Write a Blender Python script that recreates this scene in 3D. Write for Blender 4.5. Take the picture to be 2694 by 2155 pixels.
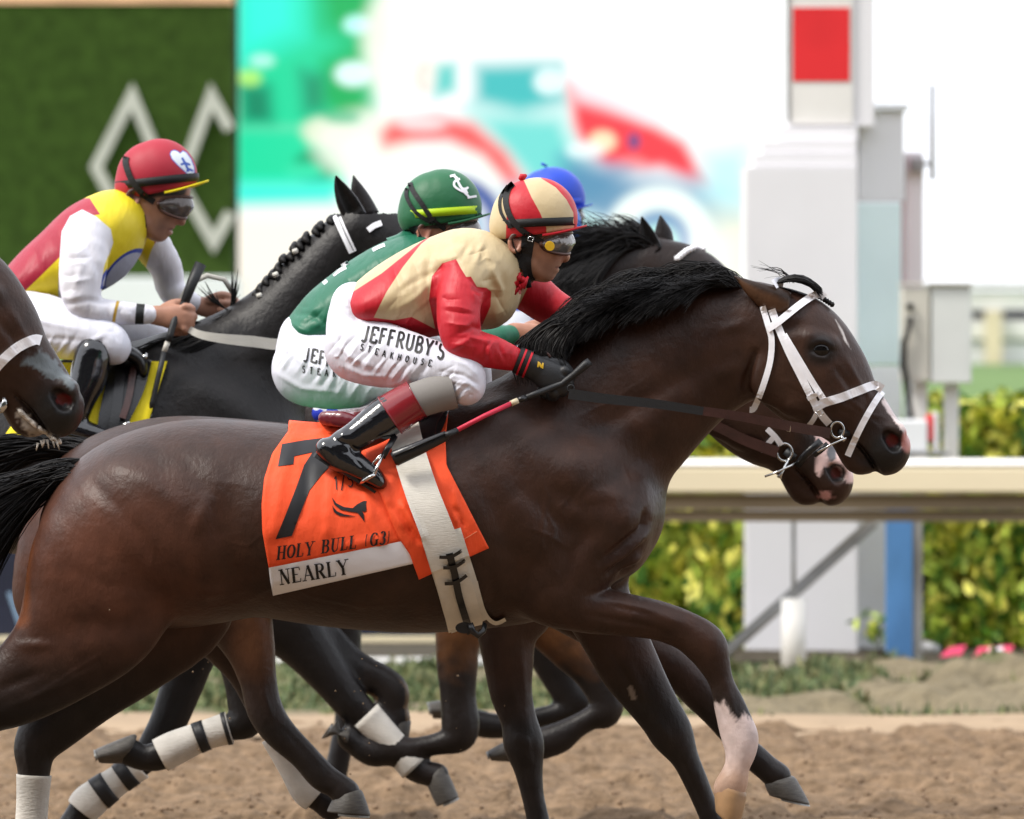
import bpy, math, random
import numpy as np
from mathutils import Vector
from mathutils.bvhtree import BVHTree
random.seed(7); rng = np.random.default_rng(7)
SC = bpy.context.scene
for o in list(bpy.data.objects): bpy.data.objects.remove(o)
COL = SC.collection

# ------------------------------------------------------------------ camera, sky, sun, exposure
FPX = 21120.0; D0 = 22.0; CAMZ = 1.67; HOR = 846.0; CX = 1347.0
cam = bpy.data.cameras.new('camera'); camo = bpy.data.objects.new('camera', cam); COL.objects.link(camo)
camo.location = (0, -D0, CAMZ); camo.rotation_euler = (math.radians(90), 0, 0)
cam.sensor_fit = 'HORIZONTAL'; cam.sensor_width = 36; cam.lens = 36*FPX/2694
cam.shift_y = -(1077.5-HOR)/2694
cam.clip_start = 0.5; cam.clip_end = 3000
cam.dof.use_dof = True; cam.dof.focus_distance = D0-0.15; cam.dof.aperture_fstop = 5.6
SC.camera = camo
world = bpy.data.worlds.new('World'); SC.world = world; world.use_nodes = True
nt = world.node_tree; nt.nodes.clear()
sky = nt.nodes.new('ShaderNodeTexSky'); sky.sky_type = 'NISHITA'; sky.sun_disc = False
SUN_EL, SUN_ROT = math.radians(52), math.radians(245)
sky.sun_elevation = SUN_EL; sky.sun_rotation = SUN_ROT
sky.air_density = 1.0; sky.dust_density = 4.0; sky.ozone_density = 1.0
bg = nt.nodes.new('ShaderNodeBackground'); bg.inputs['Strength'].default_value = 0.15
wo = nt.nodes.new('ShaderNodeOutputWorld')
# thin bright overcast: white cloud cover drawn over the clear sky
wtc = nt.nodes.new('ShaderNodeTexCoord'); wn = nt.nodes.new('ShaderNodeTexNoise'); wn.inputs['Scale'].default_value = 2.2; wn.inputs['Detail'].default_value = 5
wr = nt.nodes.new('ShaderNodeMapRange'); wr.inputs['From Min'].default_value = .3; wr.inputs['From Max'].default_value = .7; wr.inputs['To Min'].default_value = .8; wr.inputs['To Max'].default_value = .95
wm = nt.nodes.new('ShaderNodeMix'); wm.data_type = 'RGBA'; wm.inputs['B'].default_value = (7.1, 7.3, 7.8, 1)
nt.links.new(wtc.outputs['Generated'], wn.inputs['Vector']); nt.links.new(wn.outputs['Fac'], wr.inputs['Value']); nt.links.new(wr.outputs[0], wm.inputs['Factor'])
nt.links.new(sky.outputs[0], wm.inputs['A']); nt.links.new(wm.outputs['Result'], bg.inputs[0]); nt.links.new(bg.outputs[0], wo.inputs[0])
sl = bpy.data.lights.new('sun', 'SUN'); sl.energy = 2.0; sl.angle = math.radians(14); sl.color = (1.0, .95, .87)
so = bpy.data.objects.new('sun', sl); COL.objects.link(so)
# direction to the sun: same as the sky (rotation measured clockwise from +Y)
sd = Vector((math.sin(SUN_ROT)*math.cos(SUN_EL), math.cos(SUN_ROT)*math.cos(SUN_EL), math.sin(SUN_EL)))
so.rotation_euler = sd.to_track_quat('Z', 'Y').to_euler(); so.location = (0, 0, 30)
SC.view_settings.view_transform = 'Standard'; SC.view_settings.look = 'None'
SC.view_settings.exposure = 0.72; SC.view_settings.gamma = 1; SC.view_settings.use_curve_mapping = False
SC.cycles.max_bounces = 6; SC.cycles.use_denoising = True

# ------------------------------------------------------------------ helpers
def S(y): return (D0+y)/FPX                       # metres per photo pixel at depth y
def P(px, pz, y=0.0):
    s = S(y); return Vector(((px-CX)*s, y, CAMZ-(pz-HOR)*s))
def ray(px, pz):
    return Vector((0, -D0, CAMZ)), Vector(((px-CX)/FPX, 1.0, -(pz-HOR)/FPX)).normalized()
def tag(o, label=None, cat=None, group=None, kind=None):
    if label: o['label'] = label
    if cat: o['category'] = cat
    if group: o['group'] = group
    if kind: o['kind'] = kind
    return o
def thing(name, loc, label, cat, group=None):
    o = bpy.data.objects.new(name, None); o.location = loc; o.empty_display_size = .2; COL.objects.link(o)
    return tag(o, label, cat, group)
def mk(name, V, F, mat=None, parent=None, smooth=True, attrs=None, label=None):
    me = bpy.data.meshes.new(name)
    V = np.asarray(V, dtype=np.float64)
    if isinstance(F, np.ndarray) and F.ndim == 2:
        n, k = F.shape
        me.vertices.add(len(V)); me.vertices.foreach_set('co', V.ravel())
        me.loops.add(n*k); me.loops.foreach_set('vertex_index', F.ravel().astype(np.int32))
        me.polygons.add(n); me.polygons.foreach_set('loop_start', np.arange(0, n*k, k, dtype=np.int32))
        me.update(calc_edges=True)
    else:
        me.from_pydata([tuple(v) for v in V], [], [tuple(int(i) for i in f) for f in F]); me.update()
    if smooth: me.polygons.foreach_set('use_smooth', np.ones(len(me.polygons), dtype=bool))
    for k, a in (attrs or {}).items():
        a = np.asarray(a, dtype=np.float32)
        if a.ndim == 2:
            at = me.attributes.new(k, 'FLOAT_COLOR', 'POINT')
            at.data.foreach_set('color', np.concatenate([a, np.ones((len(a), 1), np.float32)], 1).ravel())
        else:
            at = me.attributes.new(k, 'FLOAT', 'POINT'); at.data.foreach_set('value', a)
    if mat: 
        for m in (mat if isinstance(mat, (list, tuple)) else [mat]): me.materials.append(m)
    o = bpy.data.objects.new(name, me); COL.objects.link(o)
    if parent:
        o.parent = parent
        if parent.type == 'EMPTY': o.location = -Vector(parent.location)
    if label: o['label'] = label
    return o
class MB:                                          # collects simple pieces into one mesh
    def __init__(s): s.v = []; s.f = []; s.m = []
    def add(s, V, F, m=0):
        b = len(s.v); s.v += [tuple(v) for v in V]; s.f += [tuple(i+b for i in f) for f in F]; s.m += [m]*len(F); return s
    def box(s, lo, hi, m=0, bev=0.0):
        x0, y0, z0 = lo; x1, y1, z1 = hi; b = bev
        if b <= 0:
            V = [(x, y, z) for z in (z0, z1) for x, y in ((x0, y0), (x1, y0), (x1, y1), (x0, y1))]
            return s.add(V, [(3, 2, 1, 0), (4, 5, 6, 7), (0, 1, 5, 4), (1, 2, 6, 5), (2, 3, 7, 6), (3, 0, 4, 7)], m)
        V = []
        for z, i in ((z0, b), (z0+b, 0), (z1-b, 0), (z1, b)):
            V += [(x0+i+b*(i == 0), y0+i, z), (x1-i-b*(i == 0), y0+i, z), (x1-i, y0+i+b*(i == 0), z), (x1-i, y1-i-b*(i == 0), z),
                  (x1-i-b*(i == 0), y1-i, z), (x0+i+b*(i == 0), y1-i, z), (x0+i, y1-i-b*(i == 0), z), (x0+i, y0+i+b*(i == 0), z)]
        F = [tuple(range(7, -1, -1)), tuple(range(24, 32))]
        for r in range(3):
            for k in range(8): a = r*8; F.append((a+k, a+(k+1) % 8, a+8+(k+1) % 8, a+8+k))
        return s.add(V, F, m)
    def tube(s, pts, rad, n=10, m=0, cap=True, flat=None):
        pts = [Vector(p) for p in pts]; R = rad if isinstance(rad, (list, tuple)) else [rad]*len(pts)
        V = []; F = []; up = None
        for i, p in enumerate(pts):
            t = (pts[min(i+1, len(pts)-1)]-pts[max(i-1, 0)]).normalized()
            if up is None: up = Vector((0, 1, 0)) if abs(t.y) < .9 else Vector((0, 0, 1))
            a = (up-t*up.dot(t)).normalized(); b = t.cross(a); up = a
            for k in range(n):
                w = 2*math.pi*k/n; fa = flat if flat else 1.0
                V.append(p+a*math.cos(w)*R[i]*fa+b*math.sin(w)*R[i])
        for i in range(len(pts)-1):
            for k in range(n): F.append((i*n+k, i*n+(k+1) % n, (i+1)*n+(k+1) % n, (i+1)*n+k))
        if cap: F += [tuple(range(n-1, -1, -1)), tuple(range((len(pts)-1)*n, len(pts)*n))]
        return s.add(V, F, m)
    def build(s, name, mat, parent=None, smooth=False, label=None):
        o = mk(name, s.v, s.f, mat, parent, smooth, label=label)
        if any(s.m): o.data.polygons.foreach_set('material_index', np.array(s.m, dtype=np.int32))
        return o

# ---- implicit modelling: smooth unions of tapered elliptical capsules, meshed by surface nets
def catmull(pts, n):
    A = np.array(pts, float)
    if n <= 1 or len(A) < 3: return A
    out = []
    for i in range(len(A)-1):
        p0, p1, p2, p3 = A[max(i-1, 0)], A[i], A[i+1], A[min(i+2, len(A)-1)]
        for t in np.linspace(0, 1, n, endpoint=False):
            out.append(.5*((2*p1)+(-p0+p2)*t+(2*p0-5*p1+4*p2-p3)*t*t+(-p0+3*p1-3*p2+p3)*t**3))
    out.append(A[-1]); return np.array(out)
class Field:
    # coordinates: photo pixels x, z (down) and depth y (also in pixels of the figure's own plane)
    def __init__(s, lo, hi, h):
        s.h = h; s.ax = [np.arange(lo[i], hi[i]+h, h, dtype=np.float32) for i in range(3)]
        s.F = np.full([len(a) for a in s.ax], 80.0, np.float32)
    def chain(s, pts, k=8, n=4, sub=False, kin=0.0, shell=0):
        A = catmull(pts, n) if len(pts) > 1 else np.array([pts[0], pts[0]], float)
        A[:, 3:5] = np.maximum(A[:, 3:5], 1.0)
        m = A[:, 3:5].max(1)+k+3*s.h
        sl = []
        for i, c in enumerate((0, 1, 2)):
            lo = (A[:, c]-m).min(); hi = (A[:, c]+m).max()
            a = s.ax[i]; i0 = int(np.searchsorted(a, lo)); i1 = int(np.searchsorted(a, hi))
            if i1-i0 < 1: return s
            sl.append(slice(i0, i1))
        X = s.ax[0][sl[0]][:, None, None]; Z = s.ax[1][sl[1]][None, :, None]; Y = s.ax[2][sl[2]][None, None, :]
        D = np.full((X.shape[0], Z.shape[1], Y.shape[2]), 80.0, np.float32)
        for a, b in zip(A[:-1], A[1:]):
            mm = max(a[3:5].max(), b[3:5].max())+k+3*s.h
            q = []
            for c, G in ((0, X.ravel()), (1, Z.ravel()), (2, Y.ravel())):
                i0 = int(np.searchsorted(G, min(a[c], b[c])-mm)); i1 = int(np.searchsorted(G, max(a[c], b[c])+mm)); q.append(slice(i0, i1))
            if any(t.stop-t.start < 1 for t in q): continue
            x = X[q[0]]-np.float32(a[0]); z = Z[:, q[1]]-np.float32(a[1]); y = Y[:, :, q[2]]-np.float32(a[2])
            d = (b-a)[:3].astype(np.float32); L = float(d@d)
            if L < 1e-6:
                r, rd = np.float32(a[3]), np.float32(a[4]); dd = np.sqrt(x*x+z*z+(y*(r/rd))**2)-r
            else:
                t = np.clip((x*d[0]+z*d[1]+y*d[2])/L, 0, 1)
                r = np.float32(a[3])+t*np.float32(b[3]-a[3]); rd = np.float32(a[4])+t*np.float32(b[4]-a[4])
                dd = np.sqrt((x-t*d[0])**2+(z-t*d[1])**2+((y-t*d[2])*(r/rd))**2)-r
            G = D[q[0], q[1], q[2]]
            if kin > 0:
                hh = np.clip(.5+.5*(G-dd)/kin, 0, 1); D[q[0], q[1], q[2]] = G+(dd-G)*hh-kin*hh*(1-hh)
            else: np.minimum(G, dd, out=G)
        G = s.F[sl[0], sl[1], sl[2]]
        if sub:
            D = -D
            hh = np.clip(.5-.5*(G-D)/k, 0, 1); s.F[sl[0], sl[1], sl[2]] = G+(D-G)*hh+k*hh*(1-hh)
        else:
            hh = np.clip(.5+.5*(G-D)/k, 0, 1); s.F[sl[0], sl[1], sl[2]] = G+(D-G)*hh-k*hh*(1-hh)
        return s
    def ball(s, x, z, y, r, d, k=8, sub=False): return s.chain([(x, z, y, r, d)], k, 1, sub)
    def mesh(s, it=2):
        F = s.F; ins = F < 0; h = s.h
        c = [F[i:F.shape[0]-1+i, j:F.shape[1]-1+j, l:F.shape[2]-1+l] for i in (0, 1) for j in (0, 1) for l in (0, 1)]
        cnt = sum((q < 0).astype(np.int8) for q in c)
        act = (cnt > 0) & (cnt < 8); idx = np.argwhere(act)
        vals = [q[act] for q in c]
        off = [(i, j, l) for i in (0, 1) for j in (0, 1) for l in (0, 1)]
        pos = np.zeros((len(idx), 3), np.float32); num = np.zeros(len(idx), np.float32)
        for a in range(8):
            for b in range(a+1, 8):
                df = [off[b][i]-off[a][i] for i in range(3)]
                if sum(map(abs, df)) != 1: continue
                va, vb = vals[a], vals[b]; cr = (va < 0) != (vb < 0)
                t = np.where(cr, va/np.where(cr, va-vb, 1), 0)
                for i in range(3): pos[:, i] += np.where(cr, off[a][i]+t*df[i], 0)
                num += cr
        pos = pos/num[:, None]+idx
        vm = np.full(act.shape, -1, np.int32); vm[act] = np.arange(len(idx), dtype=np.int32)
        Q = []
        for ax in range(3):
            sl0 = [slice(1, -1)]*3; sl0[ax] = slice(0, -1); sl1 = [slice(1, -1)]*3; sl1[ax] = slice(1, None)
            a = ins[tuple(sl0)]; b = ins[tuple(sl1)]; e = np.argwhere(a != b)
            base = e.copy(); u, v = [(1, 2), (2, 0), (0, 1)][ax]
            base[:, u] += 1; base[:, v] += 1
            fl = a[tuple(e.T)]
            def g(du, dv):
                t = base.copy(); t[:, u] -= du; t[:, v] -= dv; return vm[tuple(t.T)]
            q = np.stack([g(1, 1), g(0, 1), g(0, 0), g(1, 0)], 1)
            q[~fl] = q[~fl][:, ::-1]; Q.append(q)
        Q = np.concatenate(Q); Q = Q[(Q >= 0).all(1)]
        V = pos*h+np.array([a[0] for a in s.ax], np.float32)
        # axes order is x, z(down), y : handedness  (x, z down, y) -> (x, y, z up) keeps orientation positive after the flips
        for _ in range(it):
            for lam in (.5, -.52):
                acc = np.zeros_like(V); n = np.zeros(len(V), np.float32)
                for i, j in ((0, 1), (1, 2), (2, 3), (3, 0)):
                    A, B = Q[:, i], Q[:, j]
                    for cc in range(3): acc[:, cc] += np.bincount(A, V[B, cc], len(V))+np.bincount(B, V[A, cc], len(V))
                    n += np.bincount(A, minlength=len(V))+np.bincount(B, minlength=len(V))
                V = V+lam*(acc/np.maximum(n, 1)[:, None]-V)
        return V, Q
def vnormals(V, Q):
    a = V[Q[:, 2]]-V[Q[:, 0]]; b = V[Q[:, 3]]-V[Q[:, 1]]; n = np.cross(a, b)
    N = np.zeros_like(V)
    for i in range(4):
        for c in range(3): N[:, c] += np.bincount(Q[:, i], n[:, c], len(V))
    return N/np.maximum(np.linalg.norm(N, axis=1), 1e-9)[:, None]
def toworld(V, y0):
    s = S(y0); return np.stack([(V[:, 0]-CX)*s, y0+V[:, 2]*s, CAMZ-(V[:, 1]-HOR)*s], 1)
def segdist(px, pz, poly):
    d = np.full(len(px), 1e9, np.float32); T = np.zeros(len(px), np.float32); n = len(poly)-1
    for i in range(n):
        a, b = np.array(poly[i][:2], float), np.array(poly[i+1][:2], float); e = b-a
        t = np.clip(((px-a[0])*e[0]+(pz-a[1])*e[1])/max(e@e, 1e-6), 0, 1)
        q = np.hypot(px-a[0]-t*e[0], pz-a[1]-t*e[1]); m = q < d; d[m] = q[m]; T[m] = ((i+t)/n)[m]
    return d, T
def polysd(px, pz, poly):                         # signed distance, positive inside
    d, _ = segdist(px, pz, list(poly)+[poly[0]])
    ins = np.zeros(len(px), bool); n = len(poly)
    for i in range(n):
        (x1, y1), (x2, y2) = poly[i], poly[(i+1) % n]
        c = ((y1 > pz) != (y2 > pz)) & (px < (x2-x1)*(pz-y1)/((y2-y1) if y2 != y1 else 1e-9)+x1); ins ^= c
    return np.where(ins, d, -d)
def ridges(V, Q, rd, near=True):
    N = vnormals(V, Q); w = np.clip(-N[:, 2]*2.2, 0, 1) if near else 1.0
    disp = np.zeros(len(V), np.float32)
    for r in rd:
        poly, wid, amp = r[:3]
        d, t = segdist(V[:, 0], V[:, 1], poly)
        e = np.exp(-d/wid if len(r) > 3 else -(d/wid)**2)*amp
        tap = np.sin(np.clip(t, .02, .98)*math.pi)**.5 if len(poly) > 1 else 1.0
        disp += e*tap
    return V+N*(disp*w)[:, None]
def noise2(x, z, sc, seed=0):
    r = np.random.default_rng(seed); out = np.zeros(len(x), np.float32)
    for k in range(6):
        a = r.uniform(0, 6.28); f = r.uniform(.6, 1.7)/sc; out += np.sin((x*math.cos(a)+z*math.sin(a))*f*6.28+r.uniform(0, 6.28)+1.3*np.sin((x*math.sin(a)-z*math.cos(a))*f*3+r.uniform(0, 6)))
    return out/6
def mixc(c, new, w):
    w = np.clip(w, 0, 1)[:, None]; return c*(1-w)+np.array(new, np.float32)[None]*w
def loft(pts, y0, n=16, cap=True, grow=0.0):       # tube of ellipses through (x,z,y,r,d) sections, photo px
    A = np.array(pts, float); V = []; F = []
    for i in range(len(A)):
        t = A[min(i+1, len(A)-1), :2]-A[max(i-1, 0), :2]; t = t/max(np.hypot(*t), 1e-6); nn = np.array([-t[1], t[0]])
        for k in range(n):
            w = 2*math.pi*k/n; V.append((A[i, 0]+nn[0]*math.cos(w)*(A[i, 3]+grow), A[i, 1]+nn[1]*math.cos(w)*(A[i, 3]+grow), A[i, 2]+math.sin(w)*(A[i, 4]+grow)))
    m = len(A)
    for i in range(m-1):
        for k in range(n): F.append((i*n+k, i*n+(k+1) % n, (i+1)*n+(k+1) % n, (i+1)*n+k))
    if cap: F += [tuple(range(n-1, -1, -1)), tuple(range((m-1)*n, m*n))]
    return toworld(np.array(V), y0), F
def bvh_of(objs):
    V = []; F = []
    for o in objs:
        n = len(o.data.vertices); v = np.zeros(n*3); o.data.vertices.foreach_get('co', v); b = len(V)
        off = np.array(o.location)+(np.array(o.parent.location) if o.parent and o.parent.type == 'EMPTY' else 0)
        V += [tuple(p) for p in v.reshape(-1, 3)+off]; F += [tuple(i+b for i in p.vertices) for p in o.data.polygons]
    return BVHTree.FromPolygons(V, F)
def hit(bvh, px, pz, off, last=None, y0=0.0):
    o, d = ray(px, pz); h = bvh.ray_cast(o, d)
    if h[0] is None:
        yy = last if last is not None else y0
        return P(px, pz, yy), yy
    y = h[0].y-off; return P(px, pz, y), y
def resample(poly, step):
    A = np.array(poly, float); out = [A[0]]
    for a, b in zip(A[:-1], A[1:]):
        n = max(1, int(round(np.hypot(*(b-a)[:2])/step)))
        out += [a+(b-a)*i/n for i in range(1, n+1)]
    return np.array(out)
def strap(name, poly, width, bvh, mat, parent, off=.006, th=.004, y0=0.0, step=10, smooth=2, nw=2, label=None, raw=False):
    # a flat strap laid over the surface hit by the view rays through poly
    A = resample(catmull(poly, 4) if len(poly) > 2 else poly, step); W = width if callable(width) else (lambda t: width)
    n = len(A); rows = []; last = None
    for i in range(n):
        t = A[min(i+1, n-1)]-A[max(i-1, 0)]; t = t/max(np.hypot(*t), 1e-6); nn = np.array([-t[1], t[0]]); row = []
        for j in range(nw+1):
            q = A[i]+nn*(j/nw-.5)*W(i/(n-1)); p, last = hit(bvh, q[0], q[1], off, last, y0); row.append((q[0], q[1], last))
        rows.append(row)
    R = np.array(rows)
    for _ in range(smooth):
        Y = R[:, :, 2]; Y2 = Y.copy(); Y2[1:-1] = np.minimum(Y[1:-1], (Y[:-2]+Y[1:-1]*2+Y[2:])/4+.001); R[:, :, 2] = Y2
    V = []; F = []
    for layer in (0, th):
        for r in R:
            for q in r: V.append(P(q[0], q[1], q[2]+layer))
    m = nw+1; N = n*m
    for i in range(n-1):
        for j in range(nw):
            a = i*m+j; F.append((a, a+m, a+m+1, a+1)); F.append((N+a, N+a+1, N+a+m+1, N+a+m))
        F.append((i*m, N+i*m, N+(i+1)*m, (i+1)*m)); j = i*m+nw; F.append((j, j+m, N+j+m, N+j))
    F += [tuple([j for j in range(m)]+[N+j for j in range(m-1, -1, -1)]), tuple([(n-1)*m+j for j in range(m-1, -1, -1)]+[N+(n-1)*m+j for j in range(m)])]
    if raw: return V, F
    return mk(name, V, F, mat, parent, False, label=label)
# ------------------------------------------------------------------ materials
def mat(name, col, rough=.5, spec=.5, metal=0., bump=None, var=None, sheen=0., coat=0., trans=0., emit=None, attr=None, alpha=1.):
    m = bpy.data.materials.new(name); m.use_nodes = True; t = m.node_tree; b = t.nodes['Principled BSDF']
    b.inputs['Base Color'].default_value = (*col, 1); b.inputs['Roughness'].default_value = rough
    b.inputs['Specular IOR Level'].default_value = spec; b.inputs['Metallic'].default_value = metal
    if sheen: b.inputs['Sheen Weight'].default_value = sheen; b.inputs['Sheen Roughness'].default_value = .4
    if coat: b.inputs['Coat Weight'].default_value = coat; b.inputs['Coat Roughness'].default_value = .08
    if trans: b.inputs['Transmission Weight'].default_value = trans
    if alpha < 1: b.inputs['Alpha'].default_value = alpha
    if emit: b.inputs['Emission Color'].default_value = (*emit[:3], 1); b.inputs['Emission Strength'].default_value = emit[3]
    src = None
    if attr:
        a = t.nodes.new('ShaderNodeAttribute'); a.attribute_name = attr; src = a.outputs['Color']
    tc = t.nodes.new('ShaderNodeTexCoord')
    if var:                                         # (scale, amount, optional stretch) brightness variation
        n = t.nodes.new('ShaderNodeTexNoise'); n.inputs['Scale'].default_value = var[0]; n.inputs['Detail'].default_value = 6
        if len(var) > 2:
            mp = t.nodes.new('ShaderNodeMapping'); mp.inputs['Scale'].default_value = var[2]; t.links.new(tc.outputs['Object'], mp.inputs[0]); t.links.new(mp.outputs[0], n.inputs['Vector'])
        else: t.links.new(tc.outputs['Object'], n.inputs['Vector'])
        r = t.nodes.new('ShaderNodeMapRange'); r.inputs['From Min'].default_value = .3; r.inputs['From Max'].default_value = .7
        r.inputs['To Min'].default_value = 1-var[1]; r.inputs['To Max'].default_value = 1+var[1]; t.links.new(n.outputs['Fac'], r.inputs['Value'])
        x = t.nodes.new('ShaderNodeVectorMath'); x.operation = 'SCALE'
        if src: t.links.new(src, x.inputs[0])
        else: x.inputs[0].default_value = col
        t.links.new(r.outputs[0], x.inputs['Scale']); src = x.outputs[0]
    if src: t.links.new(src, b.inputs['Base Color'])
    last = None
    for bp in (bump if isinstance(bump, list) else [bump] if bump else []):   # (scale, strength, distance, stretch)
        n = t.nodes.new('ShaderNodeTexNoise'); n.inputs['Scale'].default_value = bp[0]; n.inputs['Detail'].default_value = 5
        mp = t.nodes.new('ShaderNodeMapping'); t.links.new(tc.outputs['Object'], mp.inputs[0]); t.links.new(mp.outputs[0], n.inputs['Vector'])
        if len(bp) > 3: mp.inputs['Scale'].default_value = bp[3]
        if len(bp) > 4: mp.inputs['Rotation'].default_value = bp[4]
        bn = t.nodes.new('ShaderNodeBump'); bn.inputs['Strength'].default_value = bp[1]; bn.inputs['Distance'].default_value = bp[2]
        t.links.new(n.outputs['Fac'], bn.inputs['Height'])
        if last: t.links.new(last, bn.inputs['Normal'])
        last = bn.outputs[0]
    if last: t.links.new(last, b.inputs['Normal'])
    m.diffuse_color = (*col, 1); return m
def panelmat(name, base, panels, rough=.5, bump=None, sheen=0., spec=.4, coat=0.):
    # base cloth with dyed panels: each panel = (attribute holding the distance to its seam, colour)
    m = mat(name, base, rough, spec, bump=bump, sheen=sheen, coat=coat); t = m.node_tree; b = t.nodes['Principled BSDF']
    prev = None
    for an, col in panels:
        a = t.nodes.new('ShaderNodeAttribute'); a.attribute_name = an
        r = t.nodes.new('ShaderNodeMapRange'); r.inputs['From Min'].default_value = -.9; r.inputs['From Max'].default_value = .9; t.links.new(a.outputs['Fac'], r.inputs['Value'])
        x = t.nodes.new('ShaderNodeMix'); x.data_type = 'RGBA'; x.inputs['A'].default_value = (*base, 1); x.inputs['B'].default_value = (*col, 1)
        t.links.new(r.outputs[0], x.inputs['Factor'])
        if prev: t.links.new(prev, x.inputs['A'])
        prev = x.outputs['Result']
    n = t.nodes.new('ShaderNodeTexNoise'); n.inputs['Scale'].default_value = 9; n.inputs['Detail'].default_value = 5
    tc = t.nodes.new('ShaderNodeTexCoord'); t.links.new(tc.outputs['Object'], n.inputs['Vector'])
    r = t.nodes.new('ShaderNodeMapRange'); r.inputs['To Min'].default_value = .86; r.inputs['To Max'].default_value = 1.12; t.links.new(n.outputs['Fac'], r.inputs['Value'])
    x = t.nodes.new('ShaderNodeVectorMath'); x.operation = 'SCALE'
    if prev: t.links.new(prev, x.inputs[0])
    else: x.inputs[0].default_value = base
    t.links.new(r.outputs[0], x.inputs['Scale']); t.links.new(x.outputs[0], b.inputs['Base Color'])
    return m
HAIRB = [(22, .16, .02), (90, .2, .008, (1, 1, .5)), (420, .15, .004, (1, 1, .3))]
M_coat = mat('horse coat', (.03, .02, .015), .42, .28, attr='col', var=(14, .22), bump=HAIRB, sheen=.0)
M_mane = mat('mane hair', (.007, .006, .006), .55, .28, var=(30, .4))
M_hoof = mat('hoof horn', (.075, .068, .06), .5, .4, var=(40, .35, (1, 1, 6)), bump=(60, .3, .01, (1, 1, 8)))
M_hoofpale = mat('pale hoof horn', (.26, .15, .07), .5, .4, var=(9, .5))
M_plate = mat('worn racing plate', (.22, .22, .21), .45, .4, metal=.6)
M_eye = mat('dark eye', (.004, .003, .003), .1, .35)
M_white = mat('white webbing', (.88, .88, .92), .45, .4, bump=(300, .15, .003), var=(40, .06))
M_offwhite = mat('off white webbing', (.62, .6, .54), .6, .3, bump=(260, .35, .003, (.15, 1, 1)), var=(9, .12))
M_girth = mat('girth elastic', (.68, .65, .58), .65, .3, bump=(300, .5, .003, (.1, 1, 1.6)), var=(7, .16))
M_bandage = mat('leg bandage', (.6, .57, .52), .7, .2, bump=(60, .4, .006, (1, 1, 3)), var=(9, .26))
M_bandblk = mat('black tape', (.012, .012, .014), .5, .4)
M_leather = mat('dark brown leather', (.045, .016, .013), .4, .5, bump=(200, .2, .003), var=(30, .3))
M_blkleather = mat('black leather', (.008, .008, .009), .3, .5, bump=(150, .15, .003))
M_rubber = mat('black rubber', (.014, .015, .017), .5, .45, bump=(300, .3, .003))
M_steel = mat('polished steel', (.55, .55, .54), .18, .5, metal=1)
M_boot = mat('patent black boot', (.006, .006, .008), .12, .6, coat=.6, bump=(14, .25, .02))
M_bootred = mat('oxblood boot cuff', (.22, .012, .018), .25, .5, coat=.4, bump=(10, .15, .01))
M_sock = mat('grey elastic cuff', (.24, .225, .21), .75, .2, bump=(30, .2, .006, (1, 1, .2)))
M_skin = mat('skin', (.42, .2, .13), .45, .5, attr='col', var=(25, .1), bump=(220, .15, .002))
M_breech = panelmat('white breeches', (.7, .705, .79), [], .5, bump=[(14, .3, .012, (2.6, 1, .35), (0, .75, 0)), (40, .2, .005, (2, 1, .4), (0, .75, 0))], sheen=0)
M_blackcloth = mat('black cloth', (.012, .012, .013), .6, .3, bump=(60, .3, .005))
M_orange = mat('orange saddle cloth', (.92, .095, .025), .65, .3, bump=[(5, .5, .03), (18, .35, .012, (1.6, 1, .5))], var=(6, .08))
M_whitecloth = mat('white cloth', (.86, .87, .93), .65, .3, bump=(12, .3, .015))
M_ink = mat('black print', (.01, .01, .012), .5, .4)
M_yellow = mat('yellow cloth', (.85, .68, .01), .6, .3, bump=(10, .4, .02))
M_green = mat('green cloth', (.01, .2, .06), .6, .3, bump=(10, .4, .02))
M_lens = mat('goggle lens', (.2, .185, .18), .09, .5, metal=.55, bump=(22, .5, .02))
M_lensdark = mat('smoked goggle lens', (.09, .075, .07), .08, .6, metal=.3, bump=(18, .4, .02))
M_tanrim = mat('brown goggle frame', (.09, .04, .03), .35, .4)
M_gold = mat('yellow plastic', (.65, .4, .02), .35, .5)
# ------------------------------------------------------------------ horses
TRUNK = [(232, 1392, 0, 128, 150), (312, 1366, 0, 180, 210), (420, 1385, 0, 258, 265), (540, 1372, 0, 264, 280), (680, 1366, 0, 250, 285), (820, 1382, 0, 254, 300),
         (960, 1390, 0, 262, 305), (1100, 1375, 0, 285, 295), (1240, 1350, 0, 300, 270), (1370, 1330, 0, 300, 245), (1480, 1320, 0, 255, 220), (1570, 1340, 0, 175, 185)]
NECK = [(1430, 1220, 0, 250, 165), (1530, 1150, 0, 240, 140), (1620, 1080, 0, 222, 125), (1700, 1015, 0, 203, 112), (1790, 955, 0, 182, 100), (1880, 915, 0, 166, 90), (1960, 890, 0, 146, 82)]
HEAD = [(1985, 868, 0, 122, 82), (2075, 918, 0, 150, 96), (2147, 994, 0, 140, 98), (2204, 1050, 0, 106, 80), (2252, 1100, 0, 90, 66), (2294, 1142, 0, 76, 60), (2322, 1172, 0, 66, 60), (2334, 1186, 0, 58, 58)]
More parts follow.
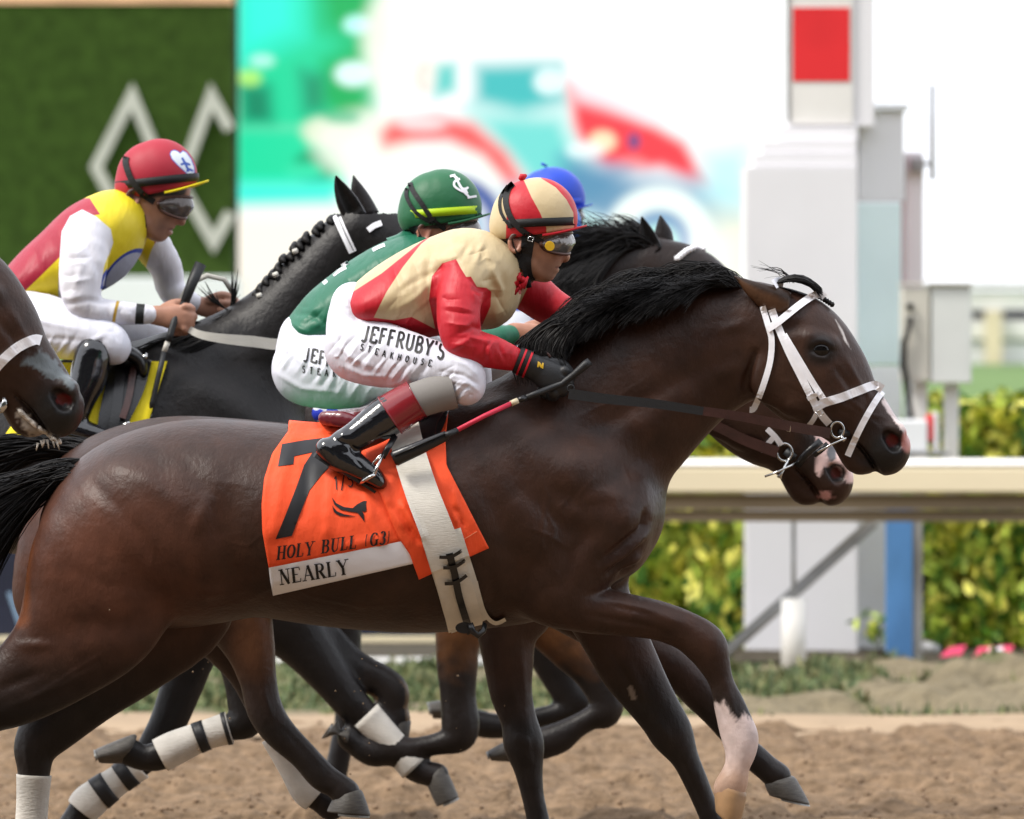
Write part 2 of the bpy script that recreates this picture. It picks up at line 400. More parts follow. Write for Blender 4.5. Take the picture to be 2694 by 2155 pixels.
def add_neck_head(f, T, s, neck=NECK, head=HEAD, mouth=0):
    tt = lambda L: [(*T(p[0], p[1]), p[2]*s, p[3]*s, p[4]*s) for p in L]
    f.chain(tt(neck), 50*s, 4, kin=10*s); f.chain(tt(head), 22*s, 4, kin=6*s)
    # cheek plate, brow bone, facial crest, muzzle, lips, chin
    for sg in (-1, 1):
        f.chain(tt([(2040, 985, sg*62, 88, 34), (2090, 1030, sg*58, 62, 30)]), 22*s)
        f.chain(tt([(2128, 893, sg*80, 26, 22), (2182, 905, sg*72, 22, 20)]), 16*s)
        f.chain(tt([(2170, 985, sg*72, 14, 12), (2255, 1060, sg*52, 10, 12)]), 20*s)
        f.chain(tt([(2350, 1140, sg*34, 34, 26), (2352, 1180, sg*30, 26, 24)]), 14*s)
    f.chain(tt([(2362, 1168, 0, 30, 44), (2350, 1215, 0, 26, 42), (2330, 1228, 0, 22, 38)]), 12*s)
    f.chain(tt([(2222, 1150, 0, 38, 40), (2252, 1212, 0, 33, 38), (2282, 1226, 0, 21, 34)]), 8*s)
    for sg in (-1, 1):
        f.chain(tt([(2318, 1252, sg*30, 6, 26), (2300, 1228, sg*36, 6, 24), (2268, 1182, sg*46, 5.5, 22), (2226, 1142, sg*60, 4.5, 16)]), 3.5*s, sub=True)   # mouth line
        f.chain(tt([(2334, 1146, sg*66, 17, 26), (2352, 1166, sg*64, 22, 32)]), 8*s, sub=True)                             # nostril
        f.ball(*T(2156, 920), sg*104*s, 22*s, 14*s, 10*s, sub=True)
        f.chain(tt([(2128, 906, sg*92, 9, 9), (2160, 897, sg*92, 9, 10), (2184, 912, sg*86, 9, 9)]), 7*s)                 # eyelids
        f.chain(tt([(2134, 935, sg*94, 7, 7), (2160, 943, sg*92, 7, 8), (2182, 930, sg*86, 6, 7)]), 7*s)
        f.chain(tt([(1985, 930, sg*95, 9, 20), (1960, 1010, sg*78, 14, 24), (1985, 1065, sg*60, 10, 20)]), 16*s, sub=True)  # throat groove
def horse(name, y0, T, s, h, legs, label, group, colfn, neck=NECK, head=HEAD, trunk=TRUNK, rid=(), ear='back', extra=None, lo=None, hi=None, fore=True, rsc=1.0):
    bx = [T(*p) for p in ((60, 700), (2420, 1700))]
    pts = [q[:2] for L in legs for q in L['c']]
    lo = lo or (min(bx[0][0], min([p[0] for p in pts], default=9e9))-60, min(bx[0][1], T(0, 430)[1] if ear == 'up' else 9e9)-40, -360*s)
    hi = hi or (max(bx[1][0], max([p[0] for p in pts], default=-9e9))+60, max(bx[1][1], max([p[1] for p in pts], default=-9e9))+60, 360*s)
    f = Field(lo, hi, h)
    tt = lambda L: [(*T(p[0], p[1]), p[2]*s, p[3]*s, p[4]*s) for p in L]
    f.chain(tt(trunk), 20*s, 4, kin=14*s)
    for sg in (-1, 1):                               # haunch, shoulder blade, upper arm, breast
        f.chain(tt([(362, 1312, sg*110, 118, 120), (268, 1455, sg*120, 168, 115), (250, 1575, sg*112, 178, 95)]), 60*s)
        f.chain(tt([(1335, 1130, sg*120, 80, 70), (1470, 1260, sg*140, 110, 80), (1580, 1360, sg*120, 115, 90)]), 50*s)
        f.chain(tt([(1580, 1380, sg*120, 100, 80), (1440, 1530, sg*130, 95, 70)]), 50*s)
        f.chain(tt([(1600, 1330, sg*80, 100, 90), (1625, 1440, sg*70, 70, 80)]), 40*s)
    add_neck_head(f, T, s, neck, head)
    for L in legs: f.chain(L['c'], L.get('k', 26)*s, L.get('n', 4), kin=5*s)
    if extra: extra(f)
    V, Q = f.mesh(2); del f
    V = ridges(V, Q, rid)
    N = vnormals(V, Q)
    col = colfn(V, N)
    W = toworld(V, y0)
    # outward check
    a, b, c = W[Q[:, 0]], W[Q[:, 1]], W[Q[:, 2]]
    if (np.cross(a, b)*c).sum() < 0: Q = Q[:, ::-1]
    base = P(*T(900, 2450), y0); base.z = 0
    root = thing(name, base, label, 'horse', group)
    body = mk('body', W, np.ascontiguousarray(Q), M_coat, root, True, {'col': col})
    # eyes
    for sg in (-1, 1):
        e = MB(); c = toworld(np.array([[*T(2156, 921), sg*91*s]]), y0)[0]; r = 21*s*S(y0); VV = []; FF = []
        for i in range(7):
            for k in range(12):
                th = math.pi*i/6; VV.append((c[0]+r*math.sin(th)*math.cos(k*math.pi/6)*1.1, c[1]+r*.42*math.sin(th)*math.sin(k*math.pi/6), c[2]+r*.95*math.cos(th)))
        for i in range(6):
            for k in range(12): FF.append((i*12+k, i*12+(k+1) % 12, (i+1)*12+(k+1) % 12, (i+1)*12+k))
        mk('eye', VV, FF, M_eye, root)
    ears(root, y0, T, s, ear)
    for L in legs:
        if 'hoof' in L: hoof(root, y0, *L['hoof'], mat_=L.get('hm', M_hoof))
    return root, body
def ears(root, y0, T, s, kind):
    for sg in (-1, 1):
        if kind == 'none': continue
        if kind == 'back': A = [(2074, 800, sg*58, 30, 24), (2046, 794, sg*70, 36, 24), (2008, 778, sg*78, 32, 20), (1972, 757, sg*82, 20, 14), (1946, 738, sg*82, 8, 7), (1930, 727, sg*80, 2, 2)]
        elif kind == 'up': A = [(2042, 790, sg*45, 30, 24), (2030, 740, sg*50, 32, 22), (2005, 690, sg*50, 22, 16), (1985, 655, sg*47, 9, 8), (1978, 638, sg*46, 2, 2)]
        else: A = kind(sg)
        A = catmull(A, 3) if kind in ('back', 'up') else np.array(A, float)
        B = [(*T(p[0], p[1]), p[2]*s, p[3]*s, p[4]*s) for p in A] if kind in ('back', 'up') else [tuple(q) for q in catmull(A, 3)]
        V, F = loft(B, y0, 12)
        # hollow of the ear: pull the outward facing middle inwards
        n = 12; V = np.array(V)
        for i in range(1, len(B)-1):
            for k in range(n):
                w = 2*math.pi*k/n
                if kind != 'back' and math.sin(w)*sg > .55: V[i*n+k, 1] -= sg*B[i][4]*1.25*S(y0)*(1-abs(math.cos(w)))
        colr = np.tile(np.array([[.085, .04, .02]], np.float32), (len(V), 1)) if kind == 'back' else np.tile(np.array([[.012, .009, .009]], np.float32), (len(V), 1))
        for i in range(len(B)):
            for k in range(n):
                if (kind == 'back' and math.cos(2*math.pi*k/n) > .45) or (kind != 'back' and math.sin(2*math.pi*k/n)*sg > .5) or i > len(B)-4: colr[i*n+k] *= .3
        mk('ear', V, F, M_coat, root, True, {'col': colr})
def hoof(root, y0, cf, cb, toe, heel, yc, w, mat_=None, name='hoof'):
    V = []; F = []; n = 18; L = []
    for t, ww, sh in ((-.07, .66, .7), (0, .8, .86), (.1, .88, .93), (.5, .95, .98), (.9, 1.02, 1.0), (.97, 1.0, .99), (1, .95, .95)):
        a = np.array(cf)*(1-t)+np.array(toe)*t; b = np.array(cb)*(1-t)+np.array(heel)*t; c0 = (a+b)/2; L.append((c0+(a-c0)*sh, c0+(b-c0)*sh, ww))
    for a, b, ww in L:
        c = (a+b)/2; d = (a-b)/2
        for k in range(n):
            q = 2*math.pi*k/n; V.append((c[0]+d[0]*math.cos(q), c[1]+d[1]*math.cos(q), yc+w*ww*math.sin(q)*(1-.12*(math.cos(q) < -.5))))
    m = len(L)
    for i in range(m-1):
        for k in range(n): F.append((i*n+k, i*n+(k+1) % n, (i+1)*n+(k+1) % n, (i+1)*n+k))
    F += [tuple(range(n-1, -1, -1)), tuple(range((m-1)*n, m*n))]
    o = mk(name, toworld(np.array(V), y0), F, mat_ or M_hoof, root, True)
    # thin racing plate on the sole
    V2 = []; a, b, ww = L[-1]; c = (a+b)/2; d = (a-b)/2; ax = (np.array(toe)+np.array(heel)-np.array(cf)-np.array(cb)); ax = ax/np.hypot(*ax)
    F2 = []; kk = [k for k in range(n+1) if abs(((k/n*360+180) % 360)-180) < 130] ; kk = sorted(set([k % n for k in kk]), key=lambda k: (k+n//2) % n)
    for k in kk:
        q = 2*math.pi*k/n
        for e, off in ((1.0, 0), (.8, 0), (.8, 5), (1.0, 5)): V2.append((c[0]+d[0]*math.cos(q)*e+ax[0]*(off+1), c[1]+d[1]*math.cos(q)*e+ax[1]*(off+1), yc+w*math.sin(q)*e))
    for i in range(len(kk)-1):
        for j in range(4): F2.append((i*4+j, i*4+(j+1) % 4, i*4+4+(j+1) % 4, i*4+4+j))
    mk('racing_plate', toworld(np.array(V2), y0), F2, M_plate, o, False)
    return o
def bandage(root, y0, pts, grow=5, bands=(), mat_=None, name='leg_bandage'):
    A = catmull(pts, 5); V, F = loft(A, y0, 18, True, grow)
    b = mk(name, V, F, mat_ or M_bandage, root, True)
    n = len(A)
    for t0, t1 in bands:
        i0 = t0*(n-1); i1 = t1*(n-1); ts = np.linspace(i0, i1, 4)
        B = [A[int(t)]+(A[min(int(t)+1, n-1)]-A[int(t)])*(t-int(t)) for t in ts]
        V, F = loft(B, y0, 18, True, grow+2.2); mk('tape_band', V, F, M_bandblk, b, True)
    return b
def strands(name, N, rootfn, y0, mat_, parent, wid=2.2, seg=6, kind=None, n=3):
    # N hair locks as thin tapering triangular tubes; rootfn(i) -> list of control points (x, z, y) in photo px
    V = np.zeros((N*(seg+1)*n, 3)); q = 0; F = []
    for i in range(N):
        C = np.array(rootfn(i), float); t = np.linspace(0, 1, seg+1)[:, None]
        if len(C) == 3: B = (1-t)**2*C[0]+2*t*(1-t)*C[1]+t*t*C[2]
        else: B = (1-t)**3*C[0]+3*t*(1-t)**2*C[1]+3*t*t*(1-t)*C[2]+t**3*C[3]
        D = np.gradient(B, axis=0); D /= np.maximum(np.linalg.norm(D, axis=1), 1e-6)[:, None]
        A = np.cross(D, rng.normal(size=3)); A /= np.maximum(np.linalg.norm(A, axis=1), 1e-6)[:, None]; E = np.cross(D, A)
        w = wid*rng.uniform(.6, 1.4)*np.sin(np.clip(np.linspace(.28, .98, seg+1), 0, 1)*math.pi)**.6; w[-1] = .3
        base = q
        for j in range(n):
            an = 2*math.pi*j/n
            V[base+np.arange(seg+1)*n+j] = B+(A*math.cos(an)+E*math.sin(an))*w[:, None]
        q += (seg+1)*n
        for k in range(seg):
            for j in range(n): F.append((base+k*n+j, base+k*n+(j+1) % n, base+(k+1)*n+(j+1) % n, base+(k+1)*n+j))
    o = mk(name, toworld(V, y0), np.array(F, np.int32), mat_, parent, True)
    if kind: o['kind'] = kind
    return o
def curve_at(poly, t):
    A = np.array(poly, float); L = np.r_[0, np.cumsum(np.hypot(*(A[1:]-A[:-1])[:, :2].T))]; x = t*L[-1]
    return np.array([np.interp(x, L, A[:, i]) for i in range(A.shape[1])])
ID = lambda x, z: (x, z)
def TF(ox, oz, s): return lambda x, z: (ox+s*x, oz+s*z)
YB = .012
def bay(V, N, dark=.9, legz=1700, T=ID, s=1.0, pinv=None):
    x = (V[:, 0]-T(0, 0)[0])/s; z = (V[:, 1]-T(0, 0)[1])/s
    c = np.tile(np.array([[.042, .0185, .0115]], np.float32), (len(V), 1))*dark
    c = mixc(c, (.12*dark, .046*dark, .028*dark), np.clip(1-np.hypot((x-280)/420, (z-1480)/300), 0, 1)*1.2)      # redder quarters
    c = mixc(c, (.05*dark, .023*dark, .014*dark), np.clip(1-np.hypot((x-2080)/210, (z-960)/200), 0, 1)*1.3)           # head
    c = mixc(c, (.04*dark, .02*dark, .012*dark), np.clip(1-np.hypot((x-1000)/500, (z-1620)/110), 0, 1))              # belly
    c = mixc(c, (.016, .012, .011), np.clip((z-legz)/160, 0, 1))
    c = mixc(c, (.012, .011, .011), np.clip(1-np.hypot((x-2330)/110, (z-1190)/110), 0, 1)*1.5)
    m = noise2(V[:, 0], V[:, 1], 90, 3); c = c*(1+.16*m[:, None]); return c

# ---------- the leading horse, number 7
LEG_b = dict(c=[(1560, 1400, -125, 120, 80), (1470, 1520, -135, 112, 78), (1520, 1588, -130, 68, 62), (1610, 1608, -125, 58, 52), (1720, 1626, -120, 51, 44), (1800, 1655, -115, 50, 40), (1852, 1692, -112, 54, 45), (1874, 1735, -110, 42, 38), (1895, 1790, -108, 31, 28), (1916, 1850, -106, 39, 30), (1934, 1905, -104, 45, 33), (1945, 1940, -104, 46, 35), (1945, 1975, -104, 38, 32), (1936, 2012, -104, 31, 30), (1925, 2050, -104, 38, 38), (1915, 2070, -104, 40, 38)],
             hoof=((1967, 2085), (1872, 2048), (1938, 2185), (1880, 2130), -104, 50), k=34, hm=M_hoofpale)
LEG_d = dict(c=[(1560, 1420, 120, 110, 70), (1560, 1560, 120, 95, 62), (1610, 1665, 115, 86, 52), (1655, 1755, 112, 80, 46), (1702, 1830, 110, 67, 42), (1745, 1895, 110, 58, 42), (1770, 1938, 110, 55, 42), (1803, 1998, 110, 36, 32), (1832, 2060, 110, 31, 28), (1862, 2130, 110, 29, 27), (1905, 2215, 110, 36, 33), (1940, 2275, 110, 38, 32), (1965, 2320, 110, 32, 32), (1990, 2365, 110, 38, 36)],
             hoof=((2030, 2350), (1955, 2385), (2085, 2428), (1985, 2440), 110, 52), k=30)
LEG_hr = dict(c=[(290, 1490, -140, 185, 95), (262, 1600, -135, 176, 88), (160, 1715, -130, 134, 70), (52, 1800, -128, 102, 58), (-60, 1860, -126, 72, 46), (-120, 1905, -125, 62, 42), (-115, 1960, -125, 45, 36), (-80, 2040, -124, 34, 30), (-45, 2120, -123, 34, 30), (-20, 2180, -123, 36, 33), (-20, 2230, -123, 32, 30), (0, 2280, -123, 40, 36)],
              hoof=((42, 2270), (-38, 2295), (70, 2350), (-30, 2350), -123, 50), k=40)
LEG_hl = dict(c=[(400, 1480, 130, 160, 90), (462, 1590, 130, 150, 82), (345, 1712, 128, 124, 66), (232, 1812, 126, 98, 54), (138, 1904, 125, 78, 48), (88, 1968, 124, 58, 42), (82, 2030, 124, 43, 36), (78, 2120, 124, 38, 32), (72, 2220, 124, 37, 32), (70, 2290, 124, 40, 34), (85, 2340, 124, 34, 30), (105, 2385, 124, 40, 36)],
              hoof=((148, 2380), (62, 2400), (180, 2448), (70, 2452), 124, 50), k=36)
RID1 = [([(1300, 1120), (1470, 1240), (1640, 1330)], 46, 7), ([(1350, 1260), (1480, 1380), (1560, 1400)], 26, -7), ([(1250, 1220), (1340, 1400), (1390, 1560)], 34, -9),
        ([(1440, 1280), (1540, 1330), (1620, 1320)], 22, -5), ([(1330, 1310), (1420, 1430), (1450, 1540)], 60, 9), ([(1560, 1390), (1500, 1450), (1470, 1560)], 22, -8),
        ([(1706, 1370), (1655, 1412), (1580, 1470)], 11, -14), ([(1700, 1400), (1650, 1450), (1590, 1490)], 9, 8), ([(1690, 1425), (1640, 1475), (1590, 1510)], 9, -13), ([(1685, 1455), (1640, 1495)], 8, 8), ([(1670, 1480), (1625, 1512)], 8, -11), ([(1697, 1340), (1690, 1385)], 9, -13), ([(1660, 1330), (1640, 1390)], 18, 6),
        ([(1480, 1150), (1620, 1100), (1760, 1010), (1880, 960)], 26, -6), ([(1440, 1250), (1600, 1180), (1740, 1090), (1850, 1020)], 40, 8), ([(1470, 1310), (1620, 1260), (1700, 1190)], 26, -6),
        ([(1560, 1570), (1700, 1600), (1800, 1640)], 12, 4), ([(1540, 1610), (1680, 1637), (1770, 1665)], 9, -5), ([(1600, 1585), (1720, 1612)], 7, -4), ([(1650, 1650), (1760, 1668)], 7, -3),
        ([(480, 1180), (560, 1290), (600, 1420)], 30, -5), ([(620, 1260), (600, 1400), (640, 1560)], 46, -14), ([(250, 1200), (400, 1260), (520, 1360)], 30, 5), ([(230, 1260), (330, 1330), (430, 1480)], 22, -5),
        ([(430, 1200), (350, 1380), (320, 1540)], 70, 8), ([(570, 1290), (520, 1400)], 20, 6), ([(90, 1700), (220, 1640), (360, 1640), (470, 1590)], 40, -9), ([(60, 1690), (150, 1690)], 14, 6),
        ([(40, 1850), (160, 1800), (280, 1740)], 12, 4), ([(0, 1810), (120, 1760)], 14, -6), ([(540, 1560), (610, 1545)], 16, 6), ([(640, 1585), (760, 1510), (820, 1450)], 9, 3),
        ([(2080, 1000), (2200, 1060), (2260, 1090)], 9, 4), ([(2190, 960), (2235, 1020), (2245, 1060)], 10, -5), ([(2215, 930), (2260, 1010), (2300, 1060)], 8, 4), ([(2060, 1060), (2120, 1095)], 20, 4),
        ([(2150, 1010), (2210, 1090), (2250, 1110)], 6, 2.2), ([(2240, 1050), (2270, 1090), (2310, 1130)], 6, 2), ([(2110, 855), (2050, 870)], 16, -5), ([(1890, 870), (1960, 850)], 14, 5), ([(1870, 990), (1960, 960)], 22, 6),
        ([(1430, 1330), (1460, 1390), (1440, 1440)], 4, 2.8), ([(1500, 1300), (1470, 1330), (1500, 1390)], 4, 2.6), ([(1380, 1380), (1440, 1400), (1500, 1440)], 4, 2.6), ([(1560, 1250), (1520, 1300), (1540, 1340)], 4, 2.4), ([(2060, 1000), (2110, 1030), (2180, 1040)], 4, 2), ([(2200, 1000), (2240, 1060), (2290, 1090), (2330, 1100)], 4, 2.2), ([(2250, 1060), (2240, 1110)], 4, 1.8),
        ([(600, 1420), (660, 1430), (700, 1400)], 4, 1.4), ([(1900, 1780), (1925, 1850), (1935, 1900)], 7, 3), ([(1880, 1830), (1905, 1890)], 6, -4), ([(1650, 1740), (1700, 1840)], 10, 3), ([(1790, 1990), (1850, 2130)], 6, -4), ([(1600, 1700), (1690, 1860)], 7, -3), ([(1735, 1900), (1770, 1960)], 12, 4), ([(1400, 1200), (1440, 1300), (1420, 1420), (1470, 1520)], 4, 2.6), ([(1500, 1100), (1600, 1060), (1720, 980)], 4, 1.4), ([(1640, 1220), (1660, 1290)], 5, 1.8), ([(700, 1500), (820, 1560), (960, 1590), (1080, 1580)], 5, 1.5), ([(300, 1700), (200, 1760), (90, 1830)], 5, 1.8), ([(380, 1330), (420, 1420), (400, 1540)], 5, 1.4), ([(900, 1480), (910, 1580)], 14, -2.5), ([(960, 1500), (970, 1600)], 14, -2.5), ([(1290, 1480), (1300, 1600)], 14, -3), ([(60, 1960), (70, 2030)], 8, 3), ([(1890, 1960), (1915, 2020)], 8, -3)]
def col1(V, N):
    c = bay(V, N); x, z, y = V[:, 0], V[:, 1], V[:, 2]
    fz = noise2(x, z, 26, 5)*16+noise2(x, z, 7, 6)*5
    # white sock on the near fore: pink-white skin under thin hair
    near = (y < 10) & (x > 1780)
    w = np.clip((z-(1905-(x-1900)*-.9*(x > 1900)-0)+fz-(25*(x < 1900)))/14, 0, 1)
    sock = np.clip((z-np.interp(x, [1870, 1886, 1900, 1918, 1935, 1950, 1965, 1985], [1842, 1838, 1832, 1860, 1880, 1866, 1872, 1880])+fz*.55+noise2(x*3, z*.6, 12, 91)*8)/14, 0, 1)*near
    c = mixc(c, (.62, .5, .47), sock); c = mixc(c, (.4, .25, .17), np.clip((z-1975)/60, 0, 1)*near*.9)
    # blaze, snip and pink muzzle tip
    d, t = segdist(x, z, [(2196, 840), (2212, 868), (2222, 895), (2236, 920)]); c = mixc(c, (.6, .55, .52), np.clip((3.2*np.sin(np.clip(t, .03, .97)*3.14)+1.2-d+fz*.05)/2.5, 0, 1)*.9)
    d, t = segdist(x, z, [(2330, 1058), (2356, 1096), (2380, 1128), (2392, 1150)]); c = mixc(c, (.6, .5, .48), np.clip((13-d+fz*.2)/4, 0, 1))
    d = np.hypot((x-2388)/22, (z-1160)/36); c = mixc(c, (.5, .22, .2), np.clip((1-d)*3, 0, 1))
    # nostril lining, eye surround
    d = np.hypot(x-2345, z-1158); c = mixc(c, (.13, .014, .012), np.clip((20-d)/9, 0, 1)*(np.abs(y) < 48)*(np.abs(y) > 12))
    d = np.hypot(x-2156, z-920); c = mixc(c, (.008, .007, .007), np.clip((52-d)/22, 0, 1)*.85)
    d, t = segdist(x, z, [(1660, 1815), (1668, 1838)]); c = mixc(c, (.22, .18, .15), np.clip((9-d)/3, 0, 1)*(y > 30)*(x < 1700))
    d, t = segdist(x, z, [(70, 1420), (60, 1500), (65, 1620)]); c = mixc(c, (.17, .05, .012), np.clip((34-d)/20, 0, 1)*.8)   # tan between the buttocks
    return c
H1, H1b = horse('racehorse', 0.0, ID, 1.0, 5.5, [LEG_b, LEG_d, LEG_hr, LEG_hl], 'dark bay racehorse in front with white bridle and orange number 7 cloth', 'racehorses galloping past the post', col1, rid=RID1,
                lo=(-220, 690, -340), hi=(2440, 2430, 340))
bandage(H1, 0.0, [(82, 2046, 124, 42, 36), (78, 2120, 124, 38, 32), (72, 2220, 124, 38, 33), (70, 2290, 124, 41, 35)], 5)
bvh1 = bvh_of([H1b])
# mane streaming back over the neck, forelock, tail
CREST = [(1505, 874), (1560, 845), (1620, 818), (1740, 772), (1860, 748), (1960, 745)]
def mane1(i):
    t = rng.uniform(0, 1)**.85; r = curve_at(CREST, t); yy = rng.normal(-8, 22)
    side = rng.random()
    if side < .62:   # lies back along the crest, falling over the near side
        L = rng.uniform(120, 235)*(.42+.58*min(1, t/.45)); dz = 34*math.sin(t*17)+28*math.sin(t*41+1)+rng.normal(0, 9)+50*(t < .4)
        y2 = rng.uniform(-150, -60); return [(r[0]+rng.normal(0, 8), r[1]+10, yy), (r[0]-L*.35, r[1]-rng.uniform(10, 85), yy-25), (r[0]-L*.75, r[1]+L*.16+dz*.3, y2*.8), (r[0]-L, r[1]+L*.25+dz, y2-20)]
    L = rng.uniform(110, 240)*(.35+.65*min(1, t/.5)); return [(r[0]+rng.normal(0, 8), r[1]+10, yy), (r[0]-L*.25, r[1]-rng.uniform(40, 84)*(.4+.6*min(1, t/.4))-14*math.sin(t*23), yy), (r[0]-L*.7, r[1]-rng.uniform(20, 62)-22*math.sin(t*23), yy-20), (r[0]-L, r[1]+rng.uniform(5, 70), yy+rng.normal(0, 30))]
strands('mane', 7500, mane1, 0.0, M_mane, H1, 1.25, 8)
def mane1b(i):       # the long locks at the withers, hanging forward of the rider's hand
    t = rng.uniform(0, 1); x = 1400+t*110; return [(x+60, 850+rng.normal(0, 12)-t*30, -100+rng.normal(0, 20)), (x+10, 850-t*20, -150), (x-40-rng.uniform(0, 60), 900+rng.uniform(0, 40), -165), (x-30-rng.uniform(0, 40)+20, 930+rng.uniform(0, 90), -175)]
strands('mane_lock', 420, mane1b, 0.0, M_mane, H1, 1.8, 6)
def forelock1(i):
    t = rng.uniform(0, 1); y = rng.normal(0, 20)
    return [(2035+20*t, 745, y), (2090, 700+rng.uniform(0, 30), y-10), (2140, 740+rng.normal(0, 6), y-20), (2150+rng.uniform(0, 15), 772+rng.normal(0, 6), y-10)]
strands('forelock', 260, forelock1, 0.0, M_mane, H1, 2.6, 6)
strands('forelock_wisp', 9, lambda i: [(2090+rng.normal(0, 12), 745, 0), (2070, 712+rng.normal(0, 14), 0), (2010-rng.uniform(0, 40), 706+rng.normal(0, 14), rng.normal(0, 12))], 0.0, M_mane, H1, 1.0, 6)
kn = MB()
for i in range(7): 
    c = P(2150+i*6.5, 776+i*4.2, -.012); kn.tube([c+Vector((-.006, 0, .003)), c, c+Vector((.006, 0, -.003))], [.004, .0085, .004], 8)
kn.build('forelock_plait', M_mane, H1, True)
def tail1(i):
    a = rng.uniform(0, 1); w = rng.normal(0, 1)
    L = rng.uniform(240, 470); s0 = (215+rng.normal(0, 8), 1245+w*12, rng.normal(0, 22))
    sp = rng.uniform(-10, 330)*(.35+.65*a)
    return [s0, (150-40*a, 1222+w*12+sp*.12, s0[2]+rng.normal(0, 20)), (40, 1255+sp*.5, rng.normal(0, 50)), (210-L-30, 1330+sp+rng.normal(0, 25), rng.normal(-20, 80))]
strands('tail', 5200, tail1, 0.0, M_mane, H1, 1.6, 8)
# ---------- second horse, partly hidden beyond the leader
def inv(T, s, L): 
    o = T(0, 0); return [((p[0]-o[0])/s, (p[1]-o[1])/s, p[2]/s, p[3]/s, p[4]/s) for p in L]
Y2, s2 = 1.15, .95; T2 = TF(-30, 47, s2)
NECK2 = [(p[0], p[1]+101*i/6, *p[2:]) for i, p in enumerate(NECK)]; HEAD2 = [(p[0], p[1]+101, *p[2:]) for p in HEAD]
LEG_c = dict(c=[(1360, 1560, -120, 120, 70), (1335, 1650, -118, 80, 58), (1338, 1740, -116, 64, 48), (1345, 1820, -114, 54, 42), (1365, 1890, -112, 46, 40), (1378, 1952, -112, 52, 44), (1388, 2005, -112, 39, 34), (1400, 2080, -112, 29, 27), (1416, 2155, -112, 29, 27), (1430, 2230, -112, 35, 32), (1440, 2280, -112, 30, 30), (1455, 2320, -112, 36, 34)],
             hoof=((1492, 2312), (1420, 2332), (1530, 2376), (1430, 2380), -112, 48), k=30)
LEG_f = dict(c=[(1450, 1540, 110, 100, 70), (1560, 1620, 112, 82, 56), (1680, 1700, 112, 62, 46), (1790, 1775, 112, 50, 42), (1845, 1830, 112, 47, 40), (1890, 1885, 112, 38, 34), (1945, 1955, 112, 32, 29), (1990, 2000, 112, 34, 30), (2022, 2028, 112, 33, 30), (2050, 2050, 112, 36, 34)],
             hoof=((2099, 2048), (2010, 2068), (2136, 2124), (2028, 2100), 112, 46), k=30)
LEG_h3 = dict(c=[(470, 1520, -130, 140, 85), (600, 1580, -128, 105, 70), (655, 1680, -126, 70, 52), (682, 1780, -124, 48, 42), (700, 1860, -122, 46, 42), (738, 1920, -122, 42, 36), (800, 1980, -122, 36, 31), (850, 2035, -122, 37, 32), (890, 2060, -122, 33, 31), (912, 2080, -122, 38, 36)],
              hoof=((958, 2070), (878, 2088), (978, 2138), (862, 2128), -122, 48), k=34)
LEG_h4 = dict(c=[(430, 1500, 120, 130, 80), (560, 1640, 118, 90, 60), (640, 1760, 116, 55, 44), (690, 1860, 115, 46, 42), (724, 1930, 115, 38, 33), (770, 2020, 115, 34, 30), (810, 2085, 115, 37, 33), (840, 2110, 115, 32, 30), (868, 2130, 115, 36, 34)], k=34)
def col2(V, N):
    c = bay(V, N, .75, 1800, T2, s2); x, z, y = V[:, 0], V[:, 1], V[:, 2]
    fz = noise2(x, z, 26, 15)*12
    c = mixc(c, (.16, .066, .03), np.clip((x-600)/60, 0, 1)*np.clip((760-x)/40, 0, 1)*np.clip((1800-z)/100, 0, 1)*np.clip((z-1480)/100, 0, 1)*.8)
    c = mixc(c, (.05, .024, .014), np.clip((x-1290)/60, 0, 1)*np.clip((1760-z)/90, 0, 1)*np.clip((z-1560)/60, 0, 1)*.5)
    # broad pink and white nose with grey patches
    sd = polysd(x, z, [(2090, 1000), (2142, 1150), (2140, 1175), (2144, 1205), (2142, 1240), (2154, 1254), (2166, 1228), (2194, 1224), (2216, 1248), (2226, 1270), (2270, 1275), (2265, 1240), (2240, 1180), (2190, 1110), (2140, 1030)])
    c = mixc(c, (.7, .5, .47), np.clip((sd+fz*.4)/5+.5, 0, 1))
    d = np.hypot((x-2186)/13, (z-1192)/22); c = mixc(c, (.12, .12, .13), np.clip((1.1-d)*5, 0, 1))
    d = np.hypot((x-2170)/22, (z-1302)/14); c = mixc(c, (.5, .26, .24), np.clip((1-d)*3+fz*.1, 0, 1))
    d = np.hypot(x-(2345*s2-30), z-(1158*s2+63+80)); c = mixc(c, (.1, .014, .012), np.clip((18-d)/8, 0, 1)*(np.abs(y) < 46)); 
    c = mixc(c, (.022, .02, .02), np.clip((29-d)/7, 0, 1)*np.clip((d-14)/6, 0, 1)*(np.abs(y) > 12))
    return c
_anh = add_neck_head
def add_neck_head_2(f, T, s, neck, head): _anh(f, lambda x, z: T(x, z+101), s, [(p[0], p[1]-101, *p[2:]) for p in neck], [(p[0], p[1]-101, *p[2:]) for p in head])
add_neck_head = add_neck_head_2
H2, H2b = horse('racehorse', Y2, T2, s2, 7.0, [LEG_c, LEG_f, LEG_h3, LEG_h4], 'bay racehorse with broad pink nose just beyond the leader', 'racehorses galloping past the post', col2, neck=NECK2, head=HEAD2, ear='none',
                rid=[([(1300, 1690), (1325, 1800), (1355, 1900)], 9, -4), ([(1370, 1700), (1385, 1850)], 8, 3), ([(1400, 1930), (1408, 2000)], 8, -3), ([(1375, 2020), (1410, 2160)], 5, -3), ([(1350, 1930), (1400, 1950)], 14, 4), ([(1900, 1900), (1985, 2005)], 5, -3), ([(690, 1800), (720, 1880)], 8, 4), ([(740, 1900), (840, 2010)], 6, -3)], lo=(-140, 780, -330), hi=(2330, 2400, 330))
add_neck_head = _anh
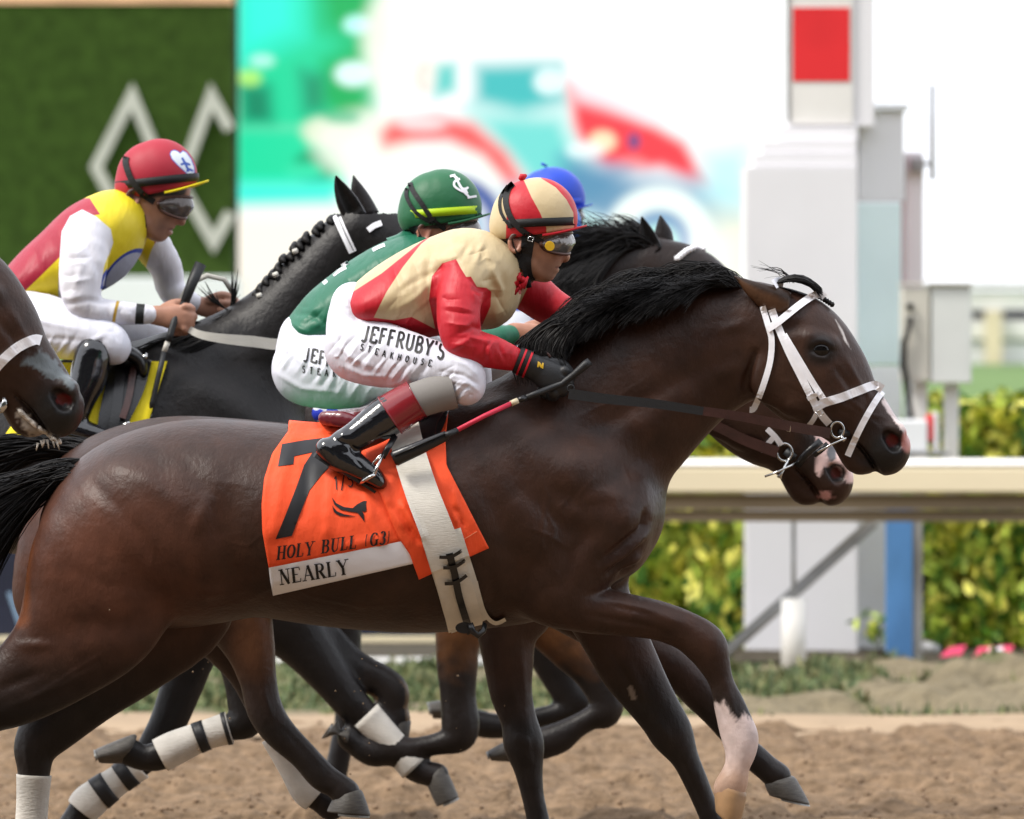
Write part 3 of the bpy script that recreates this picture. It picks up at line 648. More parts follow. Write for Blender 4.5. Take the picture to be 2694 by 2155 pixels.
bandage(H2, Y2, [(728, 1938, 115, 40, 35), (770, 2020, 115, 35, 31), (805, 2080, 115, 39, 34), (830, 2104, 115, 36, 33)], 8)
def tail2(i):
    a = rng.uniform(0, 1); w = rng.normal(0, 1); s0 = (232+rng.normal(0, 10), 1186+w*9, rng.normal(0, 20)); L = rng.uniform(270, 480); sp = rng.uniform(-30, 170)*(.35+.65*a)
    return [s0, (150-40*a, 1148+w*9+sp*.1, rng.normal(0, 20)), (20, 1158+sp*.5, rng.normal(0, 40)), (190-L, 1190+sp+rng.normal(0, 15), rng.normal(20, 60))]
strands('tail', 2400, tail2, Y2, M_mane, H2, 2.4, 7)
bvh2 = bvh_of([H2b])

# ---------- black horse under the rider in the red cap
Y3, s3 = 2.3, .905; T3 = TF(-778, -39, s3)
NK3 = [(560, 1050, 0, 205, 150), (660, 965, 0, 165, 118), (750, 860, 0, 126, 98), (830, 755, 0, 104, 86), (900, 668, 0, 90, 76), (948, 618, 0, 82, 72)]
HD3 = [(958, 612, 0, 86, 74), (1012, 668, 0, 112, 86), (1062, 740, 0, 98, 86), (1100, 805, 0, 78, 70), (1135, 865, 0, 62, 58), (1158, 905, 0, 54, 54)]
LEG_1 = dict(c=[(600, 1480, -110, 110, 70), (600, 1600, -110, 74, 56), (618, 1690, -110, 56, 46), (640, 1770, -110, 50, 42), (656, 1845, -110, 52, 42), (650, 1890, -110, 46, 40), (610, 1908, -110, 34, 32), (540, 1930, -110, 31, 29), (470, 1960, -110, 37, 32), (425, 1982, -110, 38, 33), (380, 1988, -110, 32, 30), (345, 1972, -110, 36, 36)],
             hoof=((362, 1920), (338, 2006), (258, 1965), (268, 2002), -110, 46), k=26)
LEG_2 = dict(c=[(570, 1500, 110, 110, 70), (540, 1620, 110, 80, 58), (505, 1720, 110, 62, 48), (470, 1820, 110, 54, 44), (438, 1905, 110, 48, 42), (405, 1965, 110, 44, 38), (372, 2008, 110, 35, 32), (318, 2050, 110, 31, 29), (262, 2090, 110, 36, 32), (225, 2120, 110, 40, 34), (200, 2150, 110, 33, 31), (180, 2185, 110, 36, 36)],
             hoof=((218, 2200), (150, 2180), (190, 2262), (120, 2232), 110, 46), k=26)
LEG_3h = dict(c=[tuple(np.array(T3(p[0], p[1])).tolist())+(p[2], p[3]*s3, p[4]*s3) for p in LEG_hr['c']], k=30)
LEG_4h = dict(c=[tuple(np.array(T3(p[0], p[1])).tolist())+(p[2], p[3]*s3, p[4]*s3) for p in LEG_hl['c']], k=30)
def col3(V, N):
    c = np.tile(np.array([[.009, .0075, .0075]], np.float32), (len(V), 1)); return c*(1+.2*noise2(V[:, 0], V[:, 1], 80, 4)[:, None])
ears3 = lambda sg: [(938, 575, -40, 30, 24), (916, 535, -46, 29, 20), (898, 498, -47, 19, 14), (889, 476, -46, 9, 8), (885, 463, -45, 2, 2)] if sg < 0 else [(972, 570, 40, 28, 22), (950, 525, 42, 25, 18), (937, 490, 42, 15, 12), (932, 473, 42, 7, 7), (929, 461, 42, 2, 2)]
def nh3(f, T, s, neck, head):
    f.chain(NK3, 60, 4, kin=8); f.chain(HD3, 20, 4, kin=6)
    for sg in (-1, 1): f.chain([(990, 730, sg*58, 78, 30), (1030, 780, sg*52, 56, 26)], 20)
add_neck_head = nh3
H3, H3b = horse('racehorse', Y3, T3, s3, 8.0, [LEG_1, LEG_2, LEG_3h, LEG_4h], 'black racehorse with braided mane and upright ears behind the green rider', 'racehorses galloping past the post', col3, ear=ears3,
                rid=[([(500, 1000), (620, 1060), (720, 1120)], 40, 5)], lo=(-960, 560, -330), hi=(1260, 2300, 330))
for o in list(H3.children):
    if o.name.startswith('eye'): bpy.data.objects.remove(o)
add_neck_head = _anh
bandage(H3, Y3, [(608, 1909, -110, 36, 34), (540, 1930, -110, 32, 30), (470, 1960, -110, 38, 34), (426, 1982, -110, 39, 34)], 7, ((.02, .09), (.3, .42)))
bandage(H3, Y3, [(360, 2018, 110, 36, 33), (318, 2050, 110, 32, 30), (262, 2090, 110, 37, 33), (226, 2119, 110, 41, 35), (208, 2140, 110, 37, 33)], 7, ((.14, .28), (.4, .55)))
bvh3 = bvh_of([H3b])
CR3 = [(520, 838), (590, 850), (640, 852), (655, 806), (690, 758), (748, 684), (795, 632), (850, 592), (885, 572)]
for t in np.linspace(.22, .97, 17):                 # braids knotted along the crest
    p = curve_at(CR3, t+rng.normal(0, .006))+rng.normal(0, 2.5, 2); m = MB(); d = rng.uniform(7, 17)
    pts = [P(p[0]+8, p[1]+14, Y3-.02), P(p[0]-d*.3, p[1]-d*.2, Y3-.025), P(p[0]-d*.5, p[1]+d*.4, Y3-.04), P(p[0]+2, p[1]+d*1.1, Y3-.06)]
    m.tube(pts, [.008, .014, .013, .005], 9); b = m.build('braid', M_mane, H3, True)
for t in (.42, .56, .72):
    p = curve_at(CR3, t); m = MB(); m.tube([P(p[0]-3, p[1]+8, Y3-.07), P(p[0]+9, p[1]+3, Y3-.066)], .008, 8); m.build('braid_band', M_offwhite, H3, True)
def mane3(i):
    t = rng.uniform(0, .34); r = curve_at(CR3, t) if i % 2 else np.array([rng.uniform(400, 560), rng.uniform(850, 950)])
    if i % 2 == 0: return [(r[0]+60, r[1]+20, -90), (r[0]-20, r[1]+rng.uniform(20, 60), -125), (r[0]-70, r[1]+rng.uniform(60, 90), -140)]
    return [(r[0], r[1]+14, rng.normal(0, 15)), (r[0]-25, r[1]-10, -20), (r[0]-60-rng.uniform(0, 40), r[1]+rng.uniform(20, 70), -60)]
strands('mane_lock', 420, mane3, Y3, M_mane, H3, 2.2, 6)
def wisp3(i):
    return [(600, 830, -15), (615, 800, -10), (620+rng.normal(0, 8), 730+rng.uniform(-30, 60), rng.normal(0, 10))] if i % 3 else [(600, 815, -30), (570, 800, -40), (540+rng.normal(0, 14), 770+rng.normal(0, 16), -40)]
strands('mane_wisp', 46, wisp3, Y3, M_mane, H3, 1.8, 6)

# ---------- horse at the left edge: head thrust into the picture
Y4, s4 = -0.9, 1.1; T4 = TF(-2413, -224, s4)
def trleg(L, T, s, h=True):
    d = dict(c=[(*T(p[0], p[1]), p[2]*s, p[3]*s, p[4]*s) for p in L['c']], k=L['k'])
    if h and 'hoof' in L: q = L['hoof']; d['hoof'] = (T(*q[0]), T(*q[1]), T(*q[2]), T(*q[3]), q[4]*s, q[5]*s)
    return d
def col4(V, N):
    c = bay(V, N, .85, 1900, T4, s4); x, z, y = V[:, 0], V[:, 1], V[:, 2]; fz = noise2(x, z, 22, 25)*9+noise2(x, z, 8, 26)*4
    sd = polysd(x, z, [(56, 958), (70, 945), (116, 924), (150, 950), (200, 1010), (190, 1030), (168, 1000), (128, 996), (104, 972), (84, 962)])
    c = mixc(c, (.13, .15, .16), np.clip((sd+fz)/5+.5, 0, 1))
    o = T4(2345, 1158); d = np.hypot((x-o[0])/38, (z-o[1]-2)/26); c = mixc(c, (.13, .014, .012), np.clip((.75-d)*4, 0, 1)*(np.abs(y) < 56)*(x > o[0]-16)*(z < o[1]+12)); c = mixc(c, (.01, .009, .009), np.clip((1.2-d)*5, 0, 1)*np.clip((d-.8)*6, 0, 1)*.7)
    sd = polysd(x, z, [(48, 1072), (66, 1082), (100, 1116), (140, 1146), (150, 1165), (110, 1176), (70, 1140), (48, 1100)]); c = mixc(c, (.36, .31, .26), np.clip((sd+fz*2-4)/8+.5, 0, .8))
    return c
H4, H4b = horse('racehorse', Y4, T4, s4, 8.0, [trleg(L, T4, s4) for L in (LEG_b, LEG_d, LEG_hr, LEG_hl)], 'brown racehorse with grey nose patch entering at the left edge', 'racehorses galloping past the post', col4,
                rid=[(tuple(T4(*p) for p in r[0]), r[1]*s4, r[2]) for r in RID1 if min(p[0] for p in r[0]) > 2000])
bvh4 = bvh_of([H4b])
fch = []
for i in range(34):
    t = rng.random(); a = curve_at([(54, 1080), (96, 1120), (140, 1152), (156, 1162)], t); p, yy = hit(bvh4, a[0]+rng.normal(0, 6), a[1]+rng.normal(0, 5), .002, None, Y4); yp = (yy-Y4)/S(Y4)
    fch.append(([(a[0]-rng.uniform(2, 8), a[1]-rng.uniform(1, 6), yp, 1.6, 3), (a[0], a[1], yp-2, rng.uniform(2.5, 4.5), 4), (a[0]+rng.uniform(2, 9), a[1]+rng.uniform(2, 9), yp, 1.5, 3)], 3))
m = MB()
for i in range(7):
    a = (100+i*8, 1160+rng.normal(0, 5)); p = P(a[0], a[1], Y4-.02); m.tube([p, p+Vector((rng.normal(0, .006), 0, -rng.uniform(.01, .025)))], [.004, .001], 6)
M_foam = mat('mouth foam', (.5, .45, .39), .4, .5, var=(60, .4), bump=(150, .6, .004))
m.build('foam_drip', M_foam, H4, True)

# ---------- two more runners beyond, mostly hidden
Y5, s5 = 3.4, .86; T5 = TF(11, -14, s5)
LEG_a = dict(c=[(1290, 1470, -110, 100, 66), (1240, 1560, -110, 92, 62), (1207, 1670, -110, 60, 48), (1204, 1750, -108, 53, 42), (1206, 1830, -106, 46, 38), (1212, 1900, -105, 49, 42), (1205, 1935, -105, 40, 38), (1150, 1952, -105, 28, 28), (1070, 1965, -105, 26, 27), (1000, 1978, -105, 33, 31), (965, 1970, -105, 32, 31), (935, 1952, -105, 27, 28), (918, 1936, -105, 29, 32)],
             hoof=((925, 1905), (912, 1970), (852, 1940), (890, 1888), -105, 42), k=24)
LEG_e = dict(c=[(1440, 1460, -60, 100, 66), (1440, 1600, -60, 85, 58), (1490, 1690, -60, 62, 48), (1550, 1760, -60, 48, 40), (1592, 1830, -60, 44, 38), (1590, 1870, -60, 42, 38), (1558, 1885, -60, 30, 30), (1510, 1912, -60, 31, 29), (1470, 1938, -60, 40, 34), (1420, 1955, -60, 40, 34), (1380, 1966, -60, 33, 31), (1350, 1970, -60, 34, 34)],
             hoof=((1362, 1928), (1345, 2004), (1284, 1972), (1292, 1998), -60, 42), k=24)
LEG_5a = dict(c=[(640, 1520, -100, 120, 80), (720, 1600, -100, 100, 70), (800, 1690, -100, 68, 52), (880, 1790, -100, 50, 42), (930, 1850, -100, 45, 40), (975, 1890, -100, 36, 33), (1040, 1960, -100, 33, 30), (1090, 2012, -100, 35, 32), (1125, 2030, -100, 30, 30), (1150, 2035, -100, 33, 32)],
              hoof=((1172, 2005), (1118, 2052), (1208, 2090), (1150, 2116), -100, 42), k=30)
LEG_5b = dict(c=[(680, 1560, -50, 120, 80), (800, 1660, -50, 80, 60), (920, 1750, -50, 50, 42), (1000, 1790, -50, 44, 38), (1030, 1820, -50, 46, 40), (1030, 1860, -50, 42, 38), (1040, 1890, -50, 40, 38)],
              hoof=((1086, 1892), (1000, 1892), (1076, 1938), (1016, 1936), -50, 42), k=30)
def col5(V, N):
    c = bay(V, N, .3, 1850, T5, s5); x, z, y = V[:, 0], V[:, 1], V[:, 2]
    c = mixc(c, (.13, .052, .018), np.clip((1790-z+noise2(x, z, 60, 8)*40)/120, 0, 1)*np.clip((z-1560)/60, 0, 1)*(x > 1130)*.85)
    c = mixc(c, (.17, .1, .05), np.clip((z-1775+noise2(x, z, 30, 9)*20)/30, 0, 1)*(x > 965)*(x < 1095)*(z < 1930)*(y > -76)*.8)
    c = mixc(c, (.012, .01, .01), (x < 960)*1.0*(z > 1600)); return c
H5, H5b = horse('racehorse', Y5, T5, s5, 8.0, [LEG_a, LEG_e, LEG_5a, LEG_5b], 'bay racehorse with pearl browband farther back, mane showing behind the leader', 'racehorses galloping past the post', col5,
                ear=lambda sg: [(1752, 660, sg*38, 24, 20), (1746, 615, sg*42, 24, 16), (1741, 585, sg*42, 12, 10), (1738, 566, sg*41, 2, 2)] if sg > 0 else [(1722, 665, -38, 24, 20), (1704, 625, -42, 23, 16), (1694, 592, -42, 12, 10), (1687, 570, -41, 2, 2)], lo=(0, 560, -300), hi=(2100, 2200, 300))
bandage(H5, Y5, [(962, 1878, -100, 40, 36), (1040, 1960, -100, 34, 31), (1092, 2014, -100, 37, 33)], 5)
CR5 = [(1390, 770), (1470, 705), (1560, 660), (1660, 640), (1725, 640)]
def mane5(i):
    t = rng.uniform(0, 1); r = curve_at(CR5, t); L = rng.uniform(80, 210); yy = rng.normal(0, 18)
    if i % 2 == 0 and t < .8: return [(r[0]+20, r[1]+10, yy-10), (r[0]-20, r[1]+10, -80), (r[0]-60-rng.uniform(0, 30), r[1]+rng.uniform(50, 90), -120), (r[0]-80-rng.uniform(0, 50), r[1]+rng.uniform(90, 150), -140)]
    if i % 15 == 0: return [(r[0], r[1]+10, yy), (r[0]-20, r[1]-70, yy), (r[0]-60-rng.uniform(0, 60), r[1]-60+rng.normal(0, 25), yy+rng.normal(0, 30))]
    return [(r[0]+20, r[1]+14, yy), (r[0]-L*.3, r[1]-rng.uniform(10, 60), yy-20), (r[0]-L, r[1]+rng.uniform(-40, 60), yy-rng.uniform(0, 90))]
strands('mane', 4200, mane5, Y5, M_mane, H5, 1.8, 6)
Y6, s6 = 4.8, .82; T6 = TF(312, 179, s6)
LEG_g = dict(c=[(1420, 1560, -100, 90, 60), (1430, 1660, -100, 70, 50), (1455, 1740, -100, 52, 42), (1492, 1810, -100, 45, 38), (1518, 1845, -100, 42, 38), (1480, 1868, -100, 30, 30), (1400, 1888, -100, 27, 27), (1320, 1905, -100, 32, 30), (1260, 1898, -100, 34, 31), (1205, 1872, -100, 28, 28), (1180, 1860, -100, 30, 31)],
             hoof=((1192, 1832), (1172, 1888), (1130, 1842), (1140, 1886), -100, 40), k=24)
LEG_6h = dict(c=[(800, 1500, -100, 110, 80), (860, 1600, -100, 90, 60), (890, 1700, -100, 62, 50), (905, 1790, -100, 46, 40), (920, 1860, -100, 36, 34), (900, 1960, -100, 30, 28), (880, 2050, -100, 32, 30)], k=24)
H6, H6b = horse('racehorse', Y6, T6, s6, 11.0, [LEG_g, LEG_6h], 'black racehorse farthest back with only its folded legs showing', 'racehorses galloping past the post', lambda V, N: col3(V, N)*1.1, ear='none')
# ------------------------------------------------------------------ people
def outward(W, Q):
    a, b, c = W[Q[:, 0]], W[Q[:, 1]], W[Q[:, 2]]
    return np.ascontiguousarray(Q[:, ::-1]) if (np.cross(a, b)*c).sum() < 0 else Q
def plane(f, p, n, k=4):                            # keep the side where (q-p).n < 0
    X, Z = f.ax[0][:, None, None], f.ax[1][None, :, None]; L = math.hypot(*n)
    D = ((X-p[0])*n[0]+(Z-p[1])*n[1])/L; D = np.broadcast_to(D, f.F.shape).astype(np.float32)
    h = np.clip(.5+.5*(f.F-D)/k, 0, 1); f.F = D+(f.F-D)*h+k*h*(1-h); return f
def bounds(lists, m=30):
    A = np.array([q[:5] for L in lists for q in L]); r = A[:, 3:5].max(1)
    return tuple((A[:, i]-r).min()-m for i in range(3)), tuple((A[:, i]+r).max()+m for i in range(3))
def field_of(chains, h, k=10, n=3, m=30):
    lo, hi = bounds([c for c, *_ in chains], m); f = Field(lo, hi, h)
    for c in chains: f.chain(c[0], c[1] if len(c) > 1 else k, n, kin=c[2] if len(c) > 2 else 6)
    return f
def fmesh(name, f, y0, m, parent, rid=(), attrs=None, it=2, label=None, wr=None):
    V, Q = f.mesh(it)
    if len(rid): V = ridges(V, Q, rid)
    if wr is not None: V = V+vnormals(V, Q)*wr(V)[:, None]
    W = toworld(V, y0); Q = outward(W, Q); at = attrs(V) if attrs else None
    return mk(name, W, Q, m, parent, True, at, label=label)
def simil(a0, a1, b0, b1, rot=0.0):                 # similarity taking photo points a0->b0, a1->b1
    za, zb = complex(*a1)-complex(*a0), complex(*b1)-complex(*b0); k = zb/za
    return (lambda x, z: (lambda w: (w.real, w.imag))(complex(*b0)+k*(complex(x, z)-complex(*a0)))), abs(k)
def fist(W_, ang, y, s, sg=1):
    u = np.array([math.cos(ang), math.sin(ang)]); v = np.array([-u[1], u[0]]); W = np.array(W_, float); out = []
    q = lambda a, b, d, r, rd: (*(W+u*a*s+v*b*s), y+d*s*sg, r*s, rd*s)
    out.append(([q(-14, 0, 0, 24, 20), q(14, 0, 0, 28, 18), q(58, 2, -2, 36, 17), q(80, 4, 0, 34, 16)], 8))
    for i, b in enumerate((-30, -9, 12, 32)):
        L = (1.0, 1.06, 1.0, .86)[i]
        out.append(([q(82, b, -6, 11.5, 11.5), q(98*L+2, b+5, 6, 11, 11), q(99*L, b+10, 26, 10, 10), q(74*L, b+13, 40, 9.5, 9), q(54, b+13, 34, 8.5, 8)], 2.5))
    out.append(([q(22, -20, 14, 15, 14), q(52, -38, 22, 12, 12), q(78, -38, 26, 10.5, 10), q(98, -30, 30, 8.5, 8)], 4))
    return out
FACE = [  # profile prims in the first rider's photo pixels
    ([(1385, 592, 0, 86, 72), (1425, 600, 0, 80, 68)], 10), ([(1432, 636, 0, 58, 58), (1428, 678, 0, 50, 50), (1424, 705, 0, 36, 36)], 14),
    ([(1395, 655, 0, 60, 60), (1390, 680, 0, 44, 52)], 14),
    ([(1394, 688, -40, 14, 12), (1420, 716, -22, 15, 14), (1440, 721, 0, 17, 18), (1420, 716, 22, 15, 14), (1394, 688, 40, 14, 12)], 12),
    ([(1450, 718, 0, 10, 15)], 8), ([(1470, 634, 0, 9, 10), (1480, 656, 0, 9, 10), (1488, 675, 0, 9.5, 11), (1484, 680, 0, 9, 10)], 7),
    ([(1476, 683, -10, 6.5, 6)], 5), ([(1476, 683, 10, 6.5, 6)], 5), ([(1466, 622, -34, 12, 14), (1472, 620, 0, 12, 16), (1466, 622, 34, 12, 14)], 10),
    ([(1446, 668, -36, 17, 14)], 14), ([(1446, 668, 36, 17, 14)], 14), ([(1459, 693, -16, 7, 8), (1464, 694, 0, 7.5, 10), (1459, 693, 16, 7, 8)], 6),
    ([(1458, 711, -15, 5, 7), (1463, 710, 0, 6, 10), (1458, 711, 15, 5, 7)], 5),
    ([(1372, 680, 0, 54, 50), (1340, 720, 0, 58, 56), (1300, 750, 0, 70, 66)], 14)]
def head_chains(M, s):
    return [([(*M(p[0], p[1]), p[2]*s, p[3]*s, p[4]*s) for p in c], k*s) for c, k in FACE]
def helmet(root, y0, M, s, m, attrs=None, tilt=None, visor=None, band=M_blackcloth, band_z=(1286, 592, 1526, 582), h=3.2, lowback=True):
    f = field_of([([(*M(1396, 577), 0, 105*s, 89*s), (*M(1414, 573), 0, 106*s, 89*s)], 4)], h)
    if lowback: f.chain([(*M(1335, 600), 0, 44*s, 62*s), (*M(1345, 608), 0, 30*s, 60*s)], 20*s, 2)
    a, b = M(1300, 634), M(1520, 602); n = (-(b[1]-a[1]), b[0]-a[0]); plane(f, a, n, 5*s)
    o = fmesh('helmet', f, y0, m, root, attrs=attrs)
    # elastic band round the shell
    V = []; F = []; n = 40
    for k in range(n):
        q = 2*math.pi*k/n; x = 1405+118*math.cos(q); zc = band_z[1]+(band_z[3]-band_z[1])*(x-band_z[0])/(band_z[2]-band_z[0])
        for dz, e in ((-11, 0), (11, 0), (11, -6), (-11, -6)): 
            ex = (math.sqrt(max(0.05, 1-((zc+dz-575)/110)**2)))
            V.append((*M(1405+(113*ex+e+1.5)*math.cos(q), zc+dz), (96*ex+e+.5)*s*math.sin(q)))
    for k in range(n):
        for j in range(4): F.append((k*4+j, k*4+(j+1) % 4, ((k+1) % n)*4+(j+1) % 4, ((k+1) % n)*4+j))
    W = toworld(np.array(V), y0); mk('elastic_band', W, F, band, o, True)
    # visor
    V = []; n = 25; rows = 6
    for t in range(2):
        for i in range(n):
            q = math.radians(-82+164*i/(n-1))
            for j in range(rows):
                e = j/(rows-1); x = 1412+(98+(34*math.cos(q)**.7)*e)*math.cos(q); y = (86+10*e*math.cos(q))*math.sin(q); z = 597+20*math.sin(q)**2-6*e*math.cos(q)+t*5+5*e*(1-e)
                V.append((*M(x, z), y*s))
    F = []; N = n*rows
    for i in range(n-1):
        for j in range(rows-1): a = i*rows+j; F += [(a, a+1, a+rows+1, a+rows), (N+a, N+a+rows, N+a+rows+1, N+a+1)]
        a = i*rows+rows-1; F.append((a, N+a, N+a+rows, a+rows))
    mk('visor', toworld(np.array(V), y0), F, visor or m, o, True)
    return o
def goggles(root, y0, M, s, lens, frame=M_tanrim, strap_=True):
    V = []; F = []; n = 29; rows = 9
    for i in range(n):
        q = math.radians(-98+196*i/(n-1))
        for j in range(rows):
            v = -1+2*j/(rows-1); e = 1-.13*v*v; hh = 29*(max(.02, 1-abs(math.degrees(q)/99)**3.2))**.5
            nz = 10*max(0, v)*math.exp(-(math.degrees(q)/14)**2)
            V.append((*M(1434+80*e*math.cos(q)-nz*1.5, 643+hh*v*(1-.28*(v > 0)*math.exp(-(math.degrees(q)/22)**2))-2*math.cos(q)), 73*e*s*math.sin(q)))
    for i in range(n-1):
        for j in range(rows-1): a = i*rows+j; F.append((a, a+rows, a+rows+1, a+1))
    g = mk('goggles', toworld(np.array(V), y0), F, lens, root, True)
    rim = []
    for i in range(n): rim.append(i*rows)
    for j in range(1, rows): rim.append((n-1)*rows+j)
    for i in range(n-2, -1, -1): rim.append(i*rows+rows-1)
    for j in range(rows-2, 0, -1): rim.append(j)
    Wv = toworld(np.array(V), y0); m = MB(); pts = [Vector(Wv[i]) for i in rim]+[Vector(Wv[0])]; m.tube(pts, 4.6*s*S(y0), 8, cap=False); m.build('goggle_rim', frame, g, True)
    return g
def ear_(root, y0, M, s, f=None):
    out = []
    for sg in (-1, 1):
        P0 = [(1362, 616), (1348, 622), (1341, 638), (1345, 656), (1355, 662), (1366, 655), (1372, 634), (1370, 620)]
        out.append(([(*M(a, b), sg*(72 if i < 6 else 66)*s, 5.5*s, 4.5*s) for i, (a, b) in enumerate(P0)], 3*s, 2))
        out.append(([(*M(1356, 640), sg*64*s, 15*s, 7*s), (*M(1358, 648), sg*64*s, 12*s, 7*s)], 4*s))
    return out
def jockey(label, y0, sp, mats, hs=3.6, group='jockeys riding the race', coarse=False):
    s = sp['s']; M, ks = simil((1405, 575), (1480, 676), sp['helm'], sp['nose'])
    Mh, _ = simil((1405, 575), (1480, 676), sp['helm'], sp['helm2'])
    base = P(*sp['seat'], y0); root = thing('person', base, label, 'jockey', group)
    far = lambda L, dx=0, dz=0: [(p[0]+dx, p[1]+dz, -p[2], p[3], p[4]) for p in L]
    tors, armn, armf, hip, thn = sp['torso'], sp['arm'], sp['armf'], sp['hips'], sp['thigh']
    thf = sp.get('thighf') or far(thn, *sp.get('fo', (14, -6)))
    # skin: one continuous body under the clothes
    thin = lambda L, a=.8, d=7: [(p[0], p[1], p[2], max(8*s, p[3]*a-d*s*.3), max(8*s, p[4]*a-d*s*.3)) for p in L]
    ch = head_chains(M, s)+ear_(root, y0, M, s)+[(thin(tors, .82), 14), (thin(armn, .72), 10), (thin(armf, .72), 10), (thin(hip, .82), 14), (thin(thn, .75), 14), (thin(thf, .75), 14)]
    for sh in (sp['shin'], sp.get('shinf') or far(sp['shin'], *sp.get('fo', (14, -6)))): ch.append((thin([(q[0], q[1], q[2], q[3], q[4]) for q in sh], .7), 8))
    if 'fist' in sp: ch += fist(*sp['fist'])
    if 'fistf' in sp: ch += fist(*sp['fistf'])
    nb = M(1350, 705); ch.append(([(*nb, 0, 46*s, 46*s), (tors[-1][0], tors[-1][1], 0, 50*s, 56*s)], 14))
    f = field_of(ch, hs, n=3)
    f.chain([(*M(1436, 701), -26*s, 2.6*s, 6*s), (*M(1462, 702.5), -12*s, 2.6*s, 6*s), (*M(1470, 703), 0, 2.2*s, 8*s), (*M(1462, 702.5), 12*s, 2.6*s, 6*s), (*M(1436, 701), 26*s, 2.6*s, 6*s)], 2.5*s, 3, sub=True)
    for sg in (-1, 1):
        f.ball(*M(1470, 645), sg*28*s, 11*s, 12*s, 8*s, sub=True); f.ball(*M(1359, 640), sg*77*s, 9*s, 6*s, 4*s, sub=True); f.ball(*M(1482, 687), sg*6*s, 2.6*s, 3*s, 2*s, sub=True)
    def skincol(V):
        c = np.tile(np.array([sp.get('skin', (.38, .175, .11))], np.float32), (len(V), 1)); x, z, y = V[:, 0], V[:, 1], V[:, 2]
        a = M(1460, 704); d = np.hypot((x-a[0])/(24*s), (z-a[1])/(6.5*s)); c = mixc(c, (.36, .11, .08), np.clip((1-d)*3, 0, 1)*(np.abs(y) < 26*s)*.95); d2, _ = segdist(x, z, [M(1440, 702), M(1472, 703)]); c = mixc(c, (.12, .04, .03), np.clip((2.6*s-d2)/(1.5*s), 0, 1)*(np.abs(y) < 30*s)*.8)
        a = M(1440, 700); d = np.hypot(x-a[0], z-a[1]); c = mixc(c, (.25, .14, .11), np.clip(1-d/(48*s), 0, 1)*sp.get('stubble', .35)*1.6)
        a = M(1380, 596); b = M(1338, 640); d1, _ = segdist(x, z, [M(1300, 600), M(1340, 628), M(1400, 612), M(1470, 598)]); c = mixc(c, (.02, .015, .012), np.clip((24*s-d1)/(8*s), 0, 1)*(z < M(1405, 632)[1]))
        a = M(1478, 676); d = np.hypot(x-a[0], z-a[1]); c = mixc(c, (.42, .15, .11), np.clip(1-d/(26*s), 0, 1)*.6)
        a = M(1356, 642); d = np.hypot(x-a[0], z-a[1]); c = mixc(c, (.4, .13, .09), np.clip(1-d/(30*s), 0, 1)*.7)
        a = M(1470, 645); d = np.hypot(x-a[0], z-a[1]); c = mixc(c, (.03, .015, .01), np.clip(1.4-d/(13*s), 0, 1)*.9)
        return {'col': c*(1+.1*noise2(x, z, 30, 2)[:, None])}
    body = fmesh('body', f, y0, M_skin, root, attrs=skincol)
    hel = helmet(root, y0, Mh, s, mats['cap'], sp.get('capattr'), visor=mats.get('visor'), h=hs if coarse else 3.2)
    gog = goggles(root, y0, M, s, mats.get('lens', M_lensdark))
    # silks
    jf = field_of([(tors, 14), (armn, 16), (armf, 16)]+sp.get('chest', []), hs)
    jac = fmesh('jacket', jf, y0, mats['silk'], root, sp.get('jrid', ()), sp.get('jattr'), wr=sp.get('jwr'))
    bf = field_of([(hip, 14), (thn, 16), (thf, 16)], hs)
    bre = fmesh('breeches', bf, y0, M_breech, root, sp.get('brid', ()), wr=sp.get('bwr'))
    # collar
    cA = [M(1322, 752), M(1352, 706), M(1362, 688)]
    V, F = loft([(*M(1300, 716), 0, 84*s, 84*s), (*M(1324, 699), 0, 74*s, 72*s), (*M(1352, 677), 0, 68*s, 64*s), (*M(1351, 678), 0, 60*s, 56*s)], y0, 24, False)
    if not coarse: mk('collar', V, F, mats.get('collar', mats['silk']), root, True)
    # boots
    for sg, sh, ft in ((-1, sp['shin'], sp['foot']), (1, sp.get('shinf') or far(sp['shin'], *sp.get('fo', (14, -6))), sp.get('footf') or far(sp['foot'], *sp.get('fo', (14, -6))))):
        f = field_of([(sh[sp.get('bi', 0):], 8), (ft, 10)], hs)
        bt = fmesh('boot', f, y0, M_boot, root, rid=sp.get('btrid', ()))
        a, b = np.array(ft[0][:2]), np.array(ft[-1][:2]); u = (b-a)/np.hypot(*(b-a)); v = np.array([-u[1], u[0]]); Ls = np.hypot(*(b-a)); yy = ft[0][2]
        m = MB(); V = []
        for e, th in ((0, 0), (1, 0)): pass
        prof = []; nn = 20
        for k in range(nn):
            q = 2*math.pi*k/nn; prof.append((Ls*.5+Ls*.62*math.cos(q), 27*s*math.sin(q)*(1.0 if math.cos(q) > -.2 else .85)))
        off = sp.get('soleoff', 33)*s
        for t in (0, 7*s):
            for (e, w) in prof: p = a+u*e+v*(off+t+ (6*s if e < Ls*.3 and t else 0)); V.append((p[0], p[1], yy+w))
        F = [(k, (k+1) % nn, nn+(k+1) % nn, nn+k) for k in range(nn)]+[tuple(range(nn-1, -1, -1)), tuple(range(nn, 2*nn))]
        mk('sole', toworld(np.array(V), y0), F, M_blkleather, bt, False)
        if 'cuff' in sp:
            L = sp['cuff'] if sg < 0 else far(sp['cuff'], *sp.get('fo', (14, -6)))
            V, F = loft(catmull(L, 4), y0, 28, False); mk('boot_cuff', V, F, M_bootred, bt, True)
            e = MB(); n = 28
            for q in (L[0], L[-1]):
                i = 0 if q is L[0] else (len(catmull(L, 4))-1); ring_ = [Vector(V[i*n+k]) for k in range(n)]+[Vector(V[i*n])]; e.tube(ring_, .0022, 6, cap=False)
            e.build('cuff_piping', M_bootred, bt, True)
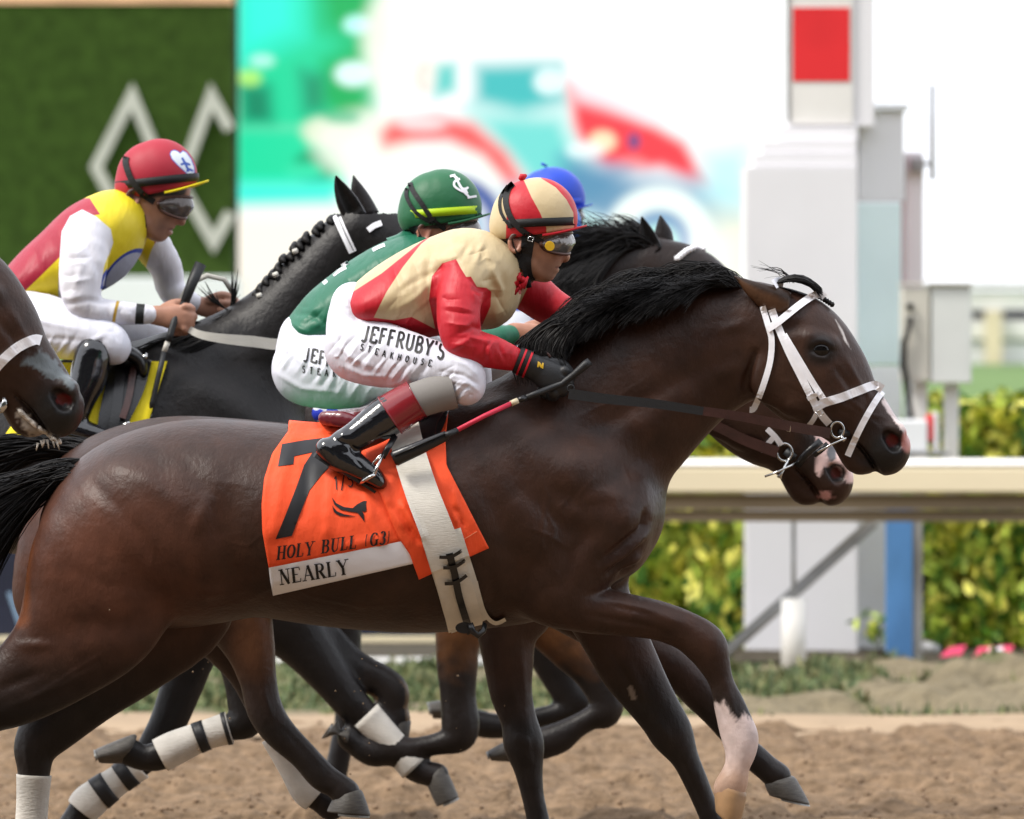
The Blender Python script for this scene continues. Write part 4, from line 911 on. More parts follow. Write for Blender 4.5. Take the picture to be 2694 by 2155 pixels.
        if 'sock' in sp:
            L = sp['sock'] if sg < 0 else far(sp['sock'], *sp.get('fo', (14, -6)))
            V, F = loft(catmull(L, 4), y0, 28, False); mk('gaiter', V, F, M_sock, root, True)
    return root, dict(body=body, helmet=hel, jacket=jac, breeches=bre, M=M, Mh=Mh, goggles=gog)

fmesh('mouth_foam', field_of(fch, 1.6, n=2), Y4, M_foam, H4)
# ---------------- rider of number 7
def sdmask(V, poly, near=None):
    sd = polysd(V[:, 0], V[:, 1], poly); 
    if near is not None: sd = np.minimum(sd, (-V[:, 2]-near) if near >= 0 else (V[:, 2]+near))
    return sd
RED, CREAM = (.5, .01, .022), (.57, .45, .26)
def j1attr(V):
    a = sdmask(V, [(1145, 590), (1140, 610), (1080, 660), (1006, 720), (925, 772), (900, 800), (932, 870), (975, 905), (1180, 930), (1172, 904), (1150, 868), (1085, 834), (1039, 843), (986, 836), (1020, 768), (1062, 703), (1108, 643), (1156, 604), (1160, 585)])
    a = np.where(V[:, 2] > 30, np.minimum(a, 40), a)
    b = sdmask(V, [(1130, 790), (1138, 728), (1165, 694), (1201, 683), (1213, 706), (1228, 730), (1240, 729), (1256, 756), (1280, 758), (1293, 768), (1291, 806), (1268, 858), (1310, 885), (1420, 920), (1400, 1010), (1230, 980), (1160, 930)], 60)
    c = sdmask(V, [(1398, 735), (1425, 715), (1700, 800), (1600, 930), (1400, 900), (1352, 830), (1372, 790)], -50)
    d = sdmask(V, [(1352, 742), (1392, 730), (1388, 768), (1366, 775)], 0)
    return {'red': np.maximum(np.maximum(a, b), np.maximum(c, d))}
def cap1(V):
    a = sdmask(V, [(1374, 440), (1376, 470), (1398, 520), (1420, 560), (1437, 600), (1438, 640), (1330, 650), (1332, 590), (1334, 545), (1346, 486), (1360, 440)])
    b = sdmask(V, [(1415, 440), (1424, 470), (1462, 494), (1490, 526), (1508, 560), (1512, 640), (1560, 640), (1560, 540), (1480, 440)])
    y = np.abs(V[:, 2]); return {'red': np.maximum(a, b)}
M_silk1 = panelmat('cream and red silks', CREAM, [('red', RED)], .5, bump=[(6, .15, .02), (16, .35, .015, (1.8, 1, .4), (0, .9, 0))])
M_cap1 = panelmat('red and cream cap', CREAM, [('red', RED)], .5, bump=[(16, .35, .015)], sheen=.1)
M_redvis = mat('red visor cloth', RED, .5, .3, bump=(40, .2, .005))
def wrink(seed, amp, sc=(34, 11), ang=.6):
    def fn(V):
        c, s_ = math.cos(ang), math.sin(ang); u = V[:, 0]*c+V[:, 1]*s_; w = -V[:, 0]*s_+V[:, 1]*c
        n = noise2(u/6, w, sc[0], seed)+.5*noise2(u/6, w+V[:, 2]*.4, sc[1], seed+1)
        return amp*n
    return fn
R1 = dict(s=1.0, helm=(1405, 575), nose=(1480, 676), helm2=(1480, 676), seat=(1000, 1120), skin=(.46, .24, .155),
    torso=[(972, 806, 0, 68, 168), (1040, 788, 0, 100, 176), (1120, 765, 0, 122, 172), (1200, 735, 0, 126, 172), (1238, 722, 0, 120, 175), (1284, 716, 0, 90, 150), (1304, 712, 0, 58, 82)],
    arm=[(1222, 742, -150, 64, 62), (1208, 800, -200, 56, 52), (1210, 860, -225, 54, 48), (1228, 906, -228, 48, 46), (1290, 924, -208, 42, 40), (1352, 944, -186, 31, 30)],
    armf=[(1330, 725, 150, 62, 60), (1394, 766, 180, 56, 50), (1444, 802, 196, 50, 46), (1500, 826, 176, 38, 38), (1556, 846, 130, 28, 28)],
    hips=[(928, 798, 0, 56, 120), (938, 870, 0, 80, 138), (960, 930, 0, 74, 140)],
    thigh=[(946, 914, -78, 92, 82), (1012, 934, -128, 84, 76), (1100, 950, -178, 68, 64), (1180, 970, -210, 58, 58), (1216, 986, -222, 59, 55), (1228, 1016, -226, 49, 50)],
    shin=[(1075, 1064, -254, 44, 42), (1030, 1088, -262, 52, 46), (985, 1118, -270, 47, 42), (940, 1146, -277, 38, 36), (905, 1166, -282, 36, 34)],
    foot=[(866, 1176, -285, 29, 32), (900, 1198, -285, 38, 36), (945, 1222, -290, 33, 36), (985, 1246, -292, 25, 34), (1006, 1266, -292, 17, 28)], soleoff=23,
    cuff=[(1098, 1048, -248, 52, 50), (1064, 1068, -254, 54, 50), (1030, 1090, -260, 56, 52)], sock=[(1196, 1022, -234, 50, 47), (1180, 1026, -236, 51, 47), (1150, 1034, -240, 49, 46), (1094, 1052, -248, 47, 45)],
    fist=((1398, 962), .5, -182, 1.0), fistf=((1574, 852), .3, 126, 1.0, -1), collar=[(1318, 720), (1340, 700), (1358, 672)],
    chest=[([(1235, 775, 0, 92, 160), (1285, 792, 0, 72, 130), (1310, 770, 0, 60, 110)], 20), ([(1212, 700, -140, 46, 50), (1225, 735, -160, 52, 50)], 20)], jattr=j1attr, capattr=cap1, jwr=wrink(31, .9, (70, 30), -.55), bwr=wrink(41, .5, (46, 22), -.85),
    jrid=[([(1135, 640), (1125, 720), (1130, 790), (1150, 850)], 10, -6), ([(1160, 620), (1250, 650), (1310, 700), (1330, 770)], 12, -5), ([(1260, 640), (1300, 690), (1318, 760), (1300, 830)], 10, 5), ([(1225, 735), (1262, 800), (1262, 850)], 9, 5), ([(1240, 760), (1285, 775)], 8, -5), ([(1200, 880), (1245, 860), (1285, 870)], 8, -6), ([(1190, 920), (1240, 890), (1300, 900)], 8, 5), ([(1140, 810), (1060, 840), (1000, 860)], 8, -5), ([(1070, 700), (1090, 780), (1110, 830)], 12, 4), ([(1310, 900), (1330, 950)], 6, -4), ([(1280, 890), (1290, 950)], 7, 4)],
    brid=[([(880, 900), (930, 940), (1000, 970)], 9, 4), ([(900, 960), (960, 985), (1040, 990)], 7, 4), ([(870, 850), (900, 920), (920, 980)], 10, -4), ([(1090, 960), (1060, 1000), (1020, 1015)], 8, 5), ([(1130, 950), (1110, 985)], 7, -5), ([(1180, 940), (1230, 960), (1260, 990)], 6, 3), ([(1160, 975), (1220, 985), (1262, 1010)], 5, -3), ([(1190, 1000), (1240, 1010), (1262, 1030)], 5, 3), ([(930, 760), (925, 810), (950, 850)], 9, -5)],
    btrid=[([(915, 1120), (905, 1150), (930, 1185)], 9, 5), ([(890, 1150), (925, 1165), (950, 1195)], 8, -7), ([(940, 1200), (960, 1225)], 5, -3), ([(880, 1165), (890, 1215)], 4, -2)])
def folds(a, b, n, d, w=(4, 8), amp=3.0, seed=1, bend=6):
    r = np.random.default_rng(seed); out = []
    for i in range(n):
        t = (i+r.uniform(.1, .9))/n; p = np.array(a)*(1-t)+np.array(b)*t; L = r.uniform(.45, 1.15); e = p+np.array(d)*L; m_ = (p+e)/2+r.normal(0, bend, 2)
        out.append(([tuple(p), tuple(m_), tuple(e)], r.uniform(*w), amp*r.uniform(.6, 1.2)*(1 if i % 2 else -1)))
    return [(*q, 1) for q in out]
R1['brid'] = R1['brid']+folds((862, 930), (1080, 1024), 17, (62, -78), seed=3, amp=4.6)+folds((1120, 1000), (1215, 1062), 8, (48, -46), (3, 6), 4.0, 4)+folds((1190, 950), (1250, 1040), 7, (-40, 18), (3, 5), 3.2, 5)+folds((870, 860), (930, 760), 6, (50, 30), (5, 9), 2.6, 6)
R1['jrid'] = R1['jrid']+[([(1141, 790), (1141, 725), (1165, 694), (1201, 683), (1228, 730), (1256, 756), (1293, 768)], 5, -5, 1), ([(1195, 690), (1130, 680), (1070, 700)], 14, 5), ([(1175, 700), (1110, 730), (1050, 770)], 10, -5), ([(1150, 730), (1100, 780), (1050, 815)], 10, 5), ([(1150, 790), (1100, 825)], 8, -5), ([(1235, 640), (1215, 680)], 8, -6), ([(1270, 640), (1250, 700)], 8, 6), ([(1300, 770), (1335, 830)], 6, -5, 1), ([(1285, 700), (1320, 770)], 8, 6)]+folds((1010, 690), (1200, 620), 6, (30, 90), (8, 16), 4.6, 7)+folds((1000, 850), (1130, 860), 7, (40, -60), (5, 9), 4.4, 8)+folds((1160, 760), (1190, 920), 6, (70, 10), (5, 9), 5.0, 9)+folds((1230, 940), (1350, 965), 7, (14, -50), (4, 7), 3.6, 10)+folds((1280, 650), (1340, 830), 6, (-60, 20), (6, 10), 5.0, 11)
J1, J1p = jockey('jockey in cream and red silks crouched low on the leading horse', 0.0, R1, dict(cap=M_cap1, visor=M_redvis, silk=M_silk1, lens=M_lens, collar=mat('tan collar', (.42, .28, .12), .6, .3, bump=(50, .6, .01))), 2.9)
bj1 = bvh_of([J1p['helmet'], J1p['body']])
strap('goggle_strap', [(1432, 640), (1404, 626), (1372, 606), (1342, 570), (1330, 530), (1336, 498), (1350, 482)], 15, bj1, M_blackcloth, J1, .005, .003, smooth=1)
strap('goggle_strap', [(1345, 600), (1318, 560), (1316, 520), (1336, 488)], 8, bj1, M_blackcloth, J1, .004, .003, smooth=1)
strap('chin_strap', [(1332, 632), (1344, 668), (1372, 690), (1388, 694)], 34, bj1, M_blackcloth, J1, .007, .006)
strap('chin_strap', [(1390, 622), (1386, 660), (1384, 690), (1390, 725), (1402, 742)], lambda t: 36-18*t, bj1, M_blackcloth, J1, .008, .006)
m = MB(); m.tube([P(1386, 726, -.035), P(1392, 757, -.03)], .0075, 8, flat=.4); m.build('strap_tail', M_blackcloth, J1, True)
m = MB(); m.tube([P(1446, 647, -.078), P(1447, 648, -.098)], [.0135, .0125], 20); k_ = m.build('lens_knob', M_gold, J1, False)
m = MB(); q = [P(1391, 622, -.088), P(1404, 625, -.088), P(1401, 636, -.088), P(1388, 633, -.088), P(1391, 622, -.088)]; m.tube(q, .0015, 6); m.build('strap_buckle', M_steel, J1, True)
m = MB(); m.tube([P(1368, 472, 0), P(1374, 466, -.004), P(1385, 461, 0)], [.006, .011, .004], 10); m.build('cap_button', M_redvis, J1, True)
m = MB()
for i in range(6): a = Vector(P(1352+i*4, 744+rng.normal(0, 8), -.07)); m.tube([a, a+Vector((rng.normal(.006, .006), -.008, rng.normal(-.006, .008))), a+Vector((.018, -.004, rng.normal(0, .012)))], [.006, .01, .003], 7)
m.build('neckerchief', M_redvis, J1, True)
# glove over the near hand
gch = fist((1398, 962), .5, -182, 1.0); gch = [([(p[0], p[1], p[2], p[3]+3, p[4]+3) for p in c], k) for c, k in gch]+[([(1368, 950, -184, 33, 30), (1402, 966, -183, 33, 26)], 6)]
gf = field_of(gch, 2.6); gl = fmesh('glove', gf, 0.0, M_rubber, J1)
V, F = loft([(1360, 946, -185, 35, 33), (1390, 958, -184, 36, 33)], 0.0, 24, False); mk('wrist_band', V, F, M_blackcloth, gl, True)
for a in (1372, 1388):
    V, F = loft([(a-2.5, 951+(a-1372)*.4, -185, 36.5, 34), (a+2.5, 953+(a-1372)*.4, -185, 36.5, 34)], 0.0, 24, False); mk('red_trim', V, F, M_redvis, gl, True)
gch2 = [([(p[0], p[1], p[2], p[3]+3, p[4]+3) for p in c], k) for c, k in fist((1574, 852), .3, 126, 1.0, -1)]
fmesh('glove', field_of(gch2, 3.4), 0.0, M_rubber, J1)

# ---------------- green rider
M_silk2 = panelmat('green silks', (.012, .13, .07), [], .45, bump=[(6, .15, .02), (18, .35, .014, (1.8, 1, .4))])
M_cap2 = panelmat('green cap', (.012, .12, .045), [], .5, bump=[(16, .3, .012)], sheen=.1)
M_lime = mat('lime band', (.42, .62, .01), .45, .3)
R2 = dict(s=.955, helm=(1158, 548), nose=(1236, 640), helm2=(1232, 642), seat=(850, 1110),
    torso=[(806, 878, 0, 62, 140), (872, 836, 0, 88, 150), (952, 795, 0, 106, 160), (1030, 745, 0, 106, 168), (1092, 706, 0, 92, 160), (1116, 682, 0, 58, 92)],
    arm=[(1080, 770, -150, 62, 60), (1090, 850, -200, 54, 50), (1130, 920, -215, 46, 44), (1240, 905, -190, 38, 36), (1345, 880, -140, 26, 26)],
    armf=[(1100, 770, 150, 60, 58), (1140, 850, 190, 50, 46), (1240, 890, 180, 40, 38), (1345, 885, 120, 28, 28)],
    hips=[(795, 880, 0, 58, 132), (806, 940, 0, 82, 150), (824, 985, 0, 82, 155)],
    thigh=[(815, 970, -95, 98, 90), (890, 982, -145, 93, 82), (980, 992, -185, 74, 68), (1080, 1008, -212, 58, 55), (1110, 1040, -220, 46, 46)],
    shin=[(1010, 1080, -250, 40, 40), (960, 1110, -255, 40, 38), (900, 1150, -258, 34, 34)], foot=[(870, 1160, -258, 28, 30), (910, 1190, -258, 34, 34), (970, 1230, -260, 22, 30)], soleoff=26,
    fist=((1362, 876), .22, -136, .95), fistf=((1372, 880), .2, 118, .95, -1), collar=[(1100, 690), (1118, 664), (1128, 640)],
    jwr=wrink(51, .9, (70, 30), -.5), bwr=wrink(61, .5, (46, 22), -1.0), brid=[([(740, 900), (800, 950), (860, 980)], 9, 4), ([(730, 980), (800, 1020), (900, 1030)], 8, 4), ([(900, 960), (880, 1030)], 8, -4), ([(960, 970), (940, 1040)], 7, 4)],
    jrid=[([(760, 820), (830, 830), (900, 880)], 9, -6), ([(770, 850), (820, 880)], 7, 5), ([(1080, 640), (960, 710), (850, 800)], 14, 4), ([(1000, 680), (1020, 780), (1010, 840)], 12, -5)])
R2['brid'] = R2['brid']+folds((725, 960), (960, 1068), 16, (46, -84), (4, 8), 4.6, 13)
R2['jrid'] = R2['jrid']+folds((770, 830), (880, 900), 8, (50, -40), (5, 9), 5.0, 14)+folds((850, 720), (1040, 640), 5, (30, 90), (10, 18), 4.4, 15)
J2, J2p = jockey('jockey in plain green silks and green cap beside the leading rider', Y2, R2, dict(cap=M_cap2, silk=M_silk2), 4.4)
bj2 = bvh_of([J2p['helmet'], J2p['body']])
for o in list(J2p['helmet'].children):
    if o.name.startswith('elastic_band'): o.data.materials[0] = M_lime
strap('goggle_strap', [(1172, 604), (1140, 580), (1112, 540), (1085, 500), (1078, 480)], 13, bj2, M_blackcloth, J2, .006, .003, y0=Y2, smooth=1)
strap('goggle_strap', [(1140, 590), (1095, 560), (1070, 520), (1070, 495)], 10, bj2, M_blackcloth, J2, .005, .003, y0=Y2, smooth=1)
strap('chin_strap', [(1085, 596), (1092, 612), (1106, 640)], 22, bj2, M_blackcloth, J2, .006, .005, y0=Y2)

# ---------------- rider in the red cap and yellow silks
RED3, YEL = (.34, .012, .035), (.76, .6, .018)
WH3 = (.72, .71, .77)
def j3attr(V):
    a = sdmask(V, [(-60, 690), (0, 700), (70, 640), (116, 600), (170, 550), (205, 522), (240, 522), (272, 566), (250, 570), (223, 560), (190, 590), (174, 640), (172, 672), (115, 728), (62, 778), (20, 790), (-60, 770)])
    b = sdmask(V, [(165, 700), (170, 610), (190, 570), (222, 553), (262, 572), (300, 605), (306, 640), (286, 700), (276, 762), (330, 770), (420, 800), (420, 870), (232, 880), (180, 850), (160, 780)], 60)
    c = sdmask(V, [(396, 655), (420, 612), (460, 600), (530, 800), (500, 850), (400, 850), (372, 720)], -40)
    d = sdmask(V, [(402, 622), (416, 600), (420, 630), (404, 660)], None)
    x, z = V[:, 0], V[:, 1]; u = (x-330)*.68-(z-716)*.73; w = (x-330)*.73+(z-716)*.68
    e = 34-np.hypot(u/2.3, w)*1.0; e = np.minimum(e, -V[:, 2]+60)
    k = sdmask(V, [(400, 845), (410, 790), (418, 790), (408, 850)])
    y, _ = segdist(x, z, [(310, 850), (322, 790)]); y2, _ = segdist(x, z, [(376, 850), (380, 800)])
    return {'red': np.maximum(a, np.minimum(d, 6)), 'white': np.maximum(b, c), 'blue': e, 'disc': e-6, 'gold': np.minimum(4-y, -V[:, 2]-60), 'black': np.minimum(11-y2, -V[:, 2]-60)}
M_silk3 = panelmat('yellow and red silks', YEL, [('red', RED3), ('blue', (.012, .04, .3)), ('disc', (.4, .42, .52)), ('white', WH3), ('gold', (.5, .3, .02)), ('black', (.012, .014, .014))], .5, bump=[(6, .15, .02), (18, .35, .014, (1.8, 1, .4))])
def cap3(V):
    x, z = V[:, 0], V[:, 1]
    h_ = np.minimum(polysd(x, z, [(449, 407), (452, 398), (461, 395), (470, 398), (476, 403), (482, 396), (492, 401), (505, 419), (513, 440), (514, 454), (506, 471), (492, 457), (470, 437), (454, 420)]), -V[:, 2]+10)
    f1, _ = segdist(x, z, [(482, 418), (490, 432), (498, 450)]); f2, _ = segdist(x, z, [(480, 434), (490, 430), (500, 434)]); f3, _ = segdist(x, z, [(494, 452), (500, 446), (508, 450)])
    return {'blue': h_, 'white': h_-2, 'fig': np.minimum(3.0-np.minimum(np.minimum(f1, f2), f3), h_-4)}
M_cap3 = panelmat('red cap with heart', (.38, .016, .035), [('blue', (.05, .1, .5)), ('white', (.72, .78, .85)), ('fig', (.04, .1, .45))], .55, bump=[(16, .15, .008)])
R3 = dict(s=.93, helm=(412, 466), nose=(470, 580), helm2=(492, 560), seat=(0, 900), skin=(.42, .21, .14), stubble=.6,
    torso=[(40, 765, 0, 55, 140), (110, 728, 0, 85, 150), (180, 688, 0, 103, 160), (250, 640, 0, 116, 168), (298, 592, 0, 92, 160), (322, 560, 0, 56, 80)],
    arm=[(236, 618, -150, 58, 58), (230, 700, -200, 62, 56), (226, 776, -222, 50, 48), (258, 816, -222, 36, 38), (330, 824, -205, 30, 32), (402, 828, -182, 24, 26)],
    armf=[(390, 640, 130, 50, 52), (428, 700, 180, 42, 44), (445, 765, 196, 36, 38), (506, 800, 150, 26, 26)],
    hips=[(-5, 780, 0, 58, 140), (0, 830, 0, 76, 150), (15, 850, 0, 76, 150)],
    thigh=[(20, 850, -95, 92, 88), (120, 858, -150, 84, 78), (220, 878, -200, 68, 64), (290, 896, -224, 52, 52), (312, 915, -228, 44, 46)],
    thighf=[(40, 840, 95, 90, 86), (180, 850, 160, 76, 70), (330, 880, 215, 56, 54), (410, 902, 228, 44, 46)],
    shin=[(258, 930, -250, 47, 44), (246, 990, -256, 47, 44), (230, 1040, -262, 38, 40), (216, 1090, -268, 32, 34)], shinf=[(390, 950, 240, 38, 40), (380, 1020, 250, 38, 40), (360, 1090, 256, 30, 32)],
    foot=[(196, 1116, -270, 26, 30), (228, 1130, -272, 30, 32), (280, 1144, -274, 24, 30), (312, 1150, -274, 16, 26)], soleoff=24,
    fist=((418, 830), .06, -180, .9), fistf=((524, 806), .12, 148, .9, -1), collar=[(305, 590), (328, 560), (346, 532)], jattr=j3attr, capattr=cap3, jwr=wrink(71, .8, (50, 20), -.9), bwr=wrink(81, .4, (34, 12), .5),
    jrid=[([(180, 640), (230, 700), (200, 790)], 10, 4), ([(200, 800), (250, 790), (300, 800)], 8, -4), ([(215, 600), (260, 680), (280, 740)], 9, -4), ([(120, 640), (80, 720)], 10, -3)],
    brid=[([(20, 850), (120, 845), (240, 870)], 8, 3), ([(60, 900), (160, 890), (260, 900)], 8, -3), ([(230, 920), (260, 895), (290, 880)], 7, 4)])
R3['brid'] = R3['brid']+folds((20, 930), (260, 955), 14, (50, -60), (4, 7), 4.0, 16)+folds((270, 940), (330, 900), 5, (-30, -30), (3, 6), 2.2, 17)
R3['jrid'] = R3['jrid']+folds((178, 620), (180, 820), 9, (70, -6), (5, 9), 4.8, 18)+folds((230, 850), (400, 845), 8, (10, -46), (4, 7), 3.6, 19)+folds((80, 650), (200, 560), 5, (30, 90), (8, 14), 4.2, 20)
J3, J3p = jockey('jockey in yellow and red silks with white sleeves and red cap', Y3, R3, dict(cap=M_cap3, visor=M_yellow, silk=M_silk3, lens=M_lensdark), 4.2)
bj3 = bvh_of([J3p['helmet'], J3p['body']])
strap('goggle_strap', [(406, 532), (372, 508), (344, 470), (330, 430), (332, 412)], 16, bj3, M_blackcloth, J3, .006, .003, y0=Y3, smooth=1)
strap('chin_strap', [(374, 566), (376, 584), (378, 600)], 17, bj3, M_blackcloth, J3, .005, .008, y0=Y3)
strap('chin_strap', [(352, 500), (345, 522), (352, 550), (372, 574)], 10, bj3, M_leather, J3, .005, .004, y0=Y3)

# ---------------- two riders in blue caps behind
def moved(sp, dx, dz, k, o=(1158, 548)):
    mv = lambda q: (o[0]+dx+(q[0]-o[0])*k, o[1]+dz+(q[1]-o[1])*k)
    out = dict(sp); out['s'] = sp['s']*k
    for key in ('torso', 'arm', 'armf', 'hips', 'thigh', 'shin', 'foot', 'thighf', 'shinf'):
        if key in sp: out[key] = [(*mv(p), p[2]*k, p[3]*k, p[4]*k) for p in sp[key]]
    for key in ('helm', 'nose', 'helm2', 'seat'): out[key] = mv(sp[key])
    out['collar'] = [mv(p) for p in sp['collar']]
    for key in ('fist', 'fistf'): q = sp[key]; out[key] = (mv(q[0]), q[1], q[2]*k, q[3]*k, *q[4:])
    for key in ('jwr', 'bwr', 'brid', 'jrid'): out.pop(key, None)
    return out
M_blue = panelmat('blue cap', (.012, .06, .52), [], .5, bump=[(16, .2, .01)], sheen=.1)
M_blue2 = panelmat('lighter blue cap', (.03, .17, .66), [], .5, bump=[(16, .2, .01)], sheen=.1)
M_silk4 = panelmat('white and blue silks', (.6, .62, .68), [('blue', (.02, .06, .3))], .5, bump=[(8, .4, .02)])
bl = lambda V: {'blue': (noise2(V[:, 0], V[:, 1], 90, 44)*60-6)}
R4 = moved(R2, 268, 50, .95); R4['jattr'] = bl
R5 = moved(R2, 290, -22, .84); R5['jattr'] = bl
J4, J4p = jockey('jockey in lighter blue cap half hidden by the leading rider', Y5, R4, dict(cap=M_blue2, silk=M_silk4), 6.0, coarse=True)
J5, J5p = jockey('jockey in deep blue cap farthest back above the others', Y6, R5, dict(cap=M_blue, silk=M_silk4), 6.0, coarse=True)
for J in (J4p, J5p):
    for o in list(J['helmet'].children):
        if o.name.startswith('elastic_band'): o.data.materials[0] = M_blue2 if J is J4p else M_blue
m = MB(); m.tube([P(1430, 437, Y6), P(1433, 431, Y6)], .012, 10); m.build('cap_button', M_blue, J5, True)
# ------------------------------------------------------------------ lettering: letters drawn stroke by stroke and laid on the cloth
def arc(cx, cy, rx, ry, a0, a1, n=14): return [(cx+rx*math.cos(math.radians(a0+(a1-a0)*i/n)), cy+ry*math.sin(math.radians(a0+(a1-a0)*i/n))) for i in range(n+1)]
GL = {  # (points, weight t/n) ; serif feet listed apart
 'H': ([([(.2, 0), (.2, 1)], 't'), ([(.8, 0), (.8, 1)], 't'), ([(.2, .52), (.8, .52)], 'n')], [(.2, 0), (.2, 1), (.8, 0), (.8, 1)], 1.0),
 'O': ([(arc(.5, .5, .36, .46, 0, 360, 28), 'o')], [], 1.0), 'L': ([([(.25, 0), (.25, 1)], 't'), ([(.25, .03), (.82, .03), (.86, .26)], 'n')], [(.25, 0), (.25, 1)], .9),
 'Y': ([([(.14, 1), (.5, .46)], 't'), ([(.86, 1), (.5, .46)], 'n'), ([(.5, .48), (.5, 0)], 't')], [(.14, 1), (.86, 1), (.5, 0)], 1.0),
 'B': ([([(.24, 0), (.24, 1)], 't'), ([(.24, .97), (.5, .97)]+arc(.5, .755, .24, .215, 90, -90, 10)+[(.24, .54)], 'b'), ([(.24, .52), (.52, .52)]+arc(.52, .275, .29, .245, 90, -90, 10)+[(.24, .03)], 'b')], [(.24, 0), (.24, 1)], .98),
 'U': ([([(.22, 1), (.22, .34)]+arc(.5, .34, .28, .31, 180, 270, 8), 't'), (arc(.5, .34, .28, .31, 270, 360, 8)+[(.78, 1)], 'n')], [(.22, 1), (.78, 1)], 1.0),
 'G': ([(arc(.52, .5, .36, .46, 40, 320, 22), 'o'), ([(.8, .05), (.8, .42)], 't')], [(.8, .42)], 1.0),
 '3': ([(arc(.45, .74, .25, .23, 150, -85, 14), 'b'), (arc(.45, .27, .29, .25, 85, -155, 14), 'b')], [], .85),
 '(': ([(arc(.9, .5, .6, .7, 140, 220, 10), 'n')], [], .5), ')': ([(arc(-.3, .5, .6, .7, 40, -40, 10), 'n')], [], .5),
 'N': ([([(.2, 0), (.2, 1)], 'n'), ([(.2, 1), (.8, 0)], 't'), ([(.8, 0), (.8, 1)], 'n')], [(.2, 0), (.2, 1), (.8, 1)], 1.0),
 'E': ([([(.24, 0), (.24, 1)], 't'), ([(.24, .97), (.8, .97), (.82, .78)], 'n'), ([(.24, .52), (.62, .52)], 'n'), ([(.24, .03), (.82, .03), (.85, .24)], 'n')], [(.24, 0), (.24, 1)], .95),
 'A': ([([(.14, 0), (.5, 1)], 'n'), ([(.5, 1), (.86, 0)], 't'), ([(.27, .34), (.73, .34)], 'n')], [(.14, 0), (.86, 0)], 1.0),
 'R': ([([(.24, 0), (.24, 1)], 't'), ([(.24, .97), (.5, .97)]+arc(.5, .735, .25, .235, 90, -90, 10)+[(.24, .5)], 'b'), ([(.48, .5), (.84, 0)], 't')], [(.24, 0), (.24, 1), (.84, 0)], 1.0),
 'S': ([(arc(.5, .74, .27, .23, 30, 250, 12)[:-1]+arc(.5, .27, .29, .25, 75, -150, 14), 't')], [], .9), 'T': ([([(.5, 0), (.5, 1)], 't'), ([(.12, .97), (.88, .97)], 'n')], [(.5, 0)], .95),
 'K': ([([(.24, 0), (.24, 1)], 't'), ([(.8, 1), (.26, .42)], 'n'), ([(.42, .58), (.84, 0)], 't')], [(.24, 0), (.24, 1)], 1.0), 'F': ([([(.24, 0), (.24, 1)], 't'), ([(.2, .97), (.8, .97)], 'n'), ([(.1, .5), (.68, .56)], 'n')], [], .88),
 'J': ([([(.66, 1), (.62, .22)]+arc(.38, .2, .24, .2, 0, -150, 8), 't')], [], .78), "'": ([([(.5, 1.02), (.42, .78)], 'n')], [], .4), '1': ([([(.3, .8), (.52, .98), (.52, 0)], 'm')], [], .8), '/': ([([(.2, -.12), (.75, 1.05)], 'm')], [], .75),
 'M': ([([(.12, 0), (.2, 1)], 'm'), ([(.2, 1), (.5, .2)], 'm'), ([(.5, .2), (.8, 1)], 'm'), ([(.8, 1), (.88, 0)], 'm')], [], 1.1), 'I': ([([(.5, 0), (.5, 1)], 't')], [(.5, 0), (.5, 1)], .6)}
def lettering(name, text, org, ex, ey, bvh, parent, m=None, serif=True, tw=.17, nw=.06, gap=.06, off=.003, y0=0.0, curve=None, wfac=1.0):
    # org: baseline start; ex: vector of one em along the line; ey: vector of the cap height (photo px)
    pen = 0.0; layer = 0; L = math.hypot(*ey)
    def pt(u, v):
        b = curve(u) if curve else (org[0]+ex[0]*u, org[1]+ex[1]*u); return np.array([b[0]+ey[0]*v, b[1]+ey[1]*v])
    for ch in text:
        if ch == ' ': pen += .5; continue
        st, fe, w = GL[ch]; w *= wfac; V = []; F = []
        todo = [(p, k) for p, k in st]
        if serif: todo += [([(f[0]-.17/w*.9, f[1]+(.025 if f[1] < .5 else -.025)), (f[0]+.17/w*.9, f[1]+(.025 if f[1] < .5 else -.025))], 's') for f in fe]
        for pts, k in todo:
            layer += 1
            Q = np.array([pt(pen+p[0]*w, p[1]) for p in pts]); R = resample(Q, L*.12); n = len(R); last = None
            for i in range(n):
                t = R[min(i+1, n-1)]-R[max(i-1, 0)]; t = t/max(np.hypot(*t), 1e-6); nn = np.array([-t[1], t[0]])
                if k == 't': ww = tw
                elif k == 'n' or k == 's': ww = nw if serif else tw
                elif k == 'm': ww = tw
                else: ww = (nw+(tw-nw)*abs(t[1])**1.3) if serif else tw
                for sg in (-1, 1):
                    q = R[i]+nn*sg*ww*L*.5; p, last = hit(bvh, q[0], q[1], off+layer*2e-5, last, y0); V.append(p)
            b = len(V)-2*n
            for i in range(n-1): F.append((b+2*i, b+2*i+1, b+2*i+3, b+2*i+2))
        pen += w+gap
        mk('letter' if ch.isalpha() else 'character', V, F, m or M_ink, parent, False)
